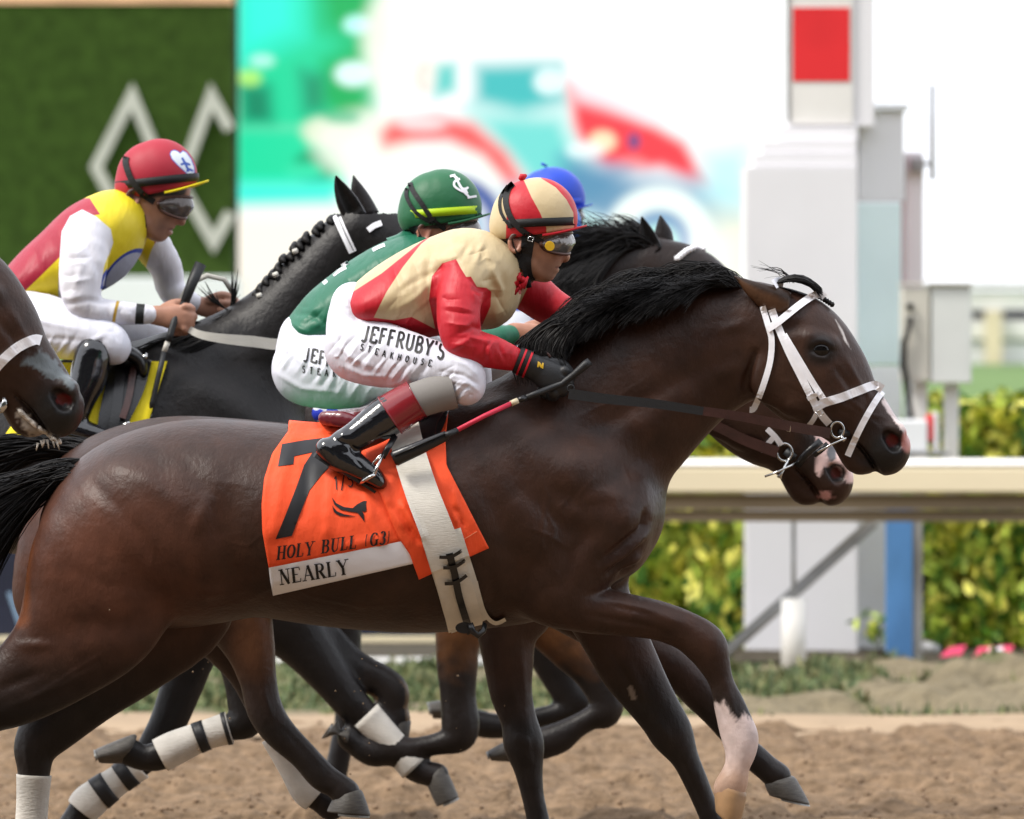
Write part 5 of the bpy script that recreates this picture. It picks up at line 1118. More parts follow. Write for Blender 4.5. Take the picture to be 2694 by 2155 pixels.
def patch(name, polys, bvh, m, parent, off=.003, y0=0.0, step=9):
    # flat print: polygons (photo px) filled by a fine triangle fan and laid on the surface
    V = []; F = []
    for L_, pl in enumerate(polys):
        A = np.array(pl, float); x0, z0 = A.min(0); x1, z1 = A.max(0); nx, nz = max(2, int((x1-x0)/step)), max(2, int((z1-z0)/step))
        import bmesh
        bm = bmesh.new(); vs = [bm.verts.new((a, b, 0)) for a, b in resample(list(pl)+[pl[0]], step)[:-1]]
        f = bm.faces.new(vs); 
        for i in range(1, nx): bmesh.ops.bisect_plane(bm, geom=bm.verts[:]+bm.edges[:]+bm.faces[:], plane_co=(x0+(x1-x0)*i/nx, 0, 0), plane_no=(1, 0, 0))
        for i in range(1, nz): bmesh.ops.bisect_plane(bm, geom=bm.verts[:]+bm.edges[:]+bm.faces[:], plane_co=(0, z0+(z1-z0)*i/nz, 0), plane_no=(0, 1, 0))
        bmesh.ops.triangulate(bm, faces=bm.faces[:]); bm.verts.index_update(); b = len(V); last = None
        for v in bm.verts: p, last = hit(bvh, v.co.x, v.co.y, off+L_*2e-5, last, y0); V.append(p)
        F += [tuple(q.index+b for q in f.verts) for f in bm.faces]; bm.free()
    return mk(name, V, F, m, parent, True)
# ------------------------------------------------------------------ saddle cloth number 7
def gridcloth(name, Lc, Rc, nu, nv, bvh, off, m, parent, over=.22, puck=None, y0=0.0, th=.004, mats=None):
    # sheet between a left and a right edge curve (photo px), laid over the horse; the top rows go on over the back
    Lp, Rp = np.array(Lc, float), np.array(Rc, float)
    rows = []
    for j in range(nv+1):
        v = j/nv; a = curve_at(Lp, v); b = curve_at(Rp, v); row = []; last = None
        for i in range(nu+1):
            q = a+(b-a)*i/nu; p, last = hit(bvh, q[0], q[1], off+(puck(q[0], q[1]) if puck else 0), last, y0); row.append(p)
        rows.append(row)
    ex = []
    if over:
        top = rows[0]
        for k in range(1, 11):
            row = []
            for p in top:
                y = p.y+(over+.06-p.y)*k/10; h = bvh.ray_cast(Vector((p.x, y, 4)), Vector((0, 0, -1)))
                z = h[0].z+off if h[0] is not None else p.z
                row.append(Vector((p.x, y, max(z, p.z if k < 2 else z))))
            ex.insert(0, row)
    R = ex+rows; n = nu+1; V = [p for r in R for p in r]; N = len(V); V += [p+Vector((0, th if abs(p.y) > .02 else 0, -th*.5)) for p in V[:N]]; F = []; mi = []
    nr = len(R)
    for j in range(nr-1):
        for i in range(nu):
            a = j*n+i; F.append((a, a+n, a+n+1, a+1)); F.append((N+a, N+a+1, N+a+n+1, N+a+n))
    for j in range(nr-1): a = j*n; F.append((a, N+a, N+a+n, a+n)); a += nu; F.append((a, a+n, N+a+n, N+a))
    for i in range(nu): a = (nr-1)*n+i; F.append((a, N+a, N+a+1, a+1))
    return mk(name, V, F, m, parent, True)
fold = lambda amp, lines: (lambda x, z: sum(a*amp*math.exp(-(segdist(np.array([x]), np.array([z]), l)[0][0]/w)**2) for l, w, a in lines))
FA = fold(.007, [([(960, 1300), (985, 1380), (1010, 1440)], 10, 1.2), ([(880, 1230), (900, 1300)], 12, 1), ([(945, 1270), (1010, 1340), (1060, 1400)], 9, -1), ([(770, 1150), (740, 1260), (720, 1400)], 16, 1), ([(810, 1230), (800, 1360)], 14, -.8), ([(870, 1250), (860, 1400)], 12, .8), ([(990, 1420), (900, 1440)], 12, .8)])
sc = thing('saddle_cloth', P(900, 1300, -.3), 'bright orange saddle cloth with black 7 and white name strip', 'saddle cloth')
LA = [(758, 1134), (716, 1193), (695, 1259), (688, 1328), (690, 1398), (707, 1494)]; RA = [(1110, 1086), (1085, 1170), (1080, 1260), (1085, 1330), (1080, 1380), (1072, 1421)]
ca = gridcloth('cloth', LA, RA, 44, 40, bvh1, .012, M_orange, sc, puck=FA)
cw = gridcloth('name_strip', [(707, 1494), (711, 1528), (718, 1566)], [(1072, 1421), (1082, 1450), (1095, 1480)], 40, 8, bvh1, .0125, M_whitecloth, sc, over=0)
FB = fold(.008, [([(1060, 1330), (1110, 1412)], 9, 1.4), ([(1030, 1330), (1100, 1420)], 9, -1), ([(1195, 1290), (1206, 1370)], 9, 1.4), ([(1010, 1300), (1060, 1380)], 12, 1), ([(1215, 1378), (1200, 1340)], 7, -1.4)])
cb_ = gridcloth('front_flap', [(958, 1180), (998, 1294), (1046, 1410), (1078, 1457), (1102, 1524)], [(1181, 1072), (1172, 1154), (1175, 1224), (1200, 1273), (1255, 1381), (1286, 1441)], 36, 40, bvh1, .017, M_orange, sc, puck=FB, over=0)
strap('hem_seam', [(1212, 1424), (1255, 1398)], 2.2, bvh_of([cb_]), mat('stitch line', (.95, .3, .15), .6, .3), sc, .0015, .001, smooth=0)
bvc = bvh_of([ca, cw, cb_])
num = patch('number', [[(742, 1168), (800, 1158), (866, 1150), (890, 1150), (884, 1200), (873, 1222), (845, 1250), (814, 1290), (789, 1353), (768, 1410), (725, 1419), (751, 1356), (782, 1276), (800, 1224), (822, 1190), (774, 1200), (772, 1221), (731, 1227)]], bvc, M_ink, sc, .0022)
lettering('lettering', 'HOLY BULL (G3)', (727, 1474), (35.2, -5.1), (3.5, -36), bvc, sc, tw=.16, nw=.06, gap=.04, wfac=.68)
lettering('lettering', 'NEARLY', (736, 1540), (37.5, -6.0), (-4.5, -40), bvc, sc, tw=.17, nw=.06, gap=.02, wfac=.82)
lettering('lettering', '1/S', (876, 1290), (31, -6), (-2, -36), bvc, sc, serif=False, tw=.085, gap=.0, wfac=.75)
patch('emblem', [[(873, 1308), (885, 1324), (905, 1334), (928, 1337), (938, 1328), (950, 1321), (957, 1318), (965, 1318), (963, 1326), (964, 1344), (957, 1347), (952, 1343), (957, 1354), (959, 1374), (951, 1362), (940, 1349), (920, 1346), (896, 1341), (880, 1328)],
                 [(874, 1330), (886, 1345), (905, 1353), (938, 1359), (915, 1359), (893, 1357), (879, 1348)]], bvc, M_ink, sc, .0022)
# ------------------------------------------------------------------ saddle, girth, stirrup
sd_ = thing('saddle', P(1050, 1100, 0), 'small race saddle with dark red cantle and white girth', 'saddle')
f = field_of([([(850, 1102, 0, 12, 120), (910, 1100, 0, 20, 150), (1000, 1085, 0, 24, 150), (1090, 1058, 0, 24, 140), (1150, 1036, 0, 20, 90)], 10)], 5)
fmesh('seat', f, 0.0, mat('dark red leather', (.11, .012, .018), .3, .5, coat=.3), sd_)
f = field_of([([(858, 1098, -128, 18, 12), (905, 1102, -148, 20, 14), (950, 1112, -160, 14, 12)], 8)], 3.5); fmesh('cantle', f, 0.0, mat('oxblood leather', (.13, .014, .022), .28, .5, coat=.4), sd_)
bvq = bvh_of([ca, cb_, H1b])
strap('flap', [(1140, 1066), (1128, 1110), (1105, 1165)], lambda t: 88-20*t, bvq, M_blkleather, sd_, .012, .006, nw=6)
strap('flap_trim', [(1178, 1070), (1150, 1112), (1142, 1160), (1120, 1172)], 4, bvq, M_leather, sd_, .02, .003)
gs = [(1060, 1118), (1078, 1196), (1110, 1296), (1145, 1386), (1172, 1462), (1196, 1536), (1214, 1606), (1226, 1654)]
gi = strap('girth', gs, lambda t: 84+10*t, bvq, M_girth, sd_, .024, .006, nw=8, smooth=4, step=8)
gp = strap('girth_sleeve', [(1160, 1404), (1183, 1478), (1204, 1545), (1222, 1610), (1236, 1648)], lambda t: 108-22*max(0, t-.75)*4*(t-.75), bvq, M_offwhite, sd_, .019, .005, nw=10, smooth=4, step=8)
strap('sleeve_edge', [(1250, 1530), (1262, 1580), (1280, 1622), (1304, 1640), (1330, 1630)], lambda t: 14-4*t, bvq, M_offwhite, sd_, .022, .006, step=6)
bvg = bvh_of([gi, H1b, ca, cb_])
gst = strap('girth_strap', [(1182, 1456), (1196, 1510), (1208, 1570), (1226, 1630), (1238, 1668)], 19, bvg, M_blkleather, sd_, .008, .005, smooth=3)
for a in ((1176, 1514, 1216, 1498), (1166, 1486, 1208, 1472), (1180, 1556, 1220, 1538)): strap('keeper_loop', [(a[0]-10, a[1]-20), ((a[0]+a[2])/2, (a[1]+a[3])/2-14), (a[2]+8, a[3]-24)], 9, bvg, M_blkleather, sd_, .014, .004, step=6)
m = MB(); q = [P(1222+24*math.cos(t), 1652+15*math.sin(t), -.225) for t in np.linspace(0, 6.28, 22)]; m.add([v for v in q[:-1]]+[v+Vector((0, .012, 0)) for v in q[:-1]], [tuple(range(20, -1, -1))]+[(i, (i+1) % 21, 21+(i+1) % 21, 21+i) for i in range(21)]); m.build('buckle_guard', M_blkleather, sd_)
m = MB(); m.tube([P(1236, 1640, -.23), P(1244, 1662, -.232), P(1258, 1672, -.225), P(1272, 1660, -.215), P(1276, 1640, -.205)], .009, 8, flat=.4); m.build('strap_end', M_blkleather, sd_, True)
ys = -.315
m = MB(); m.tube([P(1040, 1146, ys+.03), P(1020, 1180, ys), P(1006, 1204, ys)], .008, 8, flat=.35); m.build('stirrup_leather', M_blkleather, sd_, True)
m = MB(); m.tube([P(1008, 1196, ys-.005), P(992, 1228, ys-.018), P(984, 1250, ys-.03)], .0045, 8); m.tube([P(1004, 1196, ys), P(978, 1222, ys+.02), P(966, 1242, ys+.03)], .004, 8); m.tube([P(986, 1248, ys-.032), P(972, 1256, ys-.034), P(955, 1266, ys-.02), P(940, 1276, ys+.02)], .0055, 8); m.build('stirrup_iron', M_steel, sd_, True)
m = MB(); m.tube([P(1085, 1106, -.285), P(1076, 1132, -.285), P(1064, 1130, -.285), P(1074, 1104, -.285), P(1085, 1106, -.285)], .0024, 6); m.build('girth_buckle', M_steel, sd_, True)
# ------------------------------------------------------------------ bridle of number 7
br = thing('bridle', P(2120, 1000, 0), 'white racing bridle with dark brown reins on the leading horse', 'bridle')
bvb = bvh_of([H1b]+[o for o in H1.children if o.name.startswith('ear')])
strap('headpiece', [(2062, 744), (2048, 742), (2036, 748)], 26, bvb, M_white, br, .008, .005, step=5)
strap('throat_latch', [(2006, 806), (2022, 861), (2030, 896), (2026, 951), (2008, 1014), (1985, 1072), (1972, 1078)], 16, bvb, M_white, br, .007, .004)
strap('browband', [(2018, 866), (2046, 848), (2098, 806), (2136, 780), (2158, 774), (2170, 782)], 19, bvb, M_white, br, .013, .004)
strap('cheek_strap', [(2030, 814), (2044, 852), (2074, 923), (2109, 993), (2137, 1049), (2158, 1087), (2182, 1116)], 20, bvb, M_white, br, .0075, .004)
strap('noseband_strap', [(2062, 880), (2092, 930), (2137, 1005), (2174, 1062)], 17, bvb, M_white, br, .0055, .004)
strap('noseband', [(2150, 1072), (2168, 1060), (2213, 1046), (2262, 1027), (2300, 1014), (2322, 1024)], 23, bvb, M_white, br, .009, .005, step=7)
strap('flash_strap', [(2322, 1030), (2306, 1052), (2279, 1097), (2252, 1150), (2230, 1200)], 17, bvb, M_white, br, .008, .004)
strap('chin_strap', [(2152, 1080), (2140, 1104), (2126, 1122)], 13, bvb, M_white, br, .007, .004)
for a, b in ((2136, 1044), (2152, 1074)): strap('keeper', [(a-12, b+6), (a+14, b-7)], 12, bvb, M_white, br, .013, .004, step=5)
m = MB(); yb = hit(bvb, 2157, 1084, .02)[1]; m.tube([P(2146, 1084, yb), P(2158, 1078, yb), P(2166, 1090, yb), P(2154, 1097, yb), P(2146, 1084, yb)], .0018, 6); m.build('buckle', M_steel, br, True)
yb = hit(bvb, 2200, 1125, .014)[1]
m = MB(); m.tube([P(2203+17*math.cos(t), 1131+21*math.sin(t), yb-.004*math.cos(t)) for t in np.linspace(0, 6.283, 26)], .0036, 8, cap=False); m.build('bit_ring', M_steel, br, True)
m = MB(); m.tube([P(2150, 1190, yb-.016), P(2186, 1170, yb-.014), P(2226, 1152, yb-.012)], .0028, 8); m.tube([P(2213, 1148, yb-.01), P(2222, 1160, yb-.01)], .005, 8); m.build('bit_bar', M_steel, br, True)
m = MB(); m.tube([P(2208, 1138, yb+.004), P(2232, 1140, yb+.02)], .009, 8); m.build('bit_guard', M_rubber, br, True)
m = MB(); m.tube([P(2178, 1168, yb-.004), P(2158, 1186, yb), P(2142, 1198, yb+.02)], .008, 8, flat=.5); m.build('curb_strap', M_blkleather, br, True)
def ribbon(name, pts, width, m_, parent, th=.004):
    A = catmull([tuple(p) for p in pts], 8); V = []; F = []; n = len(A)
    for i in range(n):
        t = A[min(i+1, n-1)]-A[max(i-1, 0)]; q = np.array([-t[1], t[0]]); q = q/max(np.hypot(*q), 1e-6); w = width(i/(n-1)) if callable(width) else width
        a = P(A[i][0]+q[0]*w/2, A[i][1]+q[1]*w/2, A[i][2]); b = P(A[i][0]-q[0]*w/2, A[i][1]-q[1]*w/2, A[i][2]); V += [a, b, b+Vector((0, th, 0)), a+Vector((0, th, 0))]
    for i in range(n-1):
        for j in range(4): F.append((i*4+j, i*4+(j+1) % 4, i*4+4+(j+1) % 4, i*4+4+j))
    F += [(3, 2, 1, 0), tuple(range((n-1)*4, n*4))]
    return mk(name, V, F, m_, parent, False)
ribbon('rein', [(1496, 1036, -.25), (1600, 1050, -.24), (1720, 1062, -.225), (1850, 1082, -.195)], lambda t: 28-6*t, M_rubber, br, .006)
ribbon('rein', [(1846, 1081, -.1955), (1960, 1098, -.172), (2070, 1120, -.14), (2184, 1140, yb-.006)], lambda t: 23+5*t, M_leather, br, .003)
m = MB(); m.tube([P(2072, 1108, -.134), P(2080, 1112, -.134), P(2078, 1136, -.134), P(2070, 1134, -.134), P(2072, 1108, -.134)], .0022, 6); m.build('rein_buckle', M_steel, br, True)
ribbon('rein', [(1390, 890, .0), (1440, 862, -.02), (1500, 830, -.03), (1560, 812, -.04), (1620, 800, -.03)], 15, M_leather, br)
m = MB(); m.tube([P(1402, 905, -.12), P(1430, 914, -.16), P(1448, 940, -.185)], .004, 8); m.build('rein_loop', M_leather, br, True)
m = MB(); m.tube([P(1502+9*math.cos(t), 1022+9*math.sin(t), -.225) for t in np.linspace(0, 6.28, 16)], .002, 6, cap=False); m.build('rein_stop', M_rubber, br, True)
# ------------------------------------------------------------------ whips
wh = thing('whip', P(1280, 1090, -.3), 'black riding whip with red shaft held along the leading horse', 'whip')
W_ = lambda pts, r, nm, m_, n=12: (lambda mm: (mm.tube([P(*p) for p in pts], r, n), mm.build(nm, m_, wh, True)))(MB())
W_([(1552, 950, -.215), (1540, 960, -.215), (1510, 986, -.212), (1478, 1010, -.205), (1420, 1032, -.225), (1384, 1046, -.25)], [.0105, .012, .0095, .009, .0085, .0075], 'handle', M_rubber)
W_([(1384, 1046, -.25), (1362, 1054, -.258)], .0078, 'joint', M_blkleather)
W_([(1362, 1054, -.258), (1344, 1062, -.264)], .0082, 'ferrule', mat('cream ferrule', (.6, .52, .36), .4, .4))
W_([(1344, 1062, -.264), (1275, 1094, -.3), (1204, 1131, -.33)], .0066, 'shaft', mat('red wrapped shaft', (.6, .03, .07), .4, .4, bump=(200, .5, .003, (3, 1, 1))))
W_([(1204, 1131, -.33), (1182, 1142, -.336), (1170, 1148, -.338)], [.0066, .009, .0115], 'collar', M_rubber)
mm = MB(); mm.tube([P(1176, 1145, -.338), P(1168, 1149, -.338), P(1100, 1180, -.345), P(1040, 1206, -.35), P(1034, 1209, -.35)], [.012, .014, .019, .0215, .017], 16, flat=.6); mm.build('flap', M_blkleather, wh, True); mm = MB(); mm.tube([P(1170, 1140, -.348), P(1100, 1172, -.357), P(1038, 1199, -.363)], .0022, 6); mm.build('flap_seam', M_blkleather, wh, True)
w3 = thing('whip', P(450, 880, Y3-.25), 'thin black whip with white collar upright in the red cap rider fist', 'whip')
wy = Y3-.22
def W3(pts, r, nm, m_, fl=None):
    mm = MB(); mm.tube([P(*p) for p in pts], r, 10, flat=fl); mm.build(nm, m_, w3, True)
W3([(528, 694, wy+.06), (505, 745, wy+.05), (486, 795, wy+.02)], [.018, .017, .014], 'handle', M_rubber)
W3([(486, 795, wy+.02), (460, 840, wy), (448, 880, wy-.02), (442, 898, wy-.02)], .011, 'grip', M_rubber)
W3([(442, 898, wy-.02), (432, 925, wy-.02)], .0085, 'collar', M_offwhite)
W3([(432, 925, wy-.02), (418, 985, wy-.03), (402, 1055, wy-.04), (392, 1090, wy-.04)], .0085, 'shaft', M_rubber)
W3([(392, 1088, wy-.04), (380, 1150, wy-.04)], [.012, .02], 'flap', mat('grey whip flap', (.06, .065, .07), .5, .3), .4)
# ------------------------------------------------------------------ riding kit of the black horse
sc3 = thing('saddle_cloth', P(380, 1050, Y3-.3), 'yellow saddle cloth on the black horse behind', 'saddle cloth')
gridcloth('cloth', [(120, 955), (80, 1050), (-20, 1190)], [(440, 950), (412, 1040), (385, 1128), (366, 1190)], 30, 24, bvh3, .012, M_yellow, sc3, y0=Y3, over=0)
sd3 = thing('saddle', P(340, 1000, Y3-.3), 'black saddle gear beside the shiny boot of the red cap rider', 'saddle')
bq3 = bvh_of([H3b]); 
strap('flap', [(340, 940), (330, 1010), (300, 1100), (290, 1150)], lambda t: 120-50*t, bq3, M_blkleather, sd3, .03, .008, y0=Y3, nw=5)
strap('girth_strap', [(318, 950), (310, 1050), (296, 1140)], 26, bq3, M_blkleather, sd3, .045, .006, y0=Y3); strap('girth_strap', [(352, 960), (340, 1040), (322, 1100)], 18, bq3, M_leather, sd3, .046, .006, y0=Y3)
f = field_of([([(300, 925, -190, 16, 30), (350, 930, -200, 18, 34), (380, 950, -205, 14, 28), (386, 980, -205, 10, 20)], 8)], 5); fmesh('pommel', f, Y3, M_blkleather, sd3)
m = MB(); m.tube([P(316, 1150, Y3-.34), P(326, 1118, Y3-.34), P(338, 1112, Y3-.34), P(344, 1130, Y3-.34), P(340, 1146, Y3-.34)], .006, 8); m.build('stirrup_iron', M_steel, sd3, True)
m = MB(); m.tube([P(376, 936, Y3-.24), P(384, 944, Y3-.24)], .014, 10); m.build('saddle_ring', M_steel, sd3, True)
b3 = thing('bridle', P(900, 620, Y3), 'white bridle and thick white rein on the black horse', 'bridle')
strap('cheek_strap', [(884, 566), (904, 612), (928, 664)], 21, bvh3, M_white, b3, .008, .005, y0=Y3); strap('piping', [(887, 566), (907, 612), (930, 660)], 2.2, bvh3, M_bandblk, b3, .0105, .001, y0=Y3, smooth=0)
strap('browband', [(968, 606), (984, 594), (1004, 586)], 15, bvh3, M_white, b3, .01, .005, y0=Y3)
ribbon('rein', [(478, 852, Y3-.2), (520, 878, Y3-.22), (580, 890, Y3-.22), (660, 898, Y3-.2), (760, 906, Y3-.17), (900, 880, Y3-.12)], lambda t: 15+14*min(1, t*1.7), M_offwhite, b3, .008)
m = MB(); m.tube([P(470, 800, Y3-.05), P(500, 745, Y3-.02), (P(545, 725, Y3)), P(590, 735, Y3), P(616, 775, Y3+.02)], .009, 8); m.build('rein_loop', M_offwhite, b3, True)
# ------------------------------------------------------------------ bridles of the others
b2 = thing('bridle', P(2060, 1180, Y2), 'white cheek strap and brown rein on the pink nosed horse', 'bridle')
strap('cheek_strap', [(2018, 1128), (2040, 1150), (2056, 1172)], 15, bvh2, M_white, b2, .008, .004, y0=Y2); strap('chin_strap', [(2034, 1152), (2016, 1172), (2000, 1186)], 14, bvh2, M_white, b2, .007, .004, y0=Y2)
y2b = hit(bvh2, 2064, 1188, .012, None, Y2)[1]
m = MB(); m.tube([P(2064+20*math.cos(t), 1190+23*math.sin(t), y2b) for t in np.linspace(0, 6.283, 24)], .0036, 8, cap=False); m.build('bit_ring', M_steel, b2, True)
m = MB(); m.tube([P(2012, 1254, y2b-.02), P(2050, 1240, y2b-.02), P(2094, 1218, y2b-.01)], .0032, 8); m.tube([P(2074, 1208, y2b-.01), P(2056, 1246, y2b-.015), P(2050, 1258, y2b-.016)], [.004, .004, .008], 8); m.build('bit_bar', M_steel, b2, True)
m = MB(); m.tube([P(2096, 1226, y2b-.004), P(2120, 1196, y2b-.02), P(2160, 1160, y2b-.03)], .011, 8, flat=.5); m.build('figure_strap', M_blkleather, b2, True)
m = MB(); m.tube([P(2066, 1186, y2b+.01), P(2090, 1206, y2b+.01)], .013, 10); m.build('bit_guard', M_rubber, b2, True)
ribbon('rein', [(1420, 960, Y2-.18), (1700, 1075, Y2-.16), (1860, 1112, Y2-.14), (1960, 1158, Y2-.11), (2046, 1190, y2b-.004)], lambda t: 22+8*t, M_leather, b2, .004)
b4 = thing('bridle', P(50, 950, Y4), 'white noseband and bit ring on the horse at the left edge', 'bridle')
strap('noseband', [(-30, 990), (10, 945), (50, 912), (90, 894), (108, 896)], 27, bvh4, M_white, b4, .009, .006, y0=Y4, step=7)
y4b = hit(bvh4, 0, 1060, .014, None, Y4)[1]
m = MB(); m.tube([P(-8+24*math.cos(t), 1056+30*math.sin(t), y4b) for t in np.linspace(0, 6.283, 24)], .004, 8, cap=False); m.build('bit_ring', M_steel, b4, True)
m = MB(); m.tube([P(14, 1040, y4b-.004), P(10, 1070, y4b-.004), P(2, 1086, y4b-.004)], [.005, .011, .004], 8, flat=.5); m.build('bit_plate', M_steel, b4, True)
b5 = thing('bridle', P(1815, 655, Y5), 'beaded pearl browband on the bay horse farther back', 'bridle')
bv5 = bvh_of([H5b])
for i in range(9):
    t = i/8; q = curve_at([(1782, 680), (1806, 660), (1830, 650), (1850, 655)], t); p, _ = hit(bv5, q[0], q[1], .006, None, Y5); m = MB(); r = .0105
    m.tube([p+Vector((0, -r, 0)), p+Vector((0, -r*.7, 0)), p, p+Vector((0, r*.7, 0)), p+Vector((0, r, 0))], [.002, r*.72, r, r*.72, .002], 10); m.build('pearl', M_white, b5, True)
sc5 = thing('saddle_cloth', P(900, 1090, Y5-.2), 'small blue and white saddle towel glimpsed under the green rider', 'saddle cloth')
M_bw = panelmat('blue and white towel', (.6, .62, .7), [('blue', (.01, .03, .42))], .7)
f = field_of([([(850, 1085, -150, 26, 30), (900, 1080, -160, 30, 34), (960, 1074, -160, 28, 34), (1040, 1080, -150, 26, 30)], 8)], 5); fmesh('towel', f, Y5-1.4, M_bw, sc5, attrs=lambda V: {'blue': noise2(V[:, 0], V[:, 1], 40, 77)*40+4})
sc2 = thing('saddle_cloth', P(740, 1120, Y2), 'green saddle cloth edge over the second horse behind orange cloth', 'saddle cloth')
gridcloth('cloth', [(716, 1128), (720, 1200)], [(1000, 1112), (1000, 1200)], 24, 10, bvh2, .014, M_green, sc2, y0=Y2)
# ------------------------------------------------------------------ print on the breeches and caps
bb1 = bvh_of([J1p['breeches']])
def cur(pts): return lambda u: tuple(curve_at(pts, max(0, min(1, u))))
def linecurve(p0, p1, total, bow=0):
    d = np.array(p1, float)-np.array(p0, float); n = np.array([-d[1], d[0]])/np.hypot(*d)
    return lambda u: tuple(np.array(p0)+d*(u/total)-n*bow*4*(u/total)*(1-u/total))
lettering('lettering', "JEFFRUBY'S", None, None, (9, -41), bb1, J1p['breeches'], serif=False, tw=.15, gap=.0, wfac=.72, off=.002, curve=linecurve((948, 897), (1174, 950), 6.5, 6))
lettering('lettering', 'STEAKHOUSE', None, None, (4, -17), bb1, J1p['breeches'], serif=False, tw=.16, gap=.95, wfac=.95, off=.002, curve=linecurve((946, 920), (1148, 966), 19.0, -5))
bb2 = bvh_of([J2p['breeches']])
lettering('lettering', 'JEFF', None, None, (5, -36), bb2, J2p['breeches'], serif=False, tw=.15, gap=.0, wfac=.72, off=.002, y0=Y2, curve=linecurve((796, 950), (876, 970), 2.6, 3))
lettering('lettering', 'STEAKHOUSE', None, None, (1, -18), bb2, J2p['breeches'], serif=False, tw=.15, gap=.95, wfac=.95, off=.002, y0=Y2, curve=linecurve((794, 980), (1000, 1000), 19.0, -4))
bh2 = bvh_of([J2p['helmet']])
M_logo = mat('white embroidery', (.8, .8, .85), .5, .3)
def onpath(m_, par, bv, y0, strokes, w=5.0):
    for i, s_ in enumerate(strokes): strap('emblem', s_, w, bv, m_, par, .003+i*.0003, .002, y0=y0, step=5, smooth=0)
onpath(M_logo, J2p['helmet'], bh2, Y2, [[(1186, 462), (1200, 466), (1205, 478), (1212, 492), (1224, 498), (1232, 492)], [(1210, 470), (1196, 478), (1196, 490), (1210, 500), (1224, 506)], [(1198, 466), (1218, 500), (1236, 520)], [(1222, 494), (1230, 510)], [(1230, 520), (1254, 516)], [(1184, 464), (1198, 460)]], 6)
lettering('lettering', 'IO', (1250, 571), (11, -1), (0, -9), bvh_of([J2p['helmet']]+[o for o in J2p['helmet'].children if o.name.startswith('elastic')]), J2p['helmet'], serif=False, tw=.25, gap=.1, off=.002, y0=Y2)
bs2 = bvh_of([J2p['jacket']])
onpath(M_logo, J2p['jacket'], bs2, Y2, [[(850, 746), (860, 738)], [(876, 724), (893, 712), (910, 703)], [(898, 700), (916, 690)], [(980, 658), (998, 649), (1012, 644)]], 9)
bg1 = bvh_of([o for o in J1.children if o.name.startswith('glove')])
lettering('lettering', 'M', (1413, 966), (15, 4), (3, -14), bg1, J1, m=M_gold, serif=False, tw=.2, off=.002); lettering('lettering', 'M', (1430, 955), (-14, -4), (-3, 14), bg1, J1, m=M_gold, serif=False, tw=.2, off=.002)
# ------------------------------------------------------------------ setting: track, verge, infield
M_dirt = mat('sandy dirt', (.215, .146, .09), .95, .1, var=(16, .34), bump=[(26, .7, .05), (120, .6, .012)])
M_clod = mat('dirt clod', (.25, .172, .112), .95, .1, var=(30, .3))
M_sandedge = mat('pale raked sand', (.34, .25, .165), .95, .1, var=(4, .12), bump=(60, .4, .02))
M_verge = mat('worn verge soil', (.21, .18, .115), .95, .1, attr='col', var=(6, .25), bump=(18, .8, .08))
M_turf = mat('infield turf', (.09, .17, .035), .9, .1, var=(.4, .25))
M_grass = mat('verge grass', (.085, .17, .05), .7, .2, attr='col')
M_pvc = mat('white pvc', (.78, .76, .72), .4, .4, var=(3, .06))
M_railcream = mat('cream rail cover', (.72, .62, .43), .5, .3, var=(2.5, .1, (.3, 1, 1)))
M_railbrown = mat('brown rail underside', (.25, .19, .125), .7, .2, var=(5, .25, (.15, 1, 1)))  # plain brown for the boards below the cream cover
M_galv = mat('galvanised steel', (.36, .36, .36), .5, .4, metal=.3, var=(6, .2))
M_bluepaint = mat('faded blue paint', (.1, .26, .56), .55, .3, var=(4, .3, (1, 1, .5)))
M_postwhite = mat('white painted panel', (.79, .78, .8), .5, .3, var=(1.2, .05))
M_postshade = mat('white painted steel', (.86, .87, .89), .5, .3, var=(2, .05))
M_red = mat('red painted square', (.75, .03, .035), .5, .3, var=(4, .06))
M_cab = mat('beige cabinet', (.56, .54, .47), .55, .3, var=(3, .08))
M_cabl = mat('pale cabinet door', (.66, .68, .65), .5, .3, var=(3, .05))
M_cable = mat('black cable', (.03, .028, .025), .6, .3)
M_acryl = mat('frosted pale panel', (.74, .87, .88), .3, .5, var=(1, .08))
M_wallgreen = mat('artificial hedge wall', (.043, .078, .014), .9, .1, var=(7, .3), bump=[(90, .8, .03), (9, .5, .05)])
M_sign = mat('pale grey sign metal', (.5, .48, .44), .5, .3, var=(3, .08))
M_frame = mat('black screen frame', (.012, .012, .013), .6, .3)
M_banner = mat('navy banner', (.028, .03, .05), .6, .2, var=(3, .2))
M_pink = mat('pink plastic', (.8, .06, .16), .5, .3, var=(9, .2))
M_peach = mat('peach fascia', (.8, .45, .28), .7, .2, var=(1, .3))
def gz(y):                                         # ground height across the verge
    return 0.0
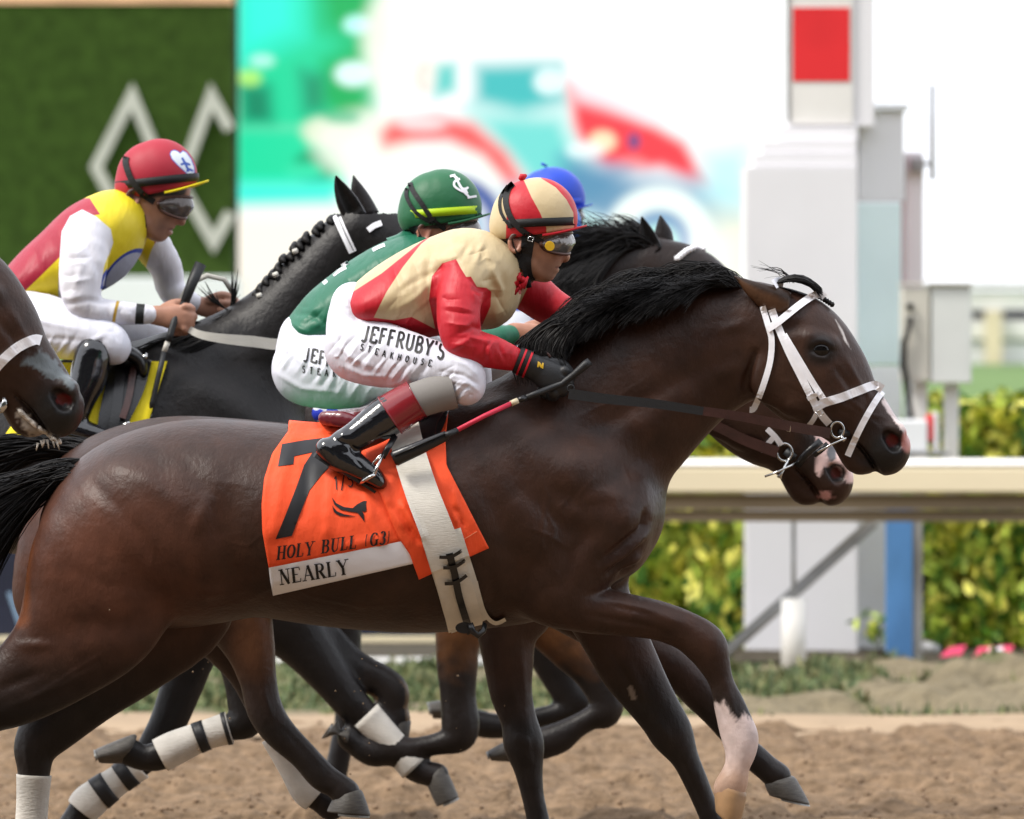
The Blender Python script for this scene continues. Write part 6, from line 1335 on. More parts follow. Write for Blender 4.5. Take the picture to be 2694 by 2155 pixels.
# track: displaced sheet under the runners
def sheet(name, x0, x1, y0, y1, nx, ny, fz, m, kind='structure', attrs=None):
    X, Y = np.meshgrid(np.linspace(x0, x1, nx), np.linspace(y0, y1, ny)); Z = fz(X, Y)
    V = np.stack([X.ravel(), Y.ravel(), Z.ravel()], 1); i = np.arange(nx*ny).reshape(ny, nx)
    Q = np.stack([i[:-1, :-1].ravel(), i[:-1, 1:].ravel(), i[1:, 1:].ravel(), i[1:, :-1].ravel()], 1)
    o = mk(name, V, Q, m, None, True, attrs); o['kind'] = kind; return o
def vnoise(X, Y, sc, seed):
    r = np.random.default_rng(seed); n = 257; G = r.random((n, n)).astype(np.float32)
    u, v = (X/sc) % (n-1), (Y/sc) % (n-1); i, j = u.astype(int), v.astype(int); f, g = u-i, v-j; f = f*f*(3-2*f); g = g*g*(3-2*g)
    return (G[i, j]*(1-f)+G[i+1, j]*f)*(1-g)+(G[i, j+1]*(1-f)+G[i+1, j+1]*f)*g-.5
def dirtz(X, Y):
    a = vnoise(X, Y, .34, 1)*.05+vnoise(X*.7, Y, .15, 2)*.06+vnoise(X*.7, Y, .07, 3)*.07
    return a*np.clip((11.9-Y)/1.0, .12, 1)-.02
sheet('track', -4.2, 4.6, -5, 11.9, 560, 840, dirtz, M_dirt)
sheet('ground', -700, 700, -60, 1500, 40, 60, lambda X, Y: X*0-.12, M_turf)
sheet('sand_strip', -5.5, 6.5, 10.75, 12.0, 160, 24, lambda X, Y: vnoise(X, Y, .5, 6)*.03+.03*np.clip((Y-10.75)/.5, 0, 1)-.022, M_sandedge)
outer = MB(); outer.box((-60, -5, -.09), (-4.2, 11.9, -.03)).box((4.6, -5, -.09), (60, 11.9, -.03)).box((-60, -30, -.09), (60, -5, -.03)); o = outer.build('track_apron', M_dirt); o['kind'] = 'structure'
def vergez(X, Y):
    t = np.clip((Y-11.8)/5.2, 0, 1); b = np.sin(t*math.pi)
    right = np.clip((X-.9)/1.3, 0, 1)
    return -.03+b*(.05+.03*right)+vnoise(X, Y, .55, 7)*.16*b*(.4+right)+vnoise(X, Y, .2, 8)*.13*b
vx, vy = np.meshgrid(np.linspace(-6, 6.5, 330), np.linspace(11.75, 17.6, 200)); vm = np.clip((vnoise(vx, vy, .6, 11)+vnoise(vx, vy, .22, 12)*.7+.12*(vx < .6)+.02)*6, 0, 1).ravel()[:, None]
vc = np.array([[.2, .165, .105]])*(1-vm)+np.array([[.1, .13, .05]])*vm
sheet('verge', -6, 6.5, 11.75, 17.6, 330, 200, vergez, M_verge, attrs={'col': vc})
# verge grass and weeds
NV = 90000; X = rng.uniform(-5.5, 6, NV); Y = rng.uniform(11.85, 17.4, NV)
keep = (vnoise(X, Y, .6, 11)+vnoise(X, Y, .22, 12)*.7+.05*(Y > 15.2)-.02*(X > 1.0)+.05*((X < .6))+.1*((Y < 12.6)&(X > .8)) > .03); X, Y = X[keep], Y[keep]; Z = vergez(X, Y)
GV = np.zeros((len(X), 4, 3)); 
for k in range(1):
    a = rng.uniform(0, 6.28, len(X)); h = rng.uniform(.012, .05, len(X))*(1+.8*(rng.random(len(X)) < .08)); w = rng.uniform(.006, .016, len(X)); l = rng.uniform(0, .05, len(X)); b = rng.uniform(0, 6.28, len(X))
    ca, sa = np.cos(a)*w, np.sin(a)*w
    GV[:, 0] = np.stack([X-ca, Y-sa, Z-.01], 1); GV[:, 1] = np.stack([X+ca, Y+sa, Z-.01], 1)
    GV[:, 2] = np.stack([X+ca*.5+np.cos(b)*l, Y+sa*.5+np.sin(b)*l, Z+h], 1); GV[:, 3] = np.stack([X-ca*.5+np.cos(b)*l, Y-sa*.5+np.sin(b)*l, Z+h*.9], 1)
gc = np.array([[.09, .13, .06]])*rng.uniform(.6, 1.4, (len(X), 1))+np.array([[.2, .14, .07]])*(rng.random((len(X), 1))**2)
o = mk('verge_grass', GV.reshape(-1, 3), np.arange(len(X)*4).reshape(-1, 4), M_grass, None, False, {'col': np.repeat(gc, 4, 0)}); o['kind'] = 'stuff'
# loose clods lying on the track
def clods(name, pts, sizes, m):
    V = []; F = []
    base = np.array([(0, 0, 1), (0, 0, -1), (1, 0, 0), (-1, 0, 0), (0, 1, 0), (0, -1, 0)], float); fc = [(0, 2, 4), (0, 4, 3), (0, 3, 5), (0, 5, 2), (1, 4, 2), (1, 3, 4), (1, 5, 3), (1, 2, 5)]
    for p, s in zip(pts, sizes):
        b = len(V); V += [tuple(np.array(p)+q*s*rng.uniform(.6, 1.3, 3)) for q in base]; F += [tuple(i+b for i in f) for f in fc]
    o = mk(name, V, F, m, None, True); o['kind'] = 'stuff'; return o
cx = rng.uniform(-3, 3.6, 5200); cy = rng.uniform(3.2, 11.2, 5200); cz = dirtz(cx, cy)
clods('dirt_clods', np.stack([cx, cy, cz+.004], 1), rng.uniform(.003, .013, 5200), M_clod)
fl = []
for _ in range(45): fl.append(P(rng.normal(800, 320), rng.normal(1850, 140), rng.uniform(-.5, 2.5)))
clods('flying_dirt', fl, rng.uniform(.0015, .0042, len(fl)), mat('dry dirt', (.2, .14, .09), .9, .1))

# ------------------------------------------------------------------ running rail
YR = 16.4; sr = S(YR)
zt = CAMZ-(1213-HOR)*sr
rail = thing('running_rail', (1.5, YR, 0), 'long cream running rail with white posts behind the horses', 'rail')
X0, X1 = P(1120, 0, YR).x, 9.0
def zpx(p, y): return CAMZ-(p-HOR)*S(y)
m = MB()                                            # cover: rounded lip, sloping face
prof = [(YR-.10, zpx(1236, YR)), (YR-.085, zpx(1222, YR)), (YR-.03, zpx(1214, YR)), (YR+.08, zpx(1212, YR)), (YR+.09, zpx(1226, YR)), (YR-.02, zpx(1296, YR)), (YR-.105, zpx(1297, YR)), (YR-.115, zpx(1290, YR))]
n = len(prof); xs = np.linspace(X0, X1, 12)
V = [(x, a, b) for x in xs for a, b in prof]; F = [(i*n+k, (i+1)*n+k, (i+1)*n+(k+1) % n, i*n+(k+1) % n) for i in range(11) for k in range(n)]+[tuple(range(n)), tuple(range(11*n+n-1, 11*n-1, -1))]
m.add(V, F); m.build('rail_cover', M_railcream, rail)
mk('top_cap', [(x, y, zpx(p, YR)+.003) for x in (X0, X1) for y, p in ((YR-.1, 1224), (YR-.02, 1209), (YR+.07, 1209), (YR+.09, 1224))], [(0, 1, 5, 4), (1, 2, 6, 5), (2, 3, 7, 6), (0, 3, 2, 1), (4, 5, 6, 7)], M_pvc, rail, False)
m = MB(); m.box((X0, YR-.06, zpx(1340, YR)), (X1, YR-.012, zpx(1300, YR))); m.build('lower_board', M_railbrown, rail)
m = MB(); m.box((X0+.05, YR-.03, zpx(1372, YR)), (X1, YR+.05, zpx(1343, YR))); m.build('lower_board', M_railbrown, rail)
def railpost(px, w=33):
    a = P(px-w, 1570, YR+.1); b = P(px+w, 1776, YR+.1); mm = MB(); c = (a+b)/2; r = (b.x-a.x)/2
    mm.tube([Vector((c.x, YR+.1, vergez(np.array(c.x), np.array(YR))-.05)), Vector((c.x, YR+.1, zpx(1575, YR+.1)))], r, 20); p = mm.build('post_sleeve', M_pvc, rail, True)
    mm = MB(); mm.tube([Vector((c.x, YR+.1, zpx(1576, YR+.1))), Vector((c.x, YR+.1, zpx(1365, YR+.1)))], .011, 10); mm.build('post_rod', M_galv, rail, True)
railpost(2088); railpost(3900); railpost(597, 18)
mm = MB(); a = P(1900, 1728, YR+.2); b = P(2300, 1372, YR+.2); d = (b-a).normalized(); q = Vector((-d.z, 0, d.x))*.028
for off in (0, .04): mm.add([a-q+Vector((0, off, 0)), b-q+Vector((0, off, 0)), b+q+Vector((0, off, 0)), a+q+Vector((0, off, 0))], [(0, 1, 2, 3)] if off == 0 else [(3, 2, 1, 0)])
mm.f += [(0, 4, 5, 1), (1, 5, 6, 2), (2, 6, 7, 3), (3, 7, 4, 0)]; mm.m += [0]*4
mm.build('diagonal_brace', M_galv, rail)
mm = MB(); mm.tube([a+Vector((0, -.012, -.012)), b+Vector((0, -.012, -.012))], .012, 8); mm.build('brace_lip', M_galv, rail, True)
# blue post beside the rail
bp = thing('blue_post', P(2365, 1740, YR+.55), 'faded blue steel post with grey flange under the rail', 'post')
y = YR+.55; m = MB(); m.box((P(2330, 0, y).x, y-.04, -.05), (P(2400, 0, y).x, y+.02, zpx(1330, y))); m.build('post_face', M_bluepaint, bp)
m = MB(); m.box((P(2401, 0, y).x, y-.03, -.05), (P(2426, 0, y).x, y+.03, zpx(1330, y))); m.build('flange', M_galv, bp)
m = MB(); m.tube([P(2428, 1700, y), P(2462, 1712, y-.1)], .03, 8); m.build('foot_bolt', M_galv, bp, True)

# ------------------------------------------------------------------ finish post
YP = 19.2
fp = thing('finish_post', P(2120, 1742, YP), 'tall white finish post with a red square on its upper shaft', 'post')
def pbox(px0, px1, pz0, pz1, y0, y1): return (P(px0, 0, y0).x, y0, zpx(pz1, y0)), (P(px1, 0, y0).x, y1, zpx(pz0, y0))
def part(name, m_, *bx, parent=fp, bev=.004):
    m = MB()
    for b in bx: m.box(*pbox(*b), bev=bev)
    return m.build(name, m_, parent)
part('pedestal', M_postwhite, (1962, 2256, 440, 1760, YP, YP+.85))
part('stepped_cap', M_postwhite, (1982, 2256, 405, 438, YP+.03, YP+.82), (2002, 2254, 372, 403, YP+.06, YP+.8), (2048, 2256, 335, 370, YP+.1, YP+.76))
part('shaft', M_postwhite, (2072, 2300, -400, 333, YP+.16, YP+.6))
part('front_panel', M_pvc, (2078, 2244, -300, 326, YP+.14, YP+.159), bev=.002)
part('red_square', M_red, (2086, 2236, 20, 214, YP+.134, YP+.139), bev=.001)
part('edge_strip', M_galv, (2070, 2076, -300, 322, YP+.13, YP+.155), bev=.001)
fp2 = thing('camera_cabinet', P(2320, 1740, YP+.5), 'tall pale teal glass fronted cabinet beside the finish post', 'cabinet')
part('upper_panel', M_postwhite, (2258, 2378, 292, 530, YP+.32, YP+.62), parent=fp2)
part('glass_panel', M_acryl, (2256, 2372, 534, 960, YP+.32, YP+.6), parent=fp2)
part('lower_panel', M_postshade, (2256, 2372, 964, 1740, YP+.32, YP+.6), parent=fp2)
part('cap', M_postshade, (2262, 2392, 272, 290, YP+.28, YP+.66), parent=fp2)
part('red_edge', mat('worn pink edge', (.62, .28, .32), .5, .3), (2373, 2378, 300, 1000, YP+.325, YP+.5), parent=fp2, bev=.001)
part('side_column', M_postshade, (2382, 2430, 400, 1240, YP+.5, YP+.7), parent=fp2)
part('bracket', M_galv, (2396, 2432, 418, 450, YP+.44, YP+.52), (2430, 2456, 426, 436, YP+.46, YP+.49), parent=fp2, bev=.002)
an = MB(); an.tube([P(2453, 222, YP+.47), P(2453, 474, YP+.47)], .013, 8); an.build('antenna_rod', M_galv, fp2, True)
YC = YP-.6
cb = thing('electric_cabinet', P(2460, 1200, YC), 'beige electrical cabinet on white legs behind the rail', 'cabinet')
part('side_panel', M_cab, (2374, 2446, 758, 1002, YC, YC+.3), parent=cb, bev=.006)
part('door_panel', M_cabl, (2449, 2556, 752, 1008, YC+.01, YC+.3), parent=cb, bev=.006)
part('lid', M_cab, (2370, 2560, 744, 751, YC-.01, YC+.32), parent=cb, bev=.002)
for a in ((2484, 2522, 1010, 1300), (2402, 2440, 1004, 1300)): part('leg', M_pvc, (*a, YC+.1, YC+.17), parent=cb)
for q in (806, 842): 
    m = MB(); m.tube([P(2394, q, YC-.002), P(2394, q, YC-.03)], .018, 12); m.build('cable_gland', M_cable, cb, True)
m = MB(); m.tube([P(2394, 842, YC-.03), P(2386, 880, YC-.035), P(2378, 900, YC-.03), P(2376, 960, YC-.03), P(2386, 1010, YC-.04), P(2396, 1080, YC-.03), P(2400, 1100, YC-.02)], [.012, .014, .017, .02, .019, .014, .012], 10); m.build('cable', M_cable, cb, True)
jb = thing('junction_box', P(2420, 1200, YC-.3), 'small white box with a red strip below the cabinet', 'box')
part('box', M_postshade, (2340, 2440, 1106, 1188, YC-.3, YC-.05), parent=jb, bev=.006)
part('red_strip', M_red, (2441, 2456, 1092, 1160, YC-.28, YC-.06), parent=jb, bev=.002)
part('end_panel', M_postwhite, (2457, 2470, 1086, 1186, YC-.29, YC-.05), parent=jb, bev=.002)
part('base_slab', M_galv, (2360, 2500, 1189, 1200, YC-.32, YC-.02), parent=jb, bev=.002)

# ------------------------------------------------------------------ variegated hedge
LG = [(.13, .27, .04), (.06, .15, .022), (.44, .53, .07), (.76, .72, .13), (.34, .44, .06)]
leafm = [mat('hedge leaf %s' % n, c, .45, .35, var=(30, .3)) for n, c in zip(('green', 'dark green', 'lime', 'yellow', 'mottled'), LG)]
leafme = []
for i in range(5):
    v = [(0, -.5, 0), (.2, -.28, .05), (.27, 0, .07), (.17, .3, .03), (0, .55, -.08), (-.17, .3, .03), (-.27, 0, .07), (-.2, -.28, .05), (0, -.05, 0), (0, .28, -.02)]
    f = [(0, 1, 8), (1, 2, 8), (2, 3, 9, 8), (3, 4, 9), (4, 5, 9), (5, 6, 8, 9), (6, 7, 8), (7, 0, 8)]
    me = bpy.data.meshes.new('leaf'); me.from_pydata(v, [], f); me.materials.append(leafm[i]); me.update(); leafme.append(me)
    me.polygons.foreach_set('use_smooth', np.ones(len(me.polygons), bool))
LV = np.array([v.co[:] for v in leafme[0].vertices]); LF = [tuple(p.vertices) for p in leafme[0].polygons]
from mathutils import Euler
M_hedgecore = mat('hedge twigs', (.012, .016, .006), .9, .1, bump=(20, .8, .05), var=(10, .5))
def hedge(label, px0, px1, pzt, y, depth, nl, nobj, hw=.055, zb=-.05):
    x0, x1 = P(px0, 0, y).x, P(px1, 0, y).x; zt_ = zpx(pzt, y)
    root = thing('hedge', ((x0+x1)/2, y, 0), label, 'hedge', 'clipped hedges behind the rail')
    nx = max(4, int((x1-x0)/.12)); m = MB(); V = []; F = []
    prof = [(y+.1, zb), (y+.09, zt_*.5), (y+.1, zt_-.12), (y+.2, zt_-.05), (y+depth, zt_-.05), (y+depth+.05, zb)]; k = len(prof)
    for i in range(nx+1):
        for a, b in prof: V.append((x0+(x1-x0)*i/nx, a+rng.normal(0, .02), b+rng.normal(0, .02)))
    F = [(i*k+j, (i+1)*k+j, (i+1)*k+j+1, i*k+j+1) for i in range(nx) for j in range(k-1)]+[tuple(range(k)), tuple(range(nx*k+k-1, nx*k-1, -1))]
    mk('twigs', V, F, M_hedgecore, root, True)
    sv = []; sf = []; sm = []
    cl = [(rng.uniform(x0, x1), rng.uniform(0, zt_)) for _ in range(60)]
    xv = min(x1, P(2760, 0, y).x)
    for i in range(nl):
        u = rng.random(); x = rng.uniform(x0, xv if i < nobj else x1)
        if u < .75: p = (x, y+rng.normal(.02, .05), rng.uniform(.0, zt_)); rot = (math.radians(rng.normal(62, 28)), rng.normal(0, .5), rng.normal(0, .7)+math.pi)
        else: p = (x, rng.uniform(y, y+depth), zt_+rng.normal(0, .035)); rot = (math.radians(rng.normal(25, 25)), rng.normal(0, .4), rng.uniform(0, 6.28))
        d = min((p[0]-a)**2+(p[2]-b)**2 for a, b in cl)**.5
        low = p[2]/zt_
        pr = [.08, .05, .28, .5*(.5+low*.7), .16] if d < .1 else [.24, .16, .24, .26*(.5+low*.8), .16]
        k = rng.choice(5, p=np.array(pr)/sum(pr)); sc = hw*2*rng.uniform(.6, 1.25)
        if i < nobj and p[0] < P(2760, 0, y).x:
            o = bpy.data.objects.new('leaf', leafme[k]); COL.objects.link(o); o.parent = root
            o.location = Vector(p)+Vector((0, -.03, 0))-root.location; o.rotation_euler = rot; o.scale = (sc, sc, sc)
        else:
            M = np.array(Euler(rot).to_matrix()); b = len(sv); sv += [tuple(q) for q in (LV*sc)@M.T+np.array(p)]; sf += [tuple(j+b for j in f) for f in LF]; sm += [k]*len(LF)
    o = mk('foliage', sv, sf, leafm, root, True); o['kind'] = 'stuff'; o.data.polygons.foreach_set('material_index', np.array(sm, np.int32))
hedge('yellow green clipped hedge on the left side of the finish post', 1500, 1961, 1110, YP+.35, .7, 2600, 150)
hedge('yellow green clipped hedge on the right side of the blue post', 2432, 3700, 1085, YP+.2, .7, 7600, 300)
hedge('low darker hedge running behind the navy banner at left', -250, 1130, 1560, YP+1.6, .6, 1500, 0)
# sprig at the foot of the finish post
sp = thing('shrub_sprig', P(2305, 1740, YP-.15), 'small leafy sprig growing against the blue post', 'plant')
for i in range(26):
    o = bpy.data.objects.new('leaf', leafme[int(rng.choice(5))]); COL.objects.link(o); o.parent = sp
    o.location = P(rng.normal(2300, 22), rng.normal(1650, 18), YP-.15+rng.normal(0, .04))-sp.location; o.rotation_euler = (rng.normal(1, .5), rng.normal(0, .6), rng.uniform(0, 6.28)); o.scale = (.07, .07, .07)
m = MB(); m.tube([P(2318, 1745, YP-.15), P(2314, 1700, YP-.15), P(2302, 1640, YP-.15)], [.008, .006, .003], 6); m.build('stem', M_hedgecore, sp, True)
# pink markers lying at the hedge foot
for lab, a, b, q in (('pink plastic marker on the verge, nearest the blue post', 2472, 2542, 14), ('pink and white plastic marker in the middle of the row', 2562, 2668, 0), ('pink plastic marker at the right edge of the picture', 2690, 2790, 5)):
    yy = YR+.9; c = thing('marker', P((a+b)/2, 1720, yy), lab, 'marker', 'pink markers along the hedge foot'); m = MB()
    m.add([P(a, 1729, yy), P(b-12, 1722, yy), P(b, 1697, yy+.03), P(a+12+q, 1703, yy+.03), P(a, 1729, yy+.12), P(b-12, 1722, yy+.12), P(b, 1697, yy+.1), P(a+12+q, 1703, yy+.1)], [(0, 1, 2, 3), (7, 6, 5, 4), (3, 2, 6, 7), (0, 3, 7, 4), (1, 5, 6, 2), (0, 4, 5, 1)])
    m.build('body', M_pink, c)
    if q == 0:
        m = MB(); m.add([P(2596, 1724, yy-.004), P(2636, 1721, yy-.004), P(2640, 1702, yy+.024), P(2604, 1704, yy+.024)], [(0, 1, 2, 3)]); m.build('white_band', M_whitecloth, c)
bk = sheet('hedge_bed', -8, 9, YP-1.2, YP+5, 40, 12, lambda X, Y: X*0-.02+vnoise(X, Y, .5, 9)*.04, mat('dark mulch', (.06, .05, .035), .95, .1, var=(9, .4)))
# navy banner, tan skirting and kerb pipe behind the runners at left
YB_ = YR+.3
ba = thing('banner', P(500, 1600, YB_), 'dark navy advertising banner with tan lower edge behind the horses', 'banner')
part('cloth', M_banner, (-300, 1148, 1400, 1672, YB_, YB_+.03), parent=ba)
part('lower_rail', M_railcream, (-300, 1149, 1674, 1692, YB_-.02, YB_+.03), parent=ba)
m = MB(); q = [P(18, 1560, YB_-.003), P(30, 1556, YB_-.003), P(62, 1652, YB_-.003), P(50, 1656, YB_-.003)]; m.add(q, [(0, 3, 2, 1)]); m.build('stripe', mat('pale blue stripe', (.25, .36, .5), .5, .3), ba)
kp = thing('kerb_pipe', P(900, 1760, YB_-.2), 'white plastic pipe lying along the verge under the banner', 'pipe')
m = MB(); m.tube([P(-300, 1750, YB_-.2), P(1560, 1742, YB_-.2)], .028, 12); m.build('pipe', M_pvc, kp, True)

# ------------------------------------------------------------------ far things: green wall, screen, fences
YW = 58.0
gw = thing('green_wall', P(200, 846, YW), 'dark green hedge wall with pale grey diamond emblem left of the screen', 'wall')
m = MB(); m.box(*pbox(-700, 612, 10, 728, YW, YW+.5)); m.build('leaf_face', M_wallgreen, gw)
m = MB(); m.box(*pbox(-700, 612, -60, 8, YW-.02, YW+.5)); m.build('fascia', M_peach, gw)
m = MB(); m.box(*pbox(-700, 640, 731, 930, YW-.2, YW+.3)); m.build('plinth', M_postwhite, gw)
def sgl(pts, w):
    m = MB(); A = [P(a, b, YW-.08) for a, b in pts]; hw = w*S(YW)/2; V = []; F = []
    for i, p in enumerate(A):
        d0 = (p-A[i-1]).normalized() if i else (A[1]-p).normalized(); d1 = (A[i+1]-p).normalized() if i < len(A)-1 else d0
        t = (d0+d1).normalized(); nn = Vector((-t.z, 0, t.x)); k = hw/max(.35, nn.dot(Vector((-d0.z, 0, d0.x))))
        for off in (0, .05): V += [p+nn*k+Vector((0, off, 0)), p-nn*k+Vector((0, off, 0))]
    for i in range(len(A)-1):
        a = i*4; F += [(a, a+1, a+5, a+4), (a, a+4, a+6, a+2), (a+1, a+3, a+7, a+5), (a+2, a+6, a+7, a+3)]
    m.add(V, F); m.build('emblem_bar', M_sign, gw)
sgl([(470, 505), (416, 420), (347, 252), (252, 440), (300, 530), (350, 625)], 29)
sgl([(480, 460), (556, 252), (604, 340)], 29); sgl([(606, 560), (562, 638), (460, 462)], 29)
# video screen showing a red and white truck among green trees
NX, NZ = 360, 220; sx0, sx1, sz0, sz1 = 626, 2085, -260, 860
gx, gzz = np.meshgrid(np.linspace(sx0, sx1, NX), np.linspace(sz0, sz1, NZ)); fx, fz_ = gx.ravel(), gzz.ravel()
img = np.tile(np.array([[1., 1., 1.]]), (len(fx), 1))
def paint(poly, c, soft=10, a=1.0):
    global img
    w = np.clip(polysd(fx, fz_, poly)/soft*.5+.5, 0, 1)[:, None]*a; img = img*(1-w)+np.array(c)[None]*w
def blob(x, z, rx, rz, c, a=1.0, soft=.35):
    global img
    w = np.clip((1-np.hypot((fx-x)/rx, (fz_-z)/rz))/soft, 0, 1)[:, None]*a; img = img*(1-w)+np.array(c)[None]*w
def ring(x, z, r, wd, c, a=1.0, soft=10):
    global img
    w = np.clip((wd-np.abs(np.hypot(fx-x, fz_-z)-r))/soft, 0, 1)[:, None]*a; img = img*(1-w)+np.array(c)[None]*w
G1, G2, CY, TQ = (.0, .42, .1), (.0, .2, .1), (.03, .9, .7), (.25, .9, .75)
paint([(600, -300), (980, -300), (1010, 80), (970, 330), (800, 360), (600, 360)], (.01, .66, .32), 40)
paint([(600, -300), (800, -300), (790, 90), (620, 170)], CY, 50)
paint([(800, -300), (1000, -300), (990, 110), (900, 100), (850, 70)], G1, 40); paint([(850, 160), (960, 100), (975, 300), (900, 330), (840, 260)], G1, 30)
paint([(630, 220), (710, 225), (720, 330), (640, 330)], G2, 22, .9); paint([(790, 185), (850, 200), (850, 290), (800, 300)], G2, 25, .8)
blob(940, 65, 45, 30, (.5, 1, .9)); blob(930, 195, 60, 40, (.75, 1, .95)); blob(655, 205, 40, 25, (.5, .9, .15), .8); blob(690, 160, 40, 20, (.6, 1, .9), .7)
paint([(600, 330), (860, 330), (910, 440), (900, 500), (600, 500)], (.01, .7, .35), 24); blob(830, 440, 70, 60, (.0, .3, .12), .8); blob(800, 450, 60, 25, (.03, .75, .4), .9)
paint([(600, 478), (900, 478), (880, 545), (600, 552)], CY, 22); paint([(600, 556), (980, 548), (1010, 900), (600, 900)], (1, .93, .8), 40)
blob(860, 345, 80, 46, (.75, .8, .6), .9); blob(960, 380, 160, 110, (.92, .95, .82), .8); blob(900, 310, 60, 22, (.0, .45, .2), .7)
blob(1060, 110, 130, 190, (1, .98, .86), .8)
blob(1118, 205, 26, 48, (.9, .55, .5), .8); blob(1122, 205, 14, 34, (.95, .95, .85), .9)
paint([(1150, 170), (1200, 165), (1200, 240), (1140, 260)], (.1, .6, .55), 18); paint([(1250, 170), (1400, 165), (1475, 165), (1490, 270), (1370, 300), (1250, 270)], (.05, .5, .5), 26)
blob(1445, 215, 50, 42, (.85, 1, 1), .9); paint([(1230, 290), (1480, 300), (1560, 480), (1400, 500), (1300, 380)], (.12, .68, .62), 40, .95)
ring(1190, 600, 185, 55, (.93, .98, .92), 1, 25); ring(1190, 600, 118, 34, (.02, .07, .32), 1, 24); blob(1190, 600, 95, 95, (.1, .35, .55))
paint([(1000, 350), (1030, 320), (1150, 305), (1245, 325), (1330, 400), (1385, 485), (1340, 490), (1270, 410), (1180, 370), (1080, 372), (1010, 388)], (.9, .1, .1), 20)
blob(1110, 328, 80, 20, (1, .8, .8), .8)
paint([(1330, 500), (1420, 490), (1520, 470), (1530, 600), (1380, 620)], (.1, .35, .6), 40, .8)
paint([(1495, 220), (1530, 250), (1600, 275), (1720, 330), (1800, 375), (1865, 485), (1830, 480), (1740, 440), (1690, 445), (1600, 440), (1540, 400), (1510, 330)], (.92, .04, .06), 18)
paint([(1500, 205), (1600, 250), (1740, 315), (1700, 320), (1590, 285), (1520, 265)], (1, .75, .8), 22, .9)
blob(1585, 372, 44, 34, (1, .78, .5)); blob(1668, 372, 18, 26, (.05, .06, .25)); blob(1660, 425, 50, 16, (1, .3, .3), .7)
paint([(1480, 420), (1640, 450), (1620, 520), (1540, 560), (1490, 500)], (.04, .22, .42), 40, .95); blob(1540, 395, 60, 26, (.85, 1, 1), .8)
paint([(1520, 440), (1640, 455), (1840, 480), (1960, 560), (1960, 600), (1600, 600), (1500, 540)], (.1, .28, .45), 40, .9); ring(1735, 640, 118, 44, (.9, 1, .95), 1, 26); ring(1735, 640, 66, 20, (.08, .25, .5), 1, 22); blob(1735, 640, 56, 56, (.45, .92, .8))
paint([(1850, 400), (1960, 380), (1990, 560), (1900, 570), (1850, 520)], (.45, .85, .9), 40, .8); paint([(1880, 560), (1990, 560), (1990, 760), (1900, 760)], (.93, .93, .7), 50, .8)
blob(1500, 600, 120, 60, (.55, .85, .82), .8); blob(1560, 680, 120, 50, (.8, .93, .9), .8)
for _ in range(2):
    I = img.reshape(NZ, NX, 3); I = (I+np.roll(I, 1, 0)+np.roll(I, -1, 0)+np.roll(I, 1, 1)+np.roll(I, -1, 1))/5; img = I.reshape(-1, 3)
YS = 60.0; ss = S(YS)
Vs = np.stack([(fx-CX)*ss, np.full(len(fx), YS), CAMZ-(fz_-HOR)*ss], 1); ii = np.arange(NX*NZ).reshape(NZ, NX)
Qs = np.stack([ii[:-1, :-1].ravel(), ii[1:, :-1].ravel(), ii[1:, 1:].ravel(), ii[:-1, 1:].ravel()], 1)
scr = thing('video_screen', P(1300, 860, YS), 'giant lit video screen showing a red and white truck', 'screen')
ms = bpy.data.materials.new('lit screen'); ms.use_nodes = True; t = ms.node_tree; b = t.nodes['Principled BSDF']; a = t.nodes.new('ShaderNodeAttribute'); a.attribute_name = 'col'
b.inputs['Base Color'].default_value = (.01, .01, .01, 1); t.links.new(a.outputs['Color'], b.inputs['Emission Color']); b.inputs['Emission Strength'].default_value = .7
mk('picture', Vs, Qs, ms, scr, False, {'col': img})
m = MB(); m.box(*pbox(614, 625, -300, 900, YS-.3, YS+.6)).box(*pbox(626, 2105, 862, 900, YS-.3, YS+.6)).box(*pbox(2087, 2105, -300, 860, YS-.3, YS+.6)).box(*pbox(615, 2103, -298, 898, YS+.1, YS+.5)); m.build('frame', M_frame, scr)
YF = 70.0
ff = thing('far_rail', P(2560, 1000, YF), 'white double railed far fence beyond the turf at right', 'fence')
def fpart(name, m_, *bx): return part(name, m_, *bx, parent=ff)
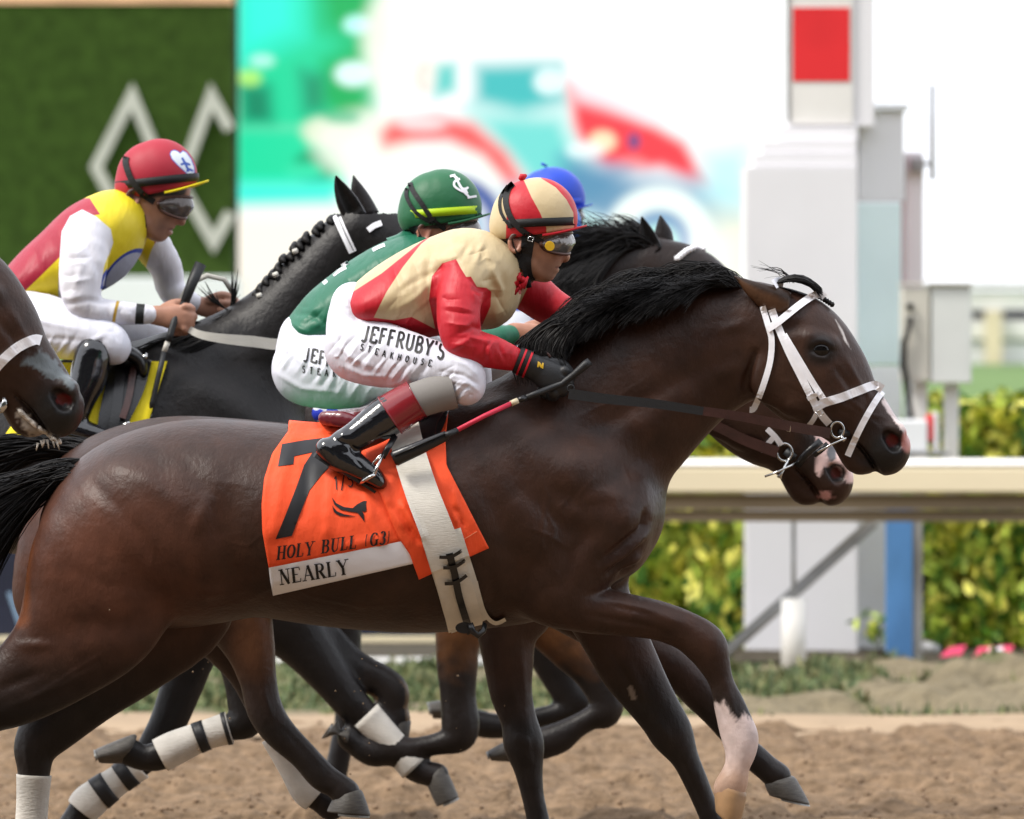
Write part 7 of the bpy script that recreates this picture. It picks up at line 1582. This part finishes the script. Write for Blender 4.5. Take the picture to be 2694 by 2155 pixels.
fpart('top_rail', M_sign, (2300, 3400, 742, 756, YF, YF+.3)); fpart('upper_rail', M_pvc, (2300, 3400, 762, 812, YF+.05, YF+.3)); fpart('lower_rail', M_pvc, (2300, 3400, 846, 892, YF, YF+.3)); fpart('shadow_gap', M_galv, (2300, 3400, 893, 902, YF+.06, YF+.3))
fpart('backing', M_pvc, (2300, 3400, 814, 845, YF+.25, YF+.28)); fpart('base_board', M_postwhite, (2300, 3400, 903, 958, YF+.05, YF+.3))
for a in (2592, 2848, 3104): fpart('post', M_railcream, (a, a+44, 816, 1062, YF-.12, YF-.02))
for a in (2562, 2640, 2760, 2900): fpart('window_slot', M_banner, (a, a+(28 if a == 2562 else 90), 818, 838, YF+.2, YF+.24))
zb0, zb1 = zpx(1092, 24.0), zpx(958, YF)
sheet('turf_bank', -60, 60, 20.6, YF+1, 60, 60, lambda X, Y: np.where(Y < 25, -.1+(zb0+.1)*np.clip((Y-20.6)/4.4, 0, 1)**.8, zb0+(zb1-zb0)*(Y-24)/(YF-24)), mat('bright turf', (.12, .19, .065), .9, .1, var=(1.5, .15)))

# grandstand added unseen behind the camera to dim frontal sky light
gst_ = thing('shade_grandstand', (0, -40, 0), 'unseen added concrete grandstand with stepped terraces behind the photographer', 'shade_grandstand')
M_conc = mat('grandstand concrete', (.22, .21, .2), .8, .3, var=(.6, .2)); M_seat = mat('dark green seats', (.03, .05, .045), .6, .3)
m = MB()
for k in range(16): m.box((-75, -31.4-k*1.4, 0), (75, -30-k*1.4, 1.2+k*.62))
m.build('terrace', M_conc, gst_)
for k in range(16):
    m = MB(); m.box((-74, -31.1-k*1.4, 1.2+k*.62), (74, -30.7-k*1.4, 1.62+k*.62)); m.build('seat_row', M_seat, gst_)
m = MB(); m.box((-76, -54, 0), (76, -52.4, 24)); m.build('rear_wall', M_conc, gst_)
m = MB(); m.box((-77, -54, 21.5), (77, -29, 22.6)); m.build('roof', M_conc, gst_)
for x in range(-72, 73, 18):
    m = MB(); m.box((x-.35, -36, 4), (x+.35, -35.3, 21.5)); m.build('column', M_conc, gst_)
